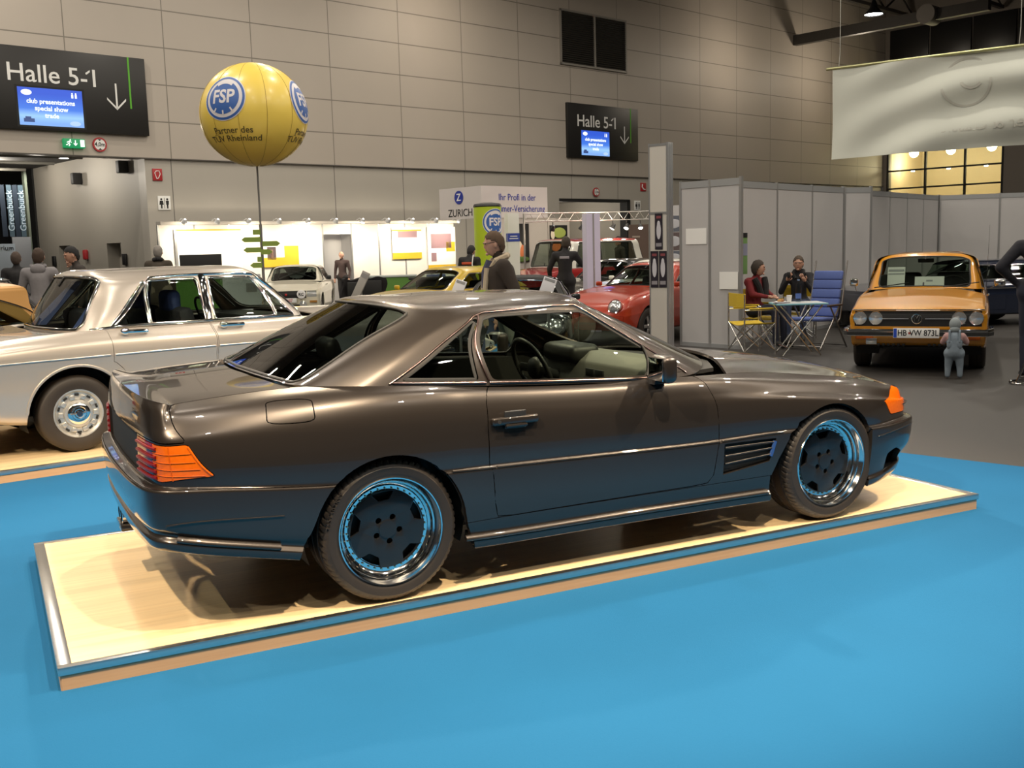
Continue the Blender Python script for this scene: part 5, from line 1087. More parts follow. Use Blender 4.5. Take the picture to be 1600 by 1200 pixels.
# ---------------------------------------------------------------- passage behind the left gateway, recess of the far gateway
pw = mat('passage_wall', (.36, .335, .29), .55, 0, .05, .5)
m = MB().span((-3.4, .5, 0), (-3.0, 2.05, 4.6)).span((-3.4, 3.05, 0), (-3.0, 5.95, 4.6)).span((-3.4, 6.95, 0), (-3.0, 8.7, 4.6))
for y in (2.05, 5.95): m.span((-3.4, y, 2.03), (-3.0, y+1.0, 4.6)).span((-3.05, y, 0), (-3.0, y+1.0, 2.03))
at_wall(struct(m.build('wall_passage', pw)))
at_wall(struct(MB().span((-3.46, 8.7, 0), (-3.0, 9.2, 4.6)).build('trim_2', black)))
at_wall(struct(MB().span((-16, .5, 4.6), (-2.9, 9.2, 4.8)).build('ceiling_passage', ceil_m)))
at_wall(struct(MB().span((-40, 30, 0), (12, 30.4, 12)).build('wall_far', mat('far_hall', (.06, .055, .05), .8))))
at_wall(struct(MB().span((12.2, 4.2, 0), (17, 4.5, 4)).span((12.2, .5, 0), (12.5, 4.2, 4)).span((16.65, .5, 0), (17, 4.2, 4)).span((12.2, .5, 3.4), (17, 4.5, 3.7)).build('wall_recess', pw)))
at_wall(struct(MB().span((16.42, .02, 0), (16.62, .4, 3.34)).span((12.57, .02, 3.25), (16.6, .4, 3.36)).build('door_1', black)))
lamp('passage_light', 'POINT', wallp(-5.2, 3.0, 4.2), 160, HALL, None, .15); lamp('passage_light', 'POINT', wallp(-5.2, 6.5, 4.2), 150, HALL, None, .15); lamp('recess_light', 'POINT', wallp(14.6, 2.2, 3.1), 90, HALL, None, .15)
lamp_face = emis('lamp_face', (1, .97, .88), 14)
for s, y, z in ((-5.0, 1.5, 4.30), (-8.0, 3.0, 4.35), (-7.0, 6.5, 4.3)):
    t = thing('passage_lamp', 'round downlight under the passage ceiling' , 'lamp', wallp(s, y, z), WA, 'downlights under the passage ceiling'); MB().lathe([(.03, .30), (.09, .16), (.14, .0), (.13, .0)], 20).build('housing', mat('lamp_grey', (.25, .25, .25), .5), t); MB().cyl((0, 0, .005), (0, 0, .015), .125).build('lamp_face', lamp_face, t)
for y in (2.3, 4.5, 7.0):
    t = at_wall(tag(MB().tube([(-12, y, 4.42), (-8, y, 4.40), (-4.2, y, 4.42)], .05, 8).build('ceiling_duct', mat('duct_grey', (.12, .115, .10), .5, .3)), 'grey service pipe under the ceiling of the left passage', 'pipe', 'service pipes under the passage ceiling'))
for y, z in ((1.2, 4.10), (4.6, 4.0)): at_wall(tag(MB().box((-3.55, y, z), (.28, .22, .34), None, .03).build('wall_speaker', mat('speaker_black', (.02, .02, .02), .6)), 'dark loudspeaker box hanging near the passage side wall', 'speaker', 'loudspeakers in the passage'))
for y in (1.75, 7.35): at_wall(tag(MB().box((-3.44, y, 1.55), (.08, .22, .32), None, .02).build('wall_reader', dark), 'small black box beside a passage door niche', 'box', 'black boxes beside the passage doors'))
at_wall(tag(MB().box((-3.46, 4.6, 1.72), (.12, .20, .30), None, .04).build('alarm_box', red_s), 'small red alarm box on the passage wall between the door niches', 'alarm'))
# far stand seen through the passage: vertical banners
bl = mat('banner_slate', (.10, .13, .14), .6)
for k, (px_, lit) in enumerate(((-1.27, 0), (-.75, 1), (-.99, 2), (-.52, 3))):
    t = thing('vertical_banner', ['dark vertical banner at the extreme left of the far stand', 'dark vertical banner second from left in the far stand', 'slate vertical banner with pale lettering in the middle of the far stand', 'brightest slate vertical banner with pale lettering, rightmost in the far stand'][k], 'banner', wallp(px_, 19.0, 0), WA)
    MB().span((-.10, -.02, 2.6), (.10, .02, 4.75)).build('cloth', [mat('banner_dark', (.03, .035, .045), .6), mat('banner_dark', (.03, .035, .045), .6), bl, bl][k], t)
    if k > 1: text_mb('Greenbuick', .36, .01, 'CENTER', Matrix.Translation((0, -.03, 3.68)) @ UPRIGHT @ Matrix.Rotation(PI/2, 4, 'Z'), 1.0).build('lettering', mat('banner_text', (.75, .78, .76), .6), t)
lamp('banner_light', 'SPOT', wallp(-.8, 17.5, 5.6), 420, (.85, .95, 1), wallp(-.8, 19, 3.4), .1, spot_size=math.radians(100), spot_blend=.5)
at_wall(tag(MB().span((-1.05, 18.9, 0), (-.30, 19.0, 2.58)).build('stand_wall', mat('stand_pinkish', (.55, .48, .43), .6)), 'pale stand wall under the vertical banners', 'stand wall'))
t = thing('stand_sign', 'white stand board with dark lettering at the extreme left edge', 'sign', wallp(-1.75, 18.5, 0), WA); MB().span((-.9, -.02, 0), (.66, .02, 2.3)).build('board', white_paint, t); text_at('lettering', 'rium', .28, .60, -.025, 2.12, black, t, 'RIGHT', .01)
at_wall(struct(MB().span((-.32, 19.0, 0), (1.5, 19.3, 7.5)).build('wall_far_side', mat('far_side_olive', (.25, .24, .15), .7))))
# ---------------------------------------------------------------- white lit booth along the wall
bw = mat('booth_white', (.80, .76, .70), .55, 0, .03, 1)
post_m = mat('post_grey', (.42, .42, .42), .35, .6)
yb = -1.25
bt_ = thing('exhibition_booth', 'brightly lit white exhibition booth built along the back wall', 'booth', wallp(-3.75, yb, 0), WA)
for k in range(10):
    a = 1.005*k; (MB().span((a+.02, -.02, 2.12), (a+.985, .02, 2.5)) if k == 5 else MB().span((a+.02, -.02, 0), (a+.985, .02, 2.5))).build('panel', bw, bt_)
for k in range(11): MB().span((1.005*k-.022, -.03, 0), (1.005*k+.022, .03, 2.51)).build('post', post_m, bt_)
MB().span((-.05, -.30, 2.42), (10.05, -.03, 2.50)).build('fascia', mat('fascia_beige', (.42, .38, .33), .6), bt_)
cab = thing('booth_cabin', 'small grey cabin behind the open doorway of the lit white booth', 'cabin', wallp(1.3, yb, 0), WA); MB().span((-.03, .55, 0), (1.0, .6, 2.4)).span((-.06, .04, 0), (-.01, .6, 2.4)).span((.99, .04, 0), (1.03, .6, 2.4)).build('cabin_wall', grey_panel, cab)
sp_grey = mat('spot_white', (.70, .70, .70), .4)
def arm_spot(loc, rz, label, group, tilt=-.9, lit=True):
    t = thing('spotlight', label, 'spotlight', loc, rz, group); MB().tube([(0, .30, .05), (0, .15, .10), (0, 0, .06)], .012, 6).build('arm', sp_grey, t)
    M = Matrix.Translation((0, 0, 0)) @ Matrix.Rotation(tilt, 4, 'X')
    MB().lathe([(.03, .10), (.06, .06), (.075, -.02), (.07, -.02)], 20, M).build('lamp_head', sp_grey, t); MB().cyl(M @ Vector((0, 0, -.01)), M @ Vector((0, 0, -.016)), .068).build('lamp_face', lamp_face, t); return t
for k in range(11): arm_spot(wallp(-3.3+.93*k, yb-.62, 2.47), WA, 'small white arm spotlight on the fascia of the lit booth', 'arm spotlights of the lit booth', .7)
for k in range(6): lamp('booth_light', 'AREA', wallp(-3.0+1.75*k, yb-.85, 2.36), 30, (1, .88, .68), wallp(-3.0+1.75*k, yb, .9), .25)
# posters, TV and furniture of the booth
yel = mat('poster_yellow', (.70, .45, .03), .5)
def poster(s, z, w_, h_, label, parts, y=None):
    t = thing('poster', label, 'poster', wallp(s, (yb if y is None else y)-.055, z), WA); MB().span((0, -.008, 0), (w_, .008, h_)).build('sheet', paper, t)
    for nm, x0, z0, x1, z1, m in parts: MB().span((x0*w_, -.012, z0*h_), (x1*w_, -.006, z1*h_)).build(nm, m, t)
    return t
dkp = mat('photo_dark', (.10, .07, .07), .5); mau = mat('photo_mauve', (.30, .18, .20), .5); skp = mat('photo_skin', (.5, .3, .22), .5)
poster(-.75, 1.22, 1.15, .95, 'white poster with yellow base band and small dark photo on the lit booth', [('yellow_band', 0, 0, 1, .28, yel), ('yellow_block', .60, .28, 1, .62, yel), ('photo', .12, .22, .36, .60, dkp), ('portrait', .20, .24, .28, .52, skp)])
poster(3.75, 1.32, 1.15, .98, 'white poster with yellow base band and strip of photos right of the booth doorway', [('yellow_band', 0, 0, 1, .20, yel), ('photo', .2, .68, .85, .88, mau), ('logo', .0, .88, 1, .93, yel)])
poster(5.15, .9, 1.15, 1.4, 'poster with mauve photo and yellow dot next to the green column', [('photo', .12, .52, .85, .85, mau), ('yellow_band', 0, 0, 1, .14, yel), ('yellow_dot', .66, .44, .98, .66, yel), ('small_photo', .12, .22, .3, .42, mau)])
poster(-3.3, .95, 1.9, 1.35, 'large pale board with yellow base band at left end of the lit booth', [('yellow_band', 0, 0, 1, .18, yel), ('top_line', 0, .97, 1, 1, yel), ('edge', -.02, 0, .015, 1, post_m)])
tv = thing('flat_screen', 'black flat screen on a stand in front of the lit white booth', 'television', (3.55, 22.4, 0), math.radians(-8))
MB().box((0, 0, 1.33), (1.03, .06, .60), None, .008).build('screen', black, tv); MB().cyl((0, .04, .02), (0, .04, 1.1), .03).box((0, .04, .015), (.5, .4, .03), None, .01).build('stand', dark, tv)
gre = mat('counter_green', (.10, .24, .04), .55); greyc = mat('counter_grey', (.45, .48, .46), .55)
def counter(x, y, rz, w_, d_, h_, label, m):
    t = thing('counter', label, 'counter', (x, y, 0), rz); MB().span((-w_/2, -d_/2, 0), (w_/2, d_/2, h_-.04)).build('body', m, t); MB().span((-w_/2-.02, -d_/2-.02, h_-.04), (w_/2+.02, d_/2+.02, h_), .004).build('top', greyc, t); return t
t = counter(2.62, 17.8, math.radians(-20), 1.0, .5, 1.14, 'green stand counter seen through the rear side window of the silver saloon', gre); text_at('lettering', 'Halle', .16, .18, -.256, .92, black, t)
counter(7.15, 18.2, math.radians(-24), 1.1, .5, 1.02, 'low green and grey counter behind the yellow sports car', gre)
t = thing('notice_board', 'pale grey notice board with small photo beyond the silver saloon front door window', 'board', (2.99, 15.3, 0), math.radians(-20)); MB().span((-.36, -.015, .35), (.36, .015, 1.22)).build('board', mat('board_pale', (.55, .58, .60), .5), t); MB().span((.08, -.02, .88), (.28, -.012, 1.05)).build('photo', mat('photo_grey', (.25, .25, .25), .5), t); MB().cyl((-.3, .02, 0), (-.3, .02, .4), .015).cyl((.3, .02, 0), (.3, .02, .4), .015).build('legs', dark, t)
def cchair(x, y, rz, label, m, coat=None):
    t = thing('chair', label, 'chair', (x, y, 0), rz); MB().box((0, 0, .45), (.46, .46, .05), None, .015).build('seat', m, t); MB().box((0, .22, .75), (.44, .04, .40), None, .015).build('backrest', m, t)
    for a in (-1, 1):
        for b in (-1, 1): MB().cyl((a*.19, b*.19, 0), (a*.19, b*.19, .45), .014).build('leg', dark, t)
    if coat:
        c = MB(); c.grid(lambda u, v: (-.30+.60*u+.03*math.sin(v*9), .32+.04*math.sin(u*7)+.05*math.sin(PI*v), 1.02-.62*v+.02*math.sin(u*11)), 14, 10)
        o = c.build('coat', mat('coat_black', (.014, .012, .013), .9), None); md = o.modifiers.new('thick', 'SOLIDIFY'); md.thickness = .05; place(o, (x, y, 0), rz); tag(o, 'dark coat hung over the '+label, 'coat')
cchair(5.70, 16.15, .3, 'black chair left of the tilted info board', black, True); cchair(6.15, 16.85, -.4, 'black chair beside the dark table behind the yellow sports car', black, True)
t = thing('table', 'dark table with a chain barrier behind the yellow sports car bonnet', 'table', (7.35, 16.0, 0), -.35); MB().box((0, 0, .98), (1.2, .6, .05), None, .01).build('tabletop', black, t); MB().box((0, 0, .5), (.9, .4, .92), None, .01).build('cabinet', black, t)
t = thing('folding_chair', 'blue backed chair beside the dark table in the lit booth', 'chair', (7.75, 16.9, 0), -.3); MB().box((0, 0, .45), (.45, .45, .05), None, .02).build('seat', mat('chair_blue', (.10, .13, .32), .6), t); MB().box((0, .2, .86), (.44, .05, .34), None, .02).build('backrest', mat('chair_blue', (.10, .13, .32), .6), t)
for a in (-1, 1):
    for b in (-1, 1): MB().cyl((a*.19, b*.19, 0), (a*.19, b*.19, .45), .014).build('leg', dark, t)
def info_board(x, y, rz, h, w_, hh, label, m):
    TL = Matrix.Rotation(.32, 4, 'Y') @ Matrix.Rotation(-.35, 4, 'X')
    t = thing('info_board', label, 'info board', (x, y, 0), rz); MB().box((0, 0, .015), (.34, .30, .03), None, .01).build('base', dark, t); MB().cyl((0, .02, .03), (0, .03, h), .016).build('pole', post_m, t)
    MB().box((0, 0, h), (w_, .02, hh), TL, .003).build('board', m, t); MB().box(Vector((0, 0, h))+(TL @ Vector((0, -.012, hh*.38))), (w_*.8, .005, hh*.12), TL).build('heading', mat('heading_grey', (.2, .2, .2), .5), t)
info_board(3.35, 9.35, -1.15, 1.08, .15, .50, 'tilted grey info board at the nose of the yellow sports car', mat('board_grey', (.28, .27, .25), .5)); info_board(3.27, 5.68, -.75, 1.15, .13, .22, 'tilted white info board in front of the yellow sports car door', mat('board_white', (.55, .54, .56), .6)); info_board(4.12, 5.15, -.65, 1.15, .15, .22, 'tilted white info board right of the man in the leather jacket', mat('board_white', (.55, .54, .56), .6))
# ---------------------------------------------------------------- insurance stand
zp = mat('insurance_white', (.60, .56, .55), .5, 0, .02, 1); zb = mat('insurance_blue', (.012, .03, .30), .4)
zt = thing('stand_header', 'white hanging stand header with blue round emblem and two faces of lettering', 'header', (9.87, 18.9, 0), WA)
MB().span((0, 0, 2.35), (2.35, .05, 3.15)).build('front_board', zp, zt); MB().span((0, .05, 2.35), (.05, 1.66, 3.15)).build('side_board', zp, zt)
text_at('lettering', 'Ihr Profi in der', .24, 1.25, -.005, 2.87, zb, zt, 'CENTER', .006, .92); text_at('lettering', 'Oldtimer-Versicherung', .24, 1.25, -.005, 2.58, zb, zt, 'CENTER', .006, .88)
SIDE = Matrix(((0, 0, -1, 0), (-1, 0, 0, 0), (0, 1, 0, 0), (0, 0, 0, 1)))
MB().cyl((-.002, .86, 2.90), (-.014, .86, 2.90), .17, None, 32).build('emblem', zb, zt); text_mb('Z', .26, .006, 'CENTER', Matrix.Translation((-.016, .86, 2.895)) @ SIDE, 1, .004).build('emblem_letter', white_txt, zt); text_mb('ZURICH', .27, .006, 'CENTER', Matrix.Translation((-.004, .82, 2.50)) @ SIDE, 1).build('lettering', black, zt)
for a, b, c, d_ in ((.0, .02, .9, .06), (.92, .02, 1.5, .06), (1.52, .02, 2.35, .06), (2.37, .02, 3.2, .06)): o = MB().span((a, b, 0), (c, d_, 2.34)).build('stand_wall', mat('stand_beige', (.50, .46, .42), .55)); place(o, (9.87, 18.9, 0), WA); tag(o, 'beige wall panel under the insurance stand header', 'panel', 'wall panels under the stand header')
def sposter(x, z0, w_, h_, label, bright):
    t = thing('poster', label, 'poster', (9.87+x*math.cos(WA), 18.9+x*math.sin(WA), z0), WA); MB().span((0, -.01, 0), (w_, .015, h_)).build('sheet', mat('poster_black', (.02, .02, .02), .4), t)
    for k, (cx, cz, rx, rz_, m) in enumerate(bright): MB().ball((cx, -.012, cz), (rx, .006, rz_), 18).build('picture_shape', m, t)
og = mat('print_orange', (.75, .22, .08), .5); cr = mat('print_cream', (.80, .70, .55), .5); grn = mat('print_green', (.12, .2, .05), .5)
sposter(1.05, 1.20, .58, 1.0, 'dark poster with bright white and orange figure left of the spotlight truss', [(.18, .35, .16, .22, cr), (.30, .30, .14, .16, og), (.14, .7, .08, .22, cr), (.3, .08, .28, .07, grn)])
sposter(2.42, 1.35, .66, .80, 'dark poster with green and red picture above the red van', [(.2, .25, .2, .14, og), (.35, .6, .25, .14, mat('print_lime', (.35, .42, .10), .5)), (.1, .55, .08, .12, cr)])
# green advertising column with round emblem
def fsp_logo(R, wrap, parent):
    lb = mat('logo_blue', (.045, .13, .42), .45); lw = mat('logo_white', (.78, .74, .76), .45)
    def disc(r0, r1, n=48, rings=6):
        mb = MB()
        for i in range(n):
            a, b = 2*PI*i/n, 2*PI*(i+1)/n
            for k in range(rings):
                p, q = r0+(r1-r0)*k/rings, r0+(r1-r0)*(k+1)/rings; mb.add([(p*math.cos(a), p*math.sin(a), 0), (q*math.cos(a), q*math.sin(a), 0), (q*math.cos(b), q*math.sin(b), 0), (p*math.cos(b), p*math.sin(b), 0)], [(0, 1, 2, 3)])
        return mb
    def tick(a, r0, r1, w_): return [(r0*math.cos(a)-w_*math.sin(a), r0*math.sin(a)+w_*math.cos(a), 0), (r1*math.cos(a)-w_*math.sin(a), r1*math.sin(a)+w_*math.cos(a), 0), (r1*math.cos(a)+w_*math.sin(a), r1*math.sin(a)-w_*math.cos(a), 0), (r0*math.cos(a)+w_*math.sin(a), r0*math.sin(a)-w_*math.cos(a), 0)]
    L = [('emblem_white', disc(1e-3, R), lw, .004), ('emblem_blue_ring', disc(.86*R, .96*R, rings=1), lb, .006), ('emblem_blue', disc(1e-3, .72*R), lb, .006)]
    tk = MB()
    for a in (-125, -90, -55): tk.add(tick(math.radians(a), .56*R, .74*R, .035*R), [(0, 1, 2, 3)])
    top = MB()
    for i in range(12):
        a, b = math.radians(55+70*i/12), math.radians(55+70*(i+1)/12); top.add([(.60*R*math.cos(a), .60*R*math.sin(a), 0), (.75*R*math.cos(a), .75*R*math.sin(a), 0), (.75*R*math.cos(b), .75*R*math.sin(b), 0), (.60*R*math.cos(b), .60*R*math.sin(b), 0)], [(0, 1, 2, 3)])
    L += [('emblem_ticks', tk, lw, .008), ('emblem_arc', top, lw, .008), ('emblem_letters', text_mb('FSP', .80*R, 0.0, 'CENTER', None, .92, .022*R), lw, .008)]
    for nm, mb, m, off in L: wrap(nm, mb, m, off, parent)
def wrapper(fun, parent, maxlen=.05):
    def wrap(nm, mb, m, off, par):
        b = bmesh.new(); vs = [b.verts.new(p) for p in mb.v]
        for f in mb.f:
            try: b.faces.new([vs[i] for i in f])
            except ValueError: pass
        bmesh.ops.remove_doubles(b, verts=b.verts, dist=1e-5); bmesh.ops.triangulate(b, faces=b.faces)
        for _ in range(4):
            e = [x for x in b.edges if x.calc_length() > maxlen]
            if not e: break
            bmesh.ops.subdivide_edges(b, edges=e, cuts=1); bmesh.ops.triangulate(b, faces=b.faces)
        for v in b.verts: v.co = fun(v.co.x, v.co.y, off+v.co.z)
        o = MB().bm(b).build(nm, m, par, recalc=False); return o
    return wrap
cl = thing('advertising_column', 'lime green advertising column with round blue emblem behind the man in the leather jacket', 'column', (8.2, 15.1, 0), 0); cl.scale = (1.08, 1.08, 1.05)
lime = mat('column_lime', (.42, .55, .02), .5, 0, .03, 2); MB().cyl((0, 0, 0), (0, 0, 2.34), .27, None, 40).build('drum', lime, cl); MB().lathe([(.275, 2.34), (.28, 2.36), (.26, 2.40), (.1, 2.43), (1e-4, 2.43)], 40).build('cap', dark, cl)
ca = math.atan2(-4.977-15.1, -1.48-8.2)
fsp_logo(.27, wrapper(lambda x, y, o: Vector(((.27+o)*math.cos(ca+.62+x/.27), (.27+o)*math.sin(ca+.62+x/.27), 2.03+y)), cl), cl)
# white pillar with blue label, lilac pillar
t = thing('display_pillar', 'white square pillar with blue label panel right of the green column', 'pillar', (8.95, 15.45, 0), WA-.45); MB().span((-.13, -.13, 0), (.13, .13, 2.33)).build('body', white_paint, t); MB().span((-.135, -.135, 1.72), (.135, .0, 1.90)).build('label', mat('label_blue', (.03, .06, .36), .5), t); MB().span((-.08, -.137, 1.825), (.08, -.134, 1.845)).build('label_line', white_txt, t); MB().span((-.10, -.137, 1.775), (.10, -.134, 1.795)).build('label_line', white_txt, t)
t = thing('display_pillar', 'lilac white pillar in front of the red van', 'pillar', (8.6, 11.55, 0), WA-.5); MB().span((-.13, -.13, 0), (.13, .13, 2.17)).build('body', mat('pillar_lilac', (.58, .56, .72), .5, 0, .05, 2), t); MB().span((-.014, -.136, 0), (.014, -.12, 2.17)).build('edge_profile', post_m, t)
# spotlight truss
tm = mat('truss_alu', (.55, .53, .50), .35, .8)
t = thing('lighting_truss', 'silver lattice truss carrying spotlights between the stands', 'truss', (0, 0, 0), 0); A0, A1 = Vector((10.7, 18.2, 2.22)), Vector((15.3, 17.2, 2.22)); dv = (A1-A0).normalized(); L0 = (A1-A0).length; up = Vector((0, 0, .2))
MB().tube([A0, A1], .015, 8).build('chord', tm, t); MB().tube([A0+up, A1+up], .015, 8).build('chord', tm, t)
mb = MB(); nn = 16
for k in range(nn): a = A0+dv*L0*k/nn; b = A0+dv*L0*(k+.5)/nn+up; c = A0+dv*L0*(k+1)/nn; mb.tube([a, b], .006, 6).tube([b, c], .006, 6)
mb.build('lattice', tm, t)
for A in (A0, A1): MB().cyl((A.x, A.y, 0), (A.x, A.y, A.z+.2), .025).build('support', tm, t)
for k, f in enumerate((.16, .32, .50, .58, .66, .90)):
    P = A0+dv*L0*f; t = thing('spotlight', 'small bright spotlight hanging from the lattice truss', 'spotlight', (P.x, P.y, P.z-.025), k*.7, 'spotlights hanging from the truss'); MB().cyl((0, 0, 0), (0, 0, -.10), .012).build('bracket', dark, t)
    M = Matrix.Translation((0, 0, -.16)) @ Matrix.Rotation(.6, 4, 'X'); MB().lathe([(.03, .09), (.05, .04), (.065, -.05), (.06, -.05)], 18, M).build('lamp_head', dark, t); MB().cyl(M @ Vector((0, 0, -.04)), M @ Vector((0, 0, -.046)), .058).build('lamp_face', lamp_face, t)
lamp('truss_light', 'POINT', (12.6, 17.2, 1.95), 60, (1, .85, .62), None, .1)
# brown board and car poster column near the tall pillar
t = thing('poster_board', 'tall brown board with faint lettering left of the tall white pillar', 'board', (15.6, 20.4, 0), WA-.5); MB().span((-.30, -.02, 0), (.30, .02, 2.15)).build('sheet', mat('board_brown', (.10, .065, .05), .5, 0, .1, 5), t)
for z, s_ in ((1.80, .07), (1.62, .05), (1.45, .05)): MB().span((-.20, -.026, z-s_*.35), (-.20+s_*3.4, -.019, z+s_*.35)).build('print_line', mat('board_text', (.3, .24, .2), .6), t)
MB().span((-.18, -.024, .35), (.12, -.018, .75)).build('picture', mat('photo_grey', (.25, .25, .25), .5), t)
t = thing('poster_board', 'stand-up board with grey car photographs right of the tall white pillar', 'board', (13.6, 16.0, 0), -.75); MB().span((-.2, -.02, 0), (.3, .02, 2.50)).build('board', grey_panel, t)
for z0, z1, m in ((1.42, 1.85, dkp), (1.87, 2.25, mat('photo_slate', (.10, .11, .14), .5)), (1.1, 1.40, mat('photo_slate', (.10, .11, .14), .5))): s_ = MB().span((-.19, -.028, z0), (.29, -.018, z1)).build('photo', m, t); MB().ball((.04, -.03, (z0+z1)/2), (.20, .004, (z1-z0)*.30), 20).build('photo_car', mat('photo_silver', (.45, .45, .48), .4), s_)
# tall white display pillar with racing posters
tp = thing('display_pillar', 'tall white display pillar with ribbed aluminium edge and dark car posters', 'pillar', (6.52, 6.44, 0), math.radians(-27-38)); tp.scale = (.76, .55, 1)
MB().span((-.17, 0, 0), (.17, .26, 2.88)).build('body', mat('pillar_cream', (.62, .58, .52), .55, 0, .03, 2), tp)
mb = MB()
for x in (-.185, .165): mb.span((x, -.012, 0), (x+.02, .02, 2.90))
for z in (.0, 1.02, 1.98, 2.86): mb.span((-.17, -.008, z), (.17, .01, z+.03))
mb.build('frame', post_m, tp); mb = MB()
for k in range(5): mb.span((.17, .02+k*.05, 0), (.192, .05+k*.05, 2.90))
mb.build('ribbed_profile', mat('profile_alu', (.62, .63, .66), .3, .7), tp)
pbk = mat('racing_poster', (.025, .02, .03), .4); wcar = mat('print_white', (.62, .60, .64), .45)
for x, z, w_, h_ in ((-.065, 1.52, .15, .47), (-.155, 1.02, .15, .48), (.012, 1.02, .15, .48)):
    s_ = MB().span((x, -.014, z), (x+w_, -.006, z+h_)).build('car_poster', pbk, tp); MB().ball((x+w_/2, -.015, z+h_*.52), (w_*.30, .004, h_*.24), 20).ball((x+w_/2, -.016, z+h_*.70), (w_*.20, .004, h_*.10), 16).build('printed_car', wcar, s_); MB().box((x+w_/2, -.0165, z+h_*.70), (w_*.26, .003, h_*.07), None, .001).build('printed_screen', pbk, s_); MB().span((x+.02, -.016, z+h_*.08), (x+w_-.02, -.013, z+h_*.18)).build('printed_lettering', mat('print_grey', (.3, .28, .3), .5), s_); MB().span((x+.03, -.016, z+h_*.86), (x+w_-.03, -.013, z+h_*.93)).build('printed_heading', mat('print_maroon', (.25, .06, .07), .5), s_)
# ---------------------------------------------------------------- grey partition walls on the right
gp = grey_panel
def partition(a, b, n, label, h=2.52, ends=True):
    a, b = Vector((*a, 0)), Vector((*b, 0)); d = b-a; rz = math.atan2(d.y, d.x); L = d.length
    for k in range(n):
        t = thing('partition_panel', label, 'partition', (a+d*k/n)[:], rz, label); w_ = L/n
        MB().span((.02, -.012, .06), (w_-.02, .012, h-.10)).build('sheet', gp, t); MB().span((.02, -.02, h-.10), (w_-.02, .02, h)).span((.02, -.02, 0), (w_-.02, .02, .06)).build('rail', mat('rail_grey', (.40, .41, .42), .4, .4), t); MB().span((-.02, -.022, 0), (.02, .022, h+.01)).build('post', post_m, t)
    if ends: place(tag(MB().span((-.022, -.024, 0), (.022, .024, h+.02)).build('partition_post', post_m), 'end post of the grey partition wall', 'post', 'end posts of the grey partition walls'), b[:], rz)
partition((8.25, 8.30), (8.52, 7.20), 2, 'grey partition panel nearest the tall white pillar')
partition((8.98, 7.86), (12.70, 9.42), 3, 'grey partition panel behind the camping table')
partition((12.72, 9.40), (13.3, 9.33), 1, 'short frontal grey partition panel left of the yellow saloon'); partition((14.37, 10.37), (18.5, 12.3), 4, 'grey partition panel receding behind the yellow saloon'); partition((18.52, 12.25), (22.4, 8.9), 4, 'grey partition panel behind the dark blue coupe')
# papers pinned to the panels
def sheet(P, rz, w_, h_, label): o = MB().box((0, 0, 0), (w_, .003, h_), None).build('paper_sheet', paper); place(o, P, rz); tag(o, label, 'paper'); return o
dpn = math.atan2(-1.10, .27); nrm_ = Vector((-.97, -.24, 0))
sheet(Vector((8.325, 8.0, 1.69))+nrm_*.02, dpn, .40, .24, 'upper white sheet taped to the grey partition near the tall pillar'); sheet(Vector((8.475, 7.40, 1.02))+nrm_*.03, dpn, .34, .26, 'lower white sheet taped to the grey partition above the yellow chair')
t = thing('hanging_poster', 'narrow green poster strip hanging at the corner of the grey partition', 'poster', (8.80, 7.55, 1.1), -.45); MB().span((-.06, -.012, 0), (.10, -.002, .62)).build('sheet', mat('strip_green', (.16, .30, .10), .5), t); MB().span((-.06, -.016, .28), (.10, -.011, .46)).build('picture', mat('strip_grey', (.25, .26, .36), .5), t); MB().span((-.06, -.016, .55), (.10, -.011, .62)).build('top_strip', dark, t)
# ---------------------------------------------------------------- camping furniture
tube_m = mat('chair_tube', (.75, .75, .73), .2, 1.); ycl = mat('yellow_canvas', (.55, .38, .02), .75, 0, .08, 40)
def director(x, y, rz, label):
    t = thing('director_chair', label, 'chair', (x, y, 0), rz)          # faces local +x
    for sy in (-1, 1):
        for sx in (-1, 1): MB().cyl((sx*.235, sy*.26, .0), (sx*.235, sy*.26, .64 if sx > 0 else .86), .011).build('leg', tube_m, t)
        MB().tube([(-.235, sy*.26, .64), (.20, sy*.26, .64), (.235, sy*.26, .62)], .011, 8).build('arm_rail', tube_m, t); MB().box((.02, sy*.26, .655), (.36, .045, .018), None, .006).build('armrest', ycl, t)
        MB().tube([(-.23, sy*.26, .06), (.22, sy*.26, .44)], .009, 8).tube([(.23, sy*.26, .06), (-.22, sy*.26, .44)], .009, 8).build('side_brace', tube_m, t)
    for sx in (-1, 1): MB().tube([(sx*.235, -.26, .05), (sx*.235, .26, .45)], .010, 8).tube([(sx*.235, .26, .05), (sx*.235, -.26, .45)], .010, 8).build('cross_brace', tube_m, t)
    MB().grid(lambda u, v: (-.23+.46*u, -.26+.52*v, .455-.035*math.sin(PI*v)), 6, 12).build('seat', ycl, t).modifiers.new('thick', 'SOLIDIFY').thickness = .008
    MB().grid(lambda u, v: (-.235-.03*math.sin(PI*v), -.27+.54*v, .68+.19*u), 6, 12).build('backrest', ycl, t).modifiers.new('thick', 'SOLIDIFY').thickness = .010; return t
director(8.24, 6.62, math.radians(-14), 'empty yellow canvas director chair with chrome tube frame')
director(8.92, 7.32, math.radians(-72), 'yellow canvas director chair under the woman in the red top')
director(10.16, 7.78, math.radians(222), 'yellow canvas director chair under the man in the dark jacket')
ct = thing('camping_table', 'folding camping table with pale blue edge and crossed chrome legs', 'table', (8.66, 6.14, 0), math.radians(-27))
MB().box((0, 0, .715), (.70, .52, .022), None, .006).build('tabletop', mat('table_blue', (.20, .45, .55), .35), ct)
MB().box((0, 0, .728), (.66, .48, .004)).build('table_surface', mat('table_grey', (.50, .52, .52), .4), ct)
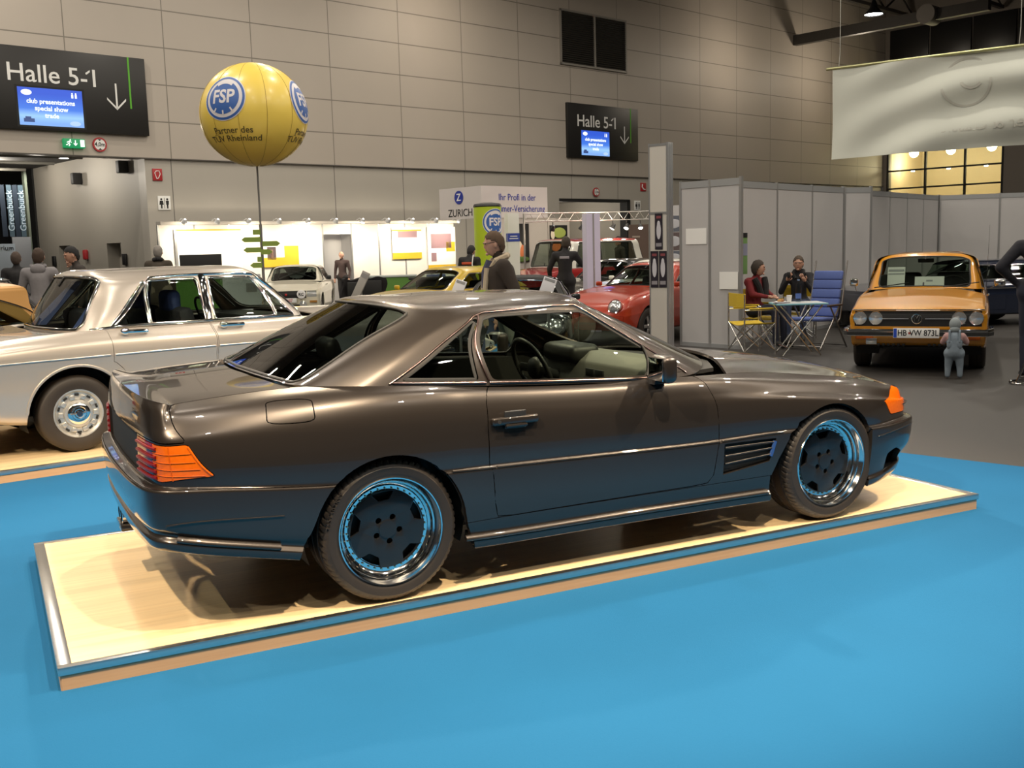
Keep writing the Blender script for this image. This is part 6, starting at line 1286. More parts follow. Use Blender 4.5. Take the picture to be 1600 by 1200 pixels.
for sy in (-1, 1): MB().tube([(-.29, sy*.20, .70), (.26, sy*.23, .0)], .012, 8).build('leg', tube_m, ct); MB().tube([(.29, sy*.18, .70), (-.26, sy*.21, .0)], .012, 8).build('leg', tube_m, ct)
MB().tube([(-.20, -.24, .12), (-.20, .24, .12)], .008, 6).build('stretcher', tube_m, ct)
tz = .73; R27 = Matrix.Rotation(math.radians(-27), 4, 'Z')
def on_table(x, y): v = R27 @ Vector((x, y, 0)); return (8.66+v.x, 6.14+v.y, tz)
b_ = thing('water_bottle', 'clear plastic water bottle with blue label on the camping table', 'bottle', on_table(.02, .06), 0)
MB().lathe([(1e-4, .002), (.036, .002), (.040, .01), (.040, .19), (.034, .235), (.018, .275), (.014, .285), (.014, .30)], 24).build('body', glass('bottle_plastic', (.82, .88, .90), 1.3), b_); MB().lathe([(.0405, .05), (.0405, .12)], 24).build('label', mat('bottle_label', (.06, .12, .35), .5), b_); MB().cyl((0, 0, .30), (0, 0, .318), .016).build('cap', mat('cap_blue', (.2, .3, .5), .4), b_)
b_ = thing('paper_cup', 'white paper cup beside the water bottle', 'cup', on_table(-.13, -.02), 0); MB().lathe([(1e-4, .002), (.028, .002), (.037, .10), (.039, .102), (.036, .10), (.027, .006)], 24).build('cup', paper, b_)
o = MB().lathe([(1e-4, .006), (.06, .006), (.085, .012), (.085, .008), (.06, .0), (1e-4, .0)], 24).build('paper_plate', paper); place(tag(o, 'small white plate on the camping table left of the cup', 'plate'), on_table(-.22, .10))
for dx, c in ((-.02, (.45, .24, .08)), (.03, (.30, .14, .06))): o = MB().ball((0, 0, .028), (.035, .025, .02), 14).build('pastry', mat('pastry%.2f' % dx, c, .7, 0, .2, 40)); place(tag(o, 'golden pastry on the small plate' if dx < 0 else 'darker pastry on the small plate', 'pastry'), (on_table(-.22, .10)[0]+dx, on_table(-.22, .10)[1], tz-.004))
o = MB().box((0, 0, .006), (.20, .14, .012), None, .003).build('leaflet_stack', mat('leaflet', (.18, .17, .2), .5)); place(tag(o, 'dark leaflets lying at the left end of the camping table', 'leaflets'), on_table(-.26, -.12), .2)
# blue high-backed camping chair, facing left towards the table
bc = thing('camping_chair', 'blue padded high-backed camping chair right of the camping table', 'chair', (9.46, 6.64, 0), math.radians(195)); bcl = mat('chair_blue_pad', (.085, .13, .36), .8, 0, .08, 30); bfr = mat('chair_frame', (.25, .24, .23), .35, .7)
M = Matrix.Translation((-.20, 0, .44)) @ Matrix.Rotation(-.22, 4, 'Y')
for k in range(5): MB().box(M @ Vector((0, 0, .08+k*.138)), (.055, .47, .135), Matrix.Rotation(-.22, 4, 'Y'), .022, 3).build('back_cushion', bcl, bc)
MB().box((.06, 0, .43), (.50, .50, .055), Matrix.Rotation(-.05, 4, 'Y'), .022, 3).build('seat_cushion', bcl, bc)
for sy in (-1, 1):
    MB().tube([M @ Vector((-.03, sy*.26, .86)), M @ Vector((-.03, sy*.26, 0)), (-.12, sy*.27, .36)], .012, 8).build('back_rail', bfr, bc); MB().tube([(-.18, sy*.28, .62), (.34, sy*.28, 0)], .013, 8).build('leg', bfr, bc); MB().tube([(.10, sy*.30, .62), (-.36, sy*.30, 0)], .013, 8).build('leg', bfr, bc); MB().box((-.02, sy*.30, .635), (.36, .055, .03), None, .012).build('armrest', mat('armrest_brown', (.05, .035, .03), .5), bc)
MB().tube([(.30, -.28, .05), (.30, .28, .05)], .010, 6).build('stretcher', bfr, bc); MB().tube([(-.34, -.30, .03), (-.34, .30, .03)], .010, 6).build('stretcher', bfr, bc)
# cards behind the windscreen of the yellow saloon
def card(p, rz, w_, h_, tilt, label, marks):
    t = thing('show_card', label, 'card', ys(*p), HDY+PI/2+rz); M = Matrix.Rotation(tilt, 4, 'X'); MB().box((0, 0, h_/2), (w_, .006, h_)).build('sheet', paper, t)
    t.rotation_euler = (tilt, 0, HDY+PI/2+rz)
    for tx, z, s_ in marks: MB().span((-s_*len(tx)*.28, -.0055, z-s_*.3), (s_*len(tx)*.28, -.003, z+s_*.3)).build('print_line', mat('card_text', (.35, .35, .38), .6), t)
card((1.50, -.36, .925), .0, .22, .30, -.45, 'upright white card behind the left of the yellow saloon windscreen', [('VW K 70', .25, .05), ('Baujahr 1972', .20, .03)]); card((1.58, .06, .925), 0, .36, .16, -.45, 'wide white card behind the middle of the yellow saloon windscreen', [('K 70', .10, .035)])
# ---------------------------------------------------------------- balloon on a pole with little direction arrows
bx, by, bz, br = 1.984, 9.371, 3.456, .715
bt = thing('advertising_balloon', 'big yellow round balloon with blue round emblem on a thin pole', 'balloon', (bx, by, 0), 0)
ylm = mat('balloon_yellow', (.92, .68, .12), .38, 0, .03, 2, .2, .2)
prof = []
for k in range(41):
    a = -PI/2+PI*k/40; rr = br*math.cos(a); zz = br*.965*math.sin(a)
    if a < 0: zz *= 1-.03*math.sin(a)**2
    prof.append((max(rr, 1e-4), bz+zz))
nb = 96; vs = []
for i in range(nb):
    a = 2*PI*i/nb; d = abs(((i % 8)/8)-.5)*2; k = 1-.006*(d**6)
    vs += [(r*k*math.cos(a), r*k*math.sin(a), z) for r, z in prof]
kk = len(prof); MB().add(vs, [(i*kk+q, ((i+1) % nb)*kk+q, ((i+1) % nb)*kk+q+1, i*kk+q+1) for i in range(nb) for q in range(kk-1)]).build('balloon', ylm, bt, angle=80)
sm = MB()
for i in range(0, nb, 8):
    a = 2*PI*i/nb; sm.tube([(r*.998*math.cos(a), r*.998*math.sin(a), z) for r, z in prof[1:-1]], .0022, 4)
sm.build('seams', mat('seam_brown', (.30, .18, .03), .6), bt)
cb = math.atan2(-4.977-by, -1.48-bx)
def onball(lon, lat): return lambda x, y, o: Vector(((br+o)*math.cos(lat+y/br)*math.cos(lon+x/br), (br+o)*math.cos(lat+y/br)*math.sin(lon+x/br), bz+(br+o)*.965*math.sin(lat+y/br)))
bk = mat('balloon_text', (.10, .08, .03), .5)
for lon in (cb-.57, cb+1.20, cb+2.97, cb-2.3):
    fsp_logo(.315, wrapper(onball(lon, .24), bt), bt)
    for tx, la in (('Partner des', -.38), ('TÜV Rheinland', -.54)): wrapper(lambda x, y, o, la=la, lon=lon: onball(lon+.12, la)(x/math.cos(la), y, o), bt)('lettering', text_mb(tx, .125, 0, 'CENTER', None, .95, .001), bk, .005, bt)
MB().cyl((0, 0, .05), (0, 0, bz-br*.93), .013).cyl((0, 0, .05), (0, 0, 2.0), .020).build('pole', mat('pole_grey', (.20, .20, .20), .4, .5), bt); MB().lathe([(.25, 0), (.25, .03), (.04, .06), (1e-4, .06)], 28).build('base', dark, bt)
gsn = mat('arrow_green', (.20, .30, .05), .55)
for k, (z, x0, x1, tip) in enumerate(((1.90, -.10, .0, 0), (1.80, -.22, .0, -1), (1.74, .02, .22, 1), (1.66, -.20, .0, -1), (1.63, .0, .11, 1), (1.53, -.06, .0, 0), (1.45, -.12, .0, -1))):
    h = .035; pts = [(x0, -h), (x1, -h), (x1, h), (x0, h)]
    if tip < 0: pts = [(x0, -h), (x1, -h), (x1, h), (x0, h), (x0-.045, 0)]
    if tip > 0: pts = [(x0, -h), (x1, -h), (x1+.045, 0), (x1, h), (x0, h)]
    MB().prism(pts, .018, Matrix.Rotation(math.radians(-27), 4, 'Z') @ Matrix.Translation((0, -.025, z)) @ UPRIGHT).build('direction_arrow', gsn, bt)
# ---------------------------------------------------------------- hanging banner at the top right
B0, B1 = Vector((13.55, 10.60, 4.86)), Vector((16.55, 4.73, 4.86)); dvb = (B1-B0).normalized(); LB = (B1-B0).length; nb_ = Vector((dvb.y, -dvb.x, 0))
hb = thing('hanging_banner', 'large pale cloth banner hanging from wires at the top right', 'banner', B0[:], math.atan2(dvb.y, dvb.x))
def cloth(u, v):
    g = 1-abs(2*u-1)**1.5; f = .07*g*math.sin(v*13-7*(2*u-1)**2+1)+.035*math.sin(u*31+v*4)*v+.05*math.sin(u*9+v*2.5)*v
    return (u*LB, f, -.03-1.70*v+.03*math.sin(u*PI))
o = MB().grid(cloth, 90, 40).build('cloth', mat('banner_cloth', (.54, .56, .50), .7, 0, .03, 3), hb, angle=180); md = o.modifiers.new('thick', 'SOLIDIFY'); md.thickness = .004
MB().tube([(-.12, 0, 0), (LB+.1, 0, 0)], .028, 10).build('top_bar', mat('bar_brass', (.42, .42, .22), .35, .7), hb)
for x in (.12, LB*.5, LB-.12): MB().tube([(x, 0, .0), (x+.02, 0, .3), (x, 0, 9.0)], .008, 5).build('hanging_wire', mat('wire_steel', (.4, .4, .36), .4, .7), hb)
ft = mat('banner_print', (.44, .44, .39), .75)
M = Matrix.Translation((3.0, 0, -1.30)) @ Matrix(((-1, 0, 0, 0), (0, 0, 1, 0), (0, 1, 0, 0), (0, 0, 0, 1)))
def bproj(mb, nm):
    vs = []
    for p in mb.v: c_ = cloth(min(max(p[0]/LB, 0), 1), min(max(-(p[2]+.03)/1.70, 0), 1)); vs.append((p[0], c_[1]-.008, p[2]))
    mb.v = vs; mb.build(nm, ft, hb, angle=180)
bproj(text_mb('Youngtimer & Classic Cars', .30, 0, 'CENTER', M, .98, .002), 'show_through_lettering')
rg = MB()
for r0, r1 in ((.40, .44),): rg.lathe([(r0, 0), (r1, 0)], 48, Matrix.Translation((2.45, 0, -.52)) @ UPRIGHT)
rg.lathe([(.17, 0), (.22, 0)], 32, Matrix.Translation((2.45, 0, -.56)) @ UPRIGHT, .4, 2.6).lathe([(.17, 0), (.22, 0)], 32, Matrix.Translation((2.55, 0, -.44)) @ UPRIGHT, 3.4, 5.6); bproj(rg, 'show_through_emblem')
# ---------------------------------------------------------------- right wall: lit gallery window, dark panels, roof steel
t = at_wall(struct(MB().span((SR+.4, -6.3, 3.1), (SR+4, -.2, 3.2)).span((SR+3.9, -6.3, 3.1), (SR+4, -.2, 8.5)).span((SR+.4, -6.3, 8.4), (SR+4, -.2, 8.5)).span((SR+.4, -6.3, 3.1), (SR+4, -6.2, 8.5)).span((SR+.4, -.25, 3.1), (SR+4, -.15, 8.5)).build('wall_gallery', mat('gallery_plaster', (.60, .50, .34), .6))))
mb = MB()
for y in (-.25, -2.3, -4.35, -6.2): mb.span((SR-.02, y-.05, 3.2), (SR+.1, y+.05, 8.4))
for z in (4.1, 5.02, 6.4, 7.4): mb.span((SR-.02, -6.2, z-.04), (SR+.1, -.25, z+.04))
at_wall(struct(mb.build('window_1', black))); at_wall(struct(MB().span((SR+.03, -6.2, 3.2), (SR+.04, -.25, 8.4)).build('window_2', clear_glass)))
for k, y in enumerate((-.9, -2.9, -5.0)):
    t = thing('gallery_lamp', 'warm glowing globe lamp behind the gallery window', 'lamp', wallp(SR+1.6, y, 6.0), WA, 'globe lamps behind the gallery window'); MB().ball((0, 0, 0), .24, 20).build('globe', emis('globe_warm', (1, .86, .55), 22), t); MB().cyl((0, 0, .2), (0, 0, 2.3), .02).build('stem', dark, t); lamp('gallery_light', 'POINT', wallp(SR+1.2, y, 5.3), 120, (1, .80, .52), None, .2)
for k, y in enumerate((-1.4, -3.3, -5.2)): t = thing('downlight', 'tiny ceiling downlight in the lower gallery', 'lamp', wallp(SR+.5, y, 4.95), WA, 'downlights in the lower gallery'); MB().cyl((0, 0, 0), (0, 0, .07), .09).build('lamp_face', lamp_face, t)
dw = mat('dark_glazing', (.012, .012, .013), .35)
for k in range(5): at_wall(tag(MB().span((SR-.12, -.3-2.15*(k+1)+.08, 10.2), (SR-.02, -.3-2.15*k, 12.2), .02).build('dark_panel', dw), 'dark panel high on the right wall above the hanging banner', 'panel', 'dark panels high on the right wall'))
stl = mat('roof_steel', (.06, .055, .05), .5, .4)
for k, (y, z) in enumerate(((-1.6, 12.6), (-6.0, 12.3), (-11.0, 12.3), (-16.0, 12.3))):
    t = thing('roof_truss', 'dark steel roof girder high above the hall', 'girder', wallp(10, y, z), WA, 'dark steel girders under the roof'); L_ = 27
    for zz in (0, 1.0): MB().span((0, -.1, zz), (L_, .1, zz+.16)).build('chord', stl, t)
    mb = MB()
    for i in range(9): mb.tube([(i*3, 0, .1), (i*3+1.5, 0, 1.0), (i*3+3, 0, .1)], .05, 6)
    mb.build('web', stl, t)
t = thing('roof_truss', 'dark beam end crossing the top of the beige cladding', 'girder', wallp(28.5, -9, 10.6), WA+1.57); MB().span((0, -.15, 0), (9, .15, .45)).build('beam', stl, t); MB().cyl((2.5, -.4, .25), (2.5, .4, .25), .4, None, 24).build('drum', mat('drum_grey', (.2, .18, .16), .5), t)
for k, (s, y) in enumerate(((23.0, -6.9), (27, -17), (35, -17))):
    t = thing('high_bay_lamp', ['bright white high bay lamp under the roof above the hanging banner', 'high bay lamp under the roof, left of the next one', 'high bay lamp under the roof at the far right'][k], 'lamp', wallp(s, y, 10.1), WA); MB().lathe([(.06, .55), (.12, .40), (.16, .25), (.36, .02), (.35, .0)], 28).build('reflector', dark, t); MB().cyl((0, 0, .03), (0, 0, .04), .33, None, 28).build('lamp_face', emis('high_bay_face', (1, 1, .95), 30), t); MB().cyl((0, 0, .5), (0, 0, 3.5), .015).build('rod', dark, t)
# ---------------------------------------------------------------- people
def capsule(mb, a, b, r0, r1, n=12):
    a, b = Vector(a), Vector(b); mb.ball(a, r0, n); mb.ball(b, r1, n)
    if (b-a).length > 1e-4: mb.cyl(a, b, r0, r1, n)
SKIN = (.48, .27, .19)
def person(label, loc, rz, top, bottom, skin=SKIN, hair=(.03, .02, .015), shoes=(.02, .02, .02), h=1.75, J=None, group=None, long=0., headturn=0., nod=0., vox=.020, hood=None, collar=None, bald=False, wz=0, build=1., thingname='person', extras=None, hairlen=0., sleeve=None, headscale=1.):
    k = h/1.75
    P = dict(pelvis=(0, 0, .96), waist=(0, 0, 1.10), chest=(.0, 0, 1.33), neck=(.01, 0, 1.49), head=(.035, 0, 1.635), shL=(0, .185, 1.42), shR=(0, -.185, 1.42), elL=(-.02, .25, 1.14), elR=(-.02, -.25, 1.14), wrL=(.06, .25, .90), wrR=(.06, -.25, .90), hdL=(.09, .245, .82), hdR=(.09, -.245, .82),
             hpL=(0, .09, .93), hpR=(0, -.09, .93), knL=(.02, .10, .50), knR=(.02, -.10, .50), anL=(-.02, .10, .09), anR=(-.02, -.10, .09), toL=(.13, .12, .045), toR=(.13, -.12, .045))
    P.update(J or {}); P = {a: Vector(b)*k for a, b in P.items()}; mb = MB(); seg = []
    def S(a, b, r0, r1, z): capsule(mb, P[a], P[b], r0*k, r1*k); seg.append((P[a].copy(), P[b].copy(), z, (r0+r1)/2*k))
    B_ = build
    S('pelvis', 'waist', .135*B_, .125*B_, wz); S('waist', 'chest', .125*B_, .135*B_, wz); S('chest', 'neck', .115*B_, .06, 0); S('shL', 'shR', .075, .075, 0); S('chest', 'shL', .11*B_, .075, 0); S('chest', 'shR', .11*B_, .075, 0); S('hpL', 'hpR', .115*B_, .115*B_, 1)
    S('neck', 'head', .056, .058, 3)
    for s in 'LR':
        S('waist', 'hp'+s, .11*B_, .105*B_, wz); S('sh'+s, 'el'+s, .066*B_, .052*B_, 0); S('el'+s, 'wr'+s, .050*B_, .036*B_, 0 if sleeve is None else 3); S('wr'+s, 'hd'+s, .030, .036, 3)
        S('hp'+s, 'kn'+s, .092*B_, .066*B_, 1); S('kn'+s, 'an'+s, .062*B_, .050*B_, 1); S('an'+s, 'to'+s, .045, .042, 4)
    if long: # jacket skirt below the waist
        for s in 'LR': a = P['waist'].copy(); b = P['hp'+s]+Vector((0, 0, -long*k)); capsule(mb, a, b, .125*B_*k, .135*B_*k); seg.append((a, b, 0, .13*k))
    me = bpy.data.meshes.new('tmp'); me.from_pydata(mb.v, [], mb.f); o = bpy.data.objects.new('tmp', me); C.objects.link(o)
    md = o.modifiers.new('r', 'REMESH'); md.mode = 'VOXEL'; md.voxel_size = vox*k; s2 = o.modifiers.new('s', 'SMOOTH'); s2.factor = .5; s2.iterations = 4
    dg = bpy.context.evaluated_depsgraph_get(); dg.update(); ev = o.evaluated_get(dg).to_mesh()
    V = [v.co.copy() for v in ev.vertices]; F = [list(p.vertices) for p in ev.polygons]; o.evaluated_get(dg).to_mesh_clear(); bpy.data.objects.remove(o)
    A = np.array([s[0] for s in seg]); D = np.array([s[1]-s[0] for s in seg]); L2 = np.maximum((D**2).sum(1), 1e-9); RR = np.array([s[3] for s in seg]); zz = np.array([s[2] for s in seg])
    X = np.array([np.mean([V[i] for i in f], axis=0) for f in F]); t = np.clip(((X[:, None]-A)*D).sum(2)/L2, 0, 1); d = np.linalg.norm(X[:, None]-(A+t[:, :, None]*D), axis=2)-RR; zone = list(zz[np.argmin(d, axis=1)])
    # head with a face, ears; hands with fingers
    hd = MB(); hc = P['head']; s_ = k*headscale; R3 = Matrix.Rotation(headturn, 4, 'Z') @ Matrix.Rotation(nod, 4, 'Y'); MH = Matrix.Translation(hc) @ R3 @ Matrix.Scale(s_, 4)
    b = bmesh.new(); bmesh.ops.create_uvsphere(b, u_segments=24, v_segments=18, radius=1)
    for v in b.verts:
        x, y, z = v.co; jaw = max(0, -z); v.co = Vector((x*(.098-.012*jaw)+.012*max(0, x)*jaw, y*(.078-.022*jaw), z*.122))
    hd.bm(b, MH); hd.ball((0, 0, 0), (.010, .009, .020), 8, MH @ Matrix.Translation((.097, 0, -.012))); hd.ball((0, 0, 0), (.018, .024, .016), 8, MH @ Matrix.Translation((.078, 0, -.088)))
    for y in (-1, 1): hd.ball((0, 0, 0), (.018, .010, .030), 8, MH @ Matrix.Translation((-.002, y*.078, -.005))); hd.ball((0, 0, 0), (.016, .020, .010), 8, MH @ Matrix.Translation((.086, y*.032, .028)))
    n0 = len(V); V += [Vector(p) for p in hd.v]; F += [[i+n0 for i in f] for f in hd.f]; zone += [3]*len(hd.f)
    fg = MB()
    for s in 'LR':
        w_, h_ = P['wr'+s], P['hd'+s]; dd = (h_-w_).normalized(); sd = dd.cross(Vector((1, 0, 0) if abs(dd.x) < .7 else (0, 0, 1))).normalized(); nn = dd.cross(sd)
        for q, ln in zip((-.024, -.008, .008, .024), (.052, .062, .060, .046)):
            a = h_+sd*q*k+dd*.02*k; fg.tube([a, a+dd*ln*.55*k+nn*.004*k, a+dd*ln*k*.95+nn*.020*k], [.0095*k, .0085*k, .006*k], 6)
        a = w_+dd*.03*k+sd*.028*k; fg.tube([a, a+sd*.022*k+dd*.03*k, a+sd*.024*k+dd*.06*k+nn*.012*k], [.011*k, .010*k, .007*k], 6)
    n0 = len(V); V += [Vector(p) for p in fg.v]; F += [[i+n0 for i in f] for f in fg.f]; zone += [3]*len(fg.f)
    me = bpy.data.meshes.new(thingname); me.from_pydata([tuple(v) for v in V], [], F)
    tm_ = lambda n, c: mat('cloth_%s_%.3f_%.3f_%.3f' % (n, *c), c, .85 if n != 'skin' else .5, 0, .10, 25)
    root = thing(thingname, label, 'person', loc, rz, group); ob = bpy.data.objects.new('body', me); C.objects.link(ob); ob.parent = root
    for x in (tm_('top', top), tm_('bottom', bottom), tm_('hair', hair), tm_('skin', skin), tm_('shoe', shoes)): me.materials.append(x)
    for p, z in zip(me.polygons, zone): p.material_index = int(z); p.use_smooth = True
    # eyes, mouth
    MB().ball((0, 0, 0), (.005, .012, .006), 8, MH @ Matrix.Translation((.094, .032, .018))).ball((0, 0, 0), (.005, .012, .006), 8, MH @ Matrix.Translation((.094, -.032, .018))).build('eyes', mat('eye_dark', (.03, .02, .02), .3), ob); MB().ball((0, 0, 0), (.006, .024, .005), 8, MH @ Matrix.Translation((.090, 0, -.052))).build('mouth', mat('lip', (.32, .12, .10), .5), ob)
    # hair shell
    if not bald:
        b = bmesh.new(); bmesh.ops.create_uvsphere(b, u_segments=28, v_segments=20, radius=1); kill = []
        for v in b.verts:
            x, y, z = v.co; lim = max(-.72, .10+.42*max(0, x)-1.6*max(0, -x))-hairlen*max(0, .5-x)
            v.co = Vector((x*.104-.006, y*.084*(1+.2*hairlen), z*.128+.004))*(1+.03*math.sin(x*23+y*17)+.02*math.sin(z*31+x*9))
            if z < lim: kill.append(v)
        bmesh.ops.delete(b, geom=kill, context='VERTS'); o = MB().bm(b, MH).build('hair', tm_('hair', hair), ob, angle=180); md = o.modifiers.new('t', 'SOLIDIFY'); md.thickness = .012*k; md.offset = 0
    if collar:
        n_ = P['neck']; MB().tube([n_+Vector((.10*k, .035*k, -.10*k)), n_+Vector((.05*k, .085*k, -.02*k)), n_+Vector((-.06*k, .07*k, .02*k)), n_+Vector((-.085*k, 0, .03*k)), n_+Vector((-.06*k, -.07*k, .02*k)), n_+Vector((.05*k, -.085*k, -.02*k)), n_+Vector((.10*k, -.035*k, -.10*k))], [.022*k]+[.036*k]*5+[.022*k], 8).build('collar', tm_('collar', collar), ob)
    if hood:
        n_ = P['neck']; MB().ball(n_+Vector((-.085*k, 0, -.03*k)), (.06*k, .105*k, .085*k), 16).tube([n_+Vector((-.05*k, .09*k, .03*k)), n_+Vector((.05*k, .085*k, -.02*k)), n_+Vector((.10*k, 0, -.07*k)), n_+Vector((.05*k, -.085*k, -.02*k)), n_+Vector((-.05*k, -.09*k, .03*k))], .026*k, 8).build('hood', tm_('hood', hood), ob)
    if extras: extras(ob, P, MH, k)
    return root
BLK = (.012, .011, .012); JEAN = (.035, .05, .10); GREY = (.20, .19, .21)
FACE = lambda deg: math.radians(deg)
# man striding past in the leather jacket, facing left
def leather(ob, P, MH, k):
    fl = mat('fleece', (.42, .34, .24), .9, 0, .1, 60)
    for s in (1, -1): MB().tube([(.145, s*.045, 1.40), (.17, s*.055, 1.2), (.165, s*.06, 1.0), (.15, s*.065, .82)], .028, 8).build('fleece_edge', fl, ob)
    MB().tube([MH @ Vector((.097, -.055, .02)), MH @ Vector((.103, -.03, .022)), MH @ Vector((.103, .03, .022)), MH @ Vector((.097, .055, .02)), MH @ Vector((.0, .082, .025))], .003, 5).tube([MH @ Vector((.097, -.055, .02)), MH @ Vector((.0, -.082, .025))], .003, 5).build('glasses', dark, ob)
    MB().tube([(.10, .0, 1.47), (.15, 0, 1.36), (.155, 0, 1.2)], .045, 8).build('scarf', mat('scarf_navy', (.05, .05, .09), .9), ob)
person('man in dark leather jacket with fleece collar walking left past the green column', (3.23, 4.53, 0), FACE(165), (.030, .020, .014), JEAN, h=1.75, J=dict(elL=(-.10, .25, 1.17), wrL=(.04, .24, .93), hdL=(.09, .235, .86), elR=(-.05, -.27, 1.15), wrR=(.05, -.26, .92), hdR=(.10, -.25, .85), knL=(.18, .10, .52), anL=(.25, .10, .10), toL=(.40, .11, .08), knR=(-.03, -.10, .49), anR=(-.22, -.10, .12), toR=(-.08, -.11, .05), head=(.06, 0, 1.635)), long=.05, collar=(.42, .34, .24), hair=(.085, .05, .028), build=1.2, extras=leather, nod=.1)
# crouching photographer seen through the coupe's windows
def camera_(ob, P, MH, k): c = MH @ Vector((.16, 0, .02)); MB().box(c, (.06, .13, .09), None, .015).cyl(c, c+Vector((.11, 0, 0)), .035).build('camera', dark, ob)
person('crouching man holding a camera to his face behind the dark coupe', (3.15, 3.62, 0), FACE(165), (.07, .075, .06), BLK, h=1.75, J=dict(pelvis=(-.10, 0, .42), waist=(-.04, 0, .55), chest=(.08, 0, .74), neck=(.14, 0, .88), head=(.19, 0, 1.01), shL=(.09, .185, .82), shR=(.09, -.185, .82), elL=(.26, .22, .72), elR=(.26, -.22, .72), wrL=(.33, .10, .93), wrR=(.33, -.10, .93), hdL=(.35, .05, .99), hdR=(.35, -.05, .99), hpL=(-.10, .10, .42), hpR=(-.10, -.10, .42), knL=(.28, .14, .50), knR=(.24, -.14, .22), anL=(.14, .13, .09), anR=(-.16, -.12, .12), toL=(.29, .14, .045), toR=(-.08, -.13, .045)), extras=camera_, hair=(.05, .03, .02))
# man with black track top and red print
def track(ob, P, MH, k): MB().box((-.135, .0, 1.30), (.02, .22, .05), None, .008).build('back_print', mat('print_red', (.55, .08, .03), .6), ob); MB().tube([(-.09, -.13, 1.47), (-.13, -.12, 1.3), (-.12, -.11, 1.1)], .012, 6).build('stripe', white_txt, ob)
person('man in black track top with red back print left of the green column', (7.38, 14.3, 0), FACE(40), BLK, BLK, h=1.68, extras=track, hair=BLK, J=dict(head=(.10, 0, 1.60)), nod=.35)
# bent man in black overalls
person('man in black overalls seen from behind, leaning over beside the red van', (8.35, 12.1, 0), FACE(55), BLK, BLK, h=1.76, J=dict(elR=(.12, -.32, 1.22), wrR=(.30, -.38, 1.20), hdR=(.38, -.40, 1.2), elL=(.02, .30, 1.16), wrL=(.12, .30, .95), head=(.07, -.02, 1.63)), build=1.05, extras=lambda ob, P, MH, k: (MB().box((-.13, .0, 1.38), (.02, .18, .05), None, .008).build('back_print', mat('print_grey', (.3, .28, .3), .5), ob)), hair=(.04, .03, .02))
person('visitor in dark olive jacket and cap standing at the far gateway', (14.3, 19.4, 0), FACE(170), (.045, .038, .028), BLK, h=1.80, hair=BLK)
person('man in dark coat looking out of the booth doorway behind the rally car', wallp(1.75, -1.5, 0), FACE(230), (.05, .03, .028), BLK, h=1.60, bald=True)
# left group
person('young man in grey hooded top seen from behind at the left', (-.72, 11.75, 0), FACE(75), (.21, .20, .21), JEAN, h=1.76, hood=(.20, .19, .20), hair=(.05, .03, .02), build=1.12, J=dict(elL=(.04, .27, 1.16), elR=(.04, -.27, 1.16), wrL=(.16, .20, 1.0), wrR=(.16, -.20, 1.0), hdL=(.22, .16, .98), hdR=(.22, -.16, .98)))
person('balding man in black coat left of the grey hooded top', (-.92, 15.2, 0), FACE(80), BLK, BLK, h=1.74, hair=(.06, .04, .03), build=1.1)
person('dark-clothed visitor half hidden right of the grey hooded top', (.02, 15.4, 0), FACE(200), (.03, .025, .03), BLK, h=1.66)
person('dark-haired man in dark pullover looking left over the silver saloon roof', (-.18, 12.0, 0), FACE(190), (.035, .028, .025), BLK, h=1.78, hair=BLK, nod=.22, J=dict(head=(.07, 0, 1.63)))
person('grey-haired man in long brown jacket seen from behind at the booth', (1.62, 16.3, 0), FACE(70), (.050, .038, .026), (.16, .13, .095), h=1.80, hair=(.22, .20, .18), long=.16, build=1.15, collar=BLK)
# camping corner
SIT = dict(pelvis=(-.06, 0, .54), waist=(-.07, 0, .68), chest=(-.05, 0, .90), neck=(-.01, 0, 1.06), head=(.03, 0, 1.20), shL=(-.04, .18, .99), shR=(-.04, -.18, .99), elL=(.06, .225, .80), elR=(.06, -.225, .80), wrL=(.24, .10, .76), wrR=(.24, -.10, .76), hdL=(.31, .05, .75), hdR=(.31, -.05, .75), hpL=(-.02, .10, .54), hpR=(-.02, -.10, .54), knL=(.40, .12, .55), knR=(.40, -.12, .55), anL=(.42, .12, .10), anR=(.42, -.12, .10), toL=(.56, .13, .045), toR=(.56, -.13, .045))
for _k in SIT:
    if _k[:2] not in ('an', 'to'): SIT[_k] = (SIT[_k][0], SIT[_k][1], SIT[_k][2]+.05)
def shawl(ob, P, MH, k): MB().tube([(.05, .14, 1.04), (.10, .10, .92), (.12, .06, .78)], .045, 8).tube([(.05, -.14, 1.04), (.10, -.10, .92), (.12, -.06, .78)], .045, 8).build('dark_scarf', mat('scarf_black', BLK, .9), ob); MB().tube([MH @ Vector((.098, -.05, .022)), MH @ Vector((.104, 0, .024)), MH @ Vector((.098, .05, .022)), MH @ Vector((0, .082, .026))], .004, 5).build('glasses', dark, ob)
person('seated woman with short dark hair, red top and dark scarf at the camping table', (8.92, 7.32, 0), FACE(-72), (.16, .012, .016), (.012, .014, .03), h=1.66, J=SIT, hair=(.035, .026, .02), hairlen=.7, extras=shawl, headturn=.55)
def phone(ob, P, MH, k): MB().box(P['hdR']+Vector((.03, 0, .03)), (.02, .05, .09), None, .006).build('phone', dark, ob); MB().tube([MH @ Vector((.098, -.05, .022)), MH @ Vector((.104, 0, .024)), MH @ Vector((.098, .05, .022)), MH @ Vector((0, .082, .026))], .003, 5).build('glasses', dark, ob)
s2 = dict(SIT); s2.update(elR=(.16, -.26, .80), wrR=(.26, -.16, .98), hdR=(.30, -.12, 1.05), elL=(.16, .24, .80), wrL=(.26, .14, .96), hdL=(.30, .10, 1.03))
person('seated man with glasses and dark zip jacket raising both hands at the camping table', (10.16, 7.78, 0), FACE(222), (.014, .014, .018), JEAN, h=1.70, J=s2, hair=(.07, .05, .035), extras=phone, collar=BLK)
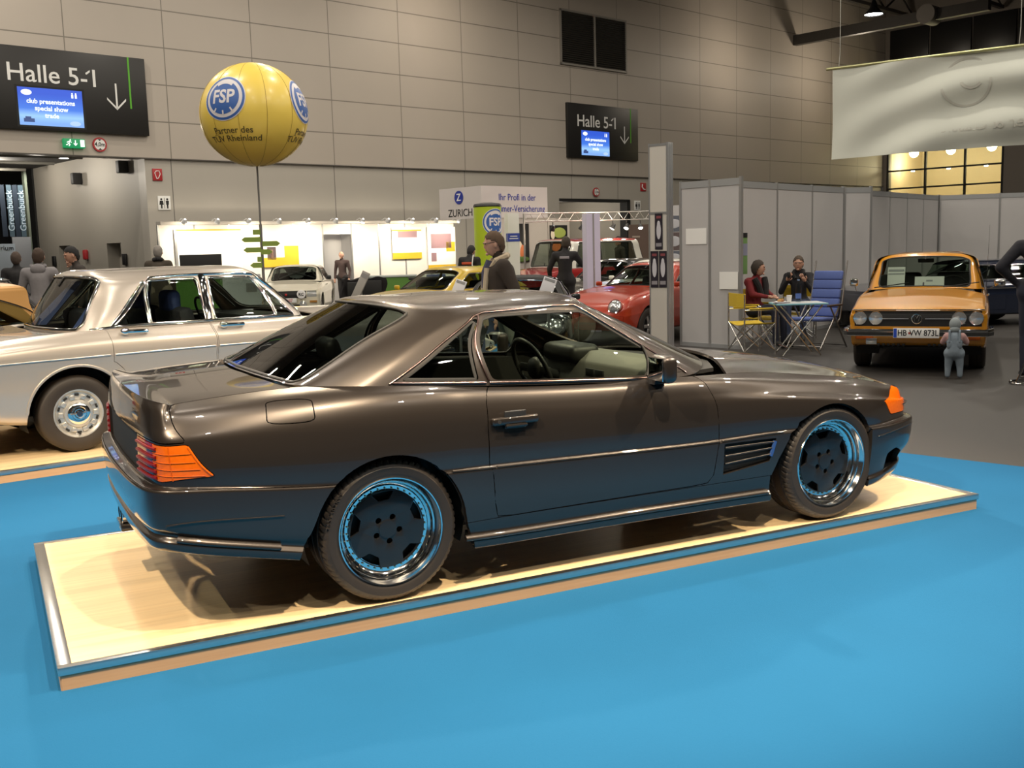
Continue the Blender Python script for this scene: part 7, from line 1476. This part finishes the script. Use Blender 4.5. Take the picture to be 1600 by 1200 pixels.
# toddler leaning on the bumper of the yellow saloon
def kid(ob, P, MH, k):
    dn = mat('kid_denim', (.17, .21, .25), .85, 0, .12, 50)
    MB().ball((0, 0, 0), (.112, .100, .125), 20, MH @ Matrix.Translation((-.01, 0, .018))).ball((0, 0, 0), (.085, .085, .07), 14, MH @ Matrix.Translation((-.05, 0, -.07))).build('sun_hat', mat('kid_hat', (.22, .25, .26), .9, 0, .1, 40), ob)
    for s in (-1, 1): MB().tube([Vector((-.17*1, s*.13, 1.05))*k, Vector((-.13, s*.13, 1.34))*k, Vector((.02, s*.13, 1.36))*k], .03*k, 8).build('dungaree_strap', dn, ob)
    MB().box(Vector((-.02, 0, .98))*k, Vector((.34, .40, .30))*k, None, .10*k, 3).build('dungaree_bib', dn, ob)
kdir = HDY+PI; tp_ = ys(2.58+.72+.42, .42, 0)
person('toddler in pale blue dungarees and hat standing at the bumper of the yellow saloon', (tp_.x, tp_.y, 0), kdir, (.42, .25, .24), (.17, .21, .25), shoes=(.30, .18, .16), h=.70, J=dict(head=(.10, 0, 1.50), neck=(.05, 0, 1.30), chest=(.02, 0, 1.14), waist=(-.02, 0, .92), pelvis=(-.02, 0, .76), shL=(.02, .20, 1.20), shR=(.02, -.20, 1.20), elL=(.12, .31, 1.02), elR=(.12, -.31, 1.02), wrL=(.30, .30, 1.10), wrR=(.30, -.30, 1.10), hdL=(.38, .28, 1.14), hdR=(.38, -.28, 1.14), hpL=(0, .11, .72), hpR=(0, -.11, .72), knL=(.02, .15, .38), knR=(.02, -.15, .38), anL=(0, .16, .10), anR=(0, -.16, .10), toL=(.14, .18, .06), toR=(.14, -.18, .06)), build=1.55, bald=True, extras=kid, headscale=1.55, wz=1, vox=.03)
# person cut by the right edge, hand on hip, and the chrome barrier post foot beside
person('person in dark suit with hand on hip cut by the right edge', (8.83, 2.56, 0), FACE(40), (.010, .010, .016), (.010, .012, .025), h=1.80, J=dict(elL=(-.08, .38, 1.20), wrL=(.02, .20, 1.02), hdL=(.05, .15, 1.0), elR=(-.10, -.40, 1.18), wrR=(.02, -.20, 1.02), hdR=(.05, -.15, 1.0)), build=1.1)
t = thing('barrier_stand', 'chrome tubular stand foot at the right edge beside the dark-suited person', 'stand', (8.42, 2.36, 0), 0); MB().tube([(.16*math.cos(a), .16*math.sin(a), .014) for a in np.linspace(0, 2*PI, 28, endpoint=False)], .014, 8, True).build('foot_ring', chrome, t); MB().tube([(-.16, 0, .02), (-.08, 0, .14), (0, 0, .30), (.02, 0, .55)], .010, 8).tube([(.16, 0, .02), (.08, 0, .14), (0, 0, .30)], .010, 8).build('post', chrome, t)
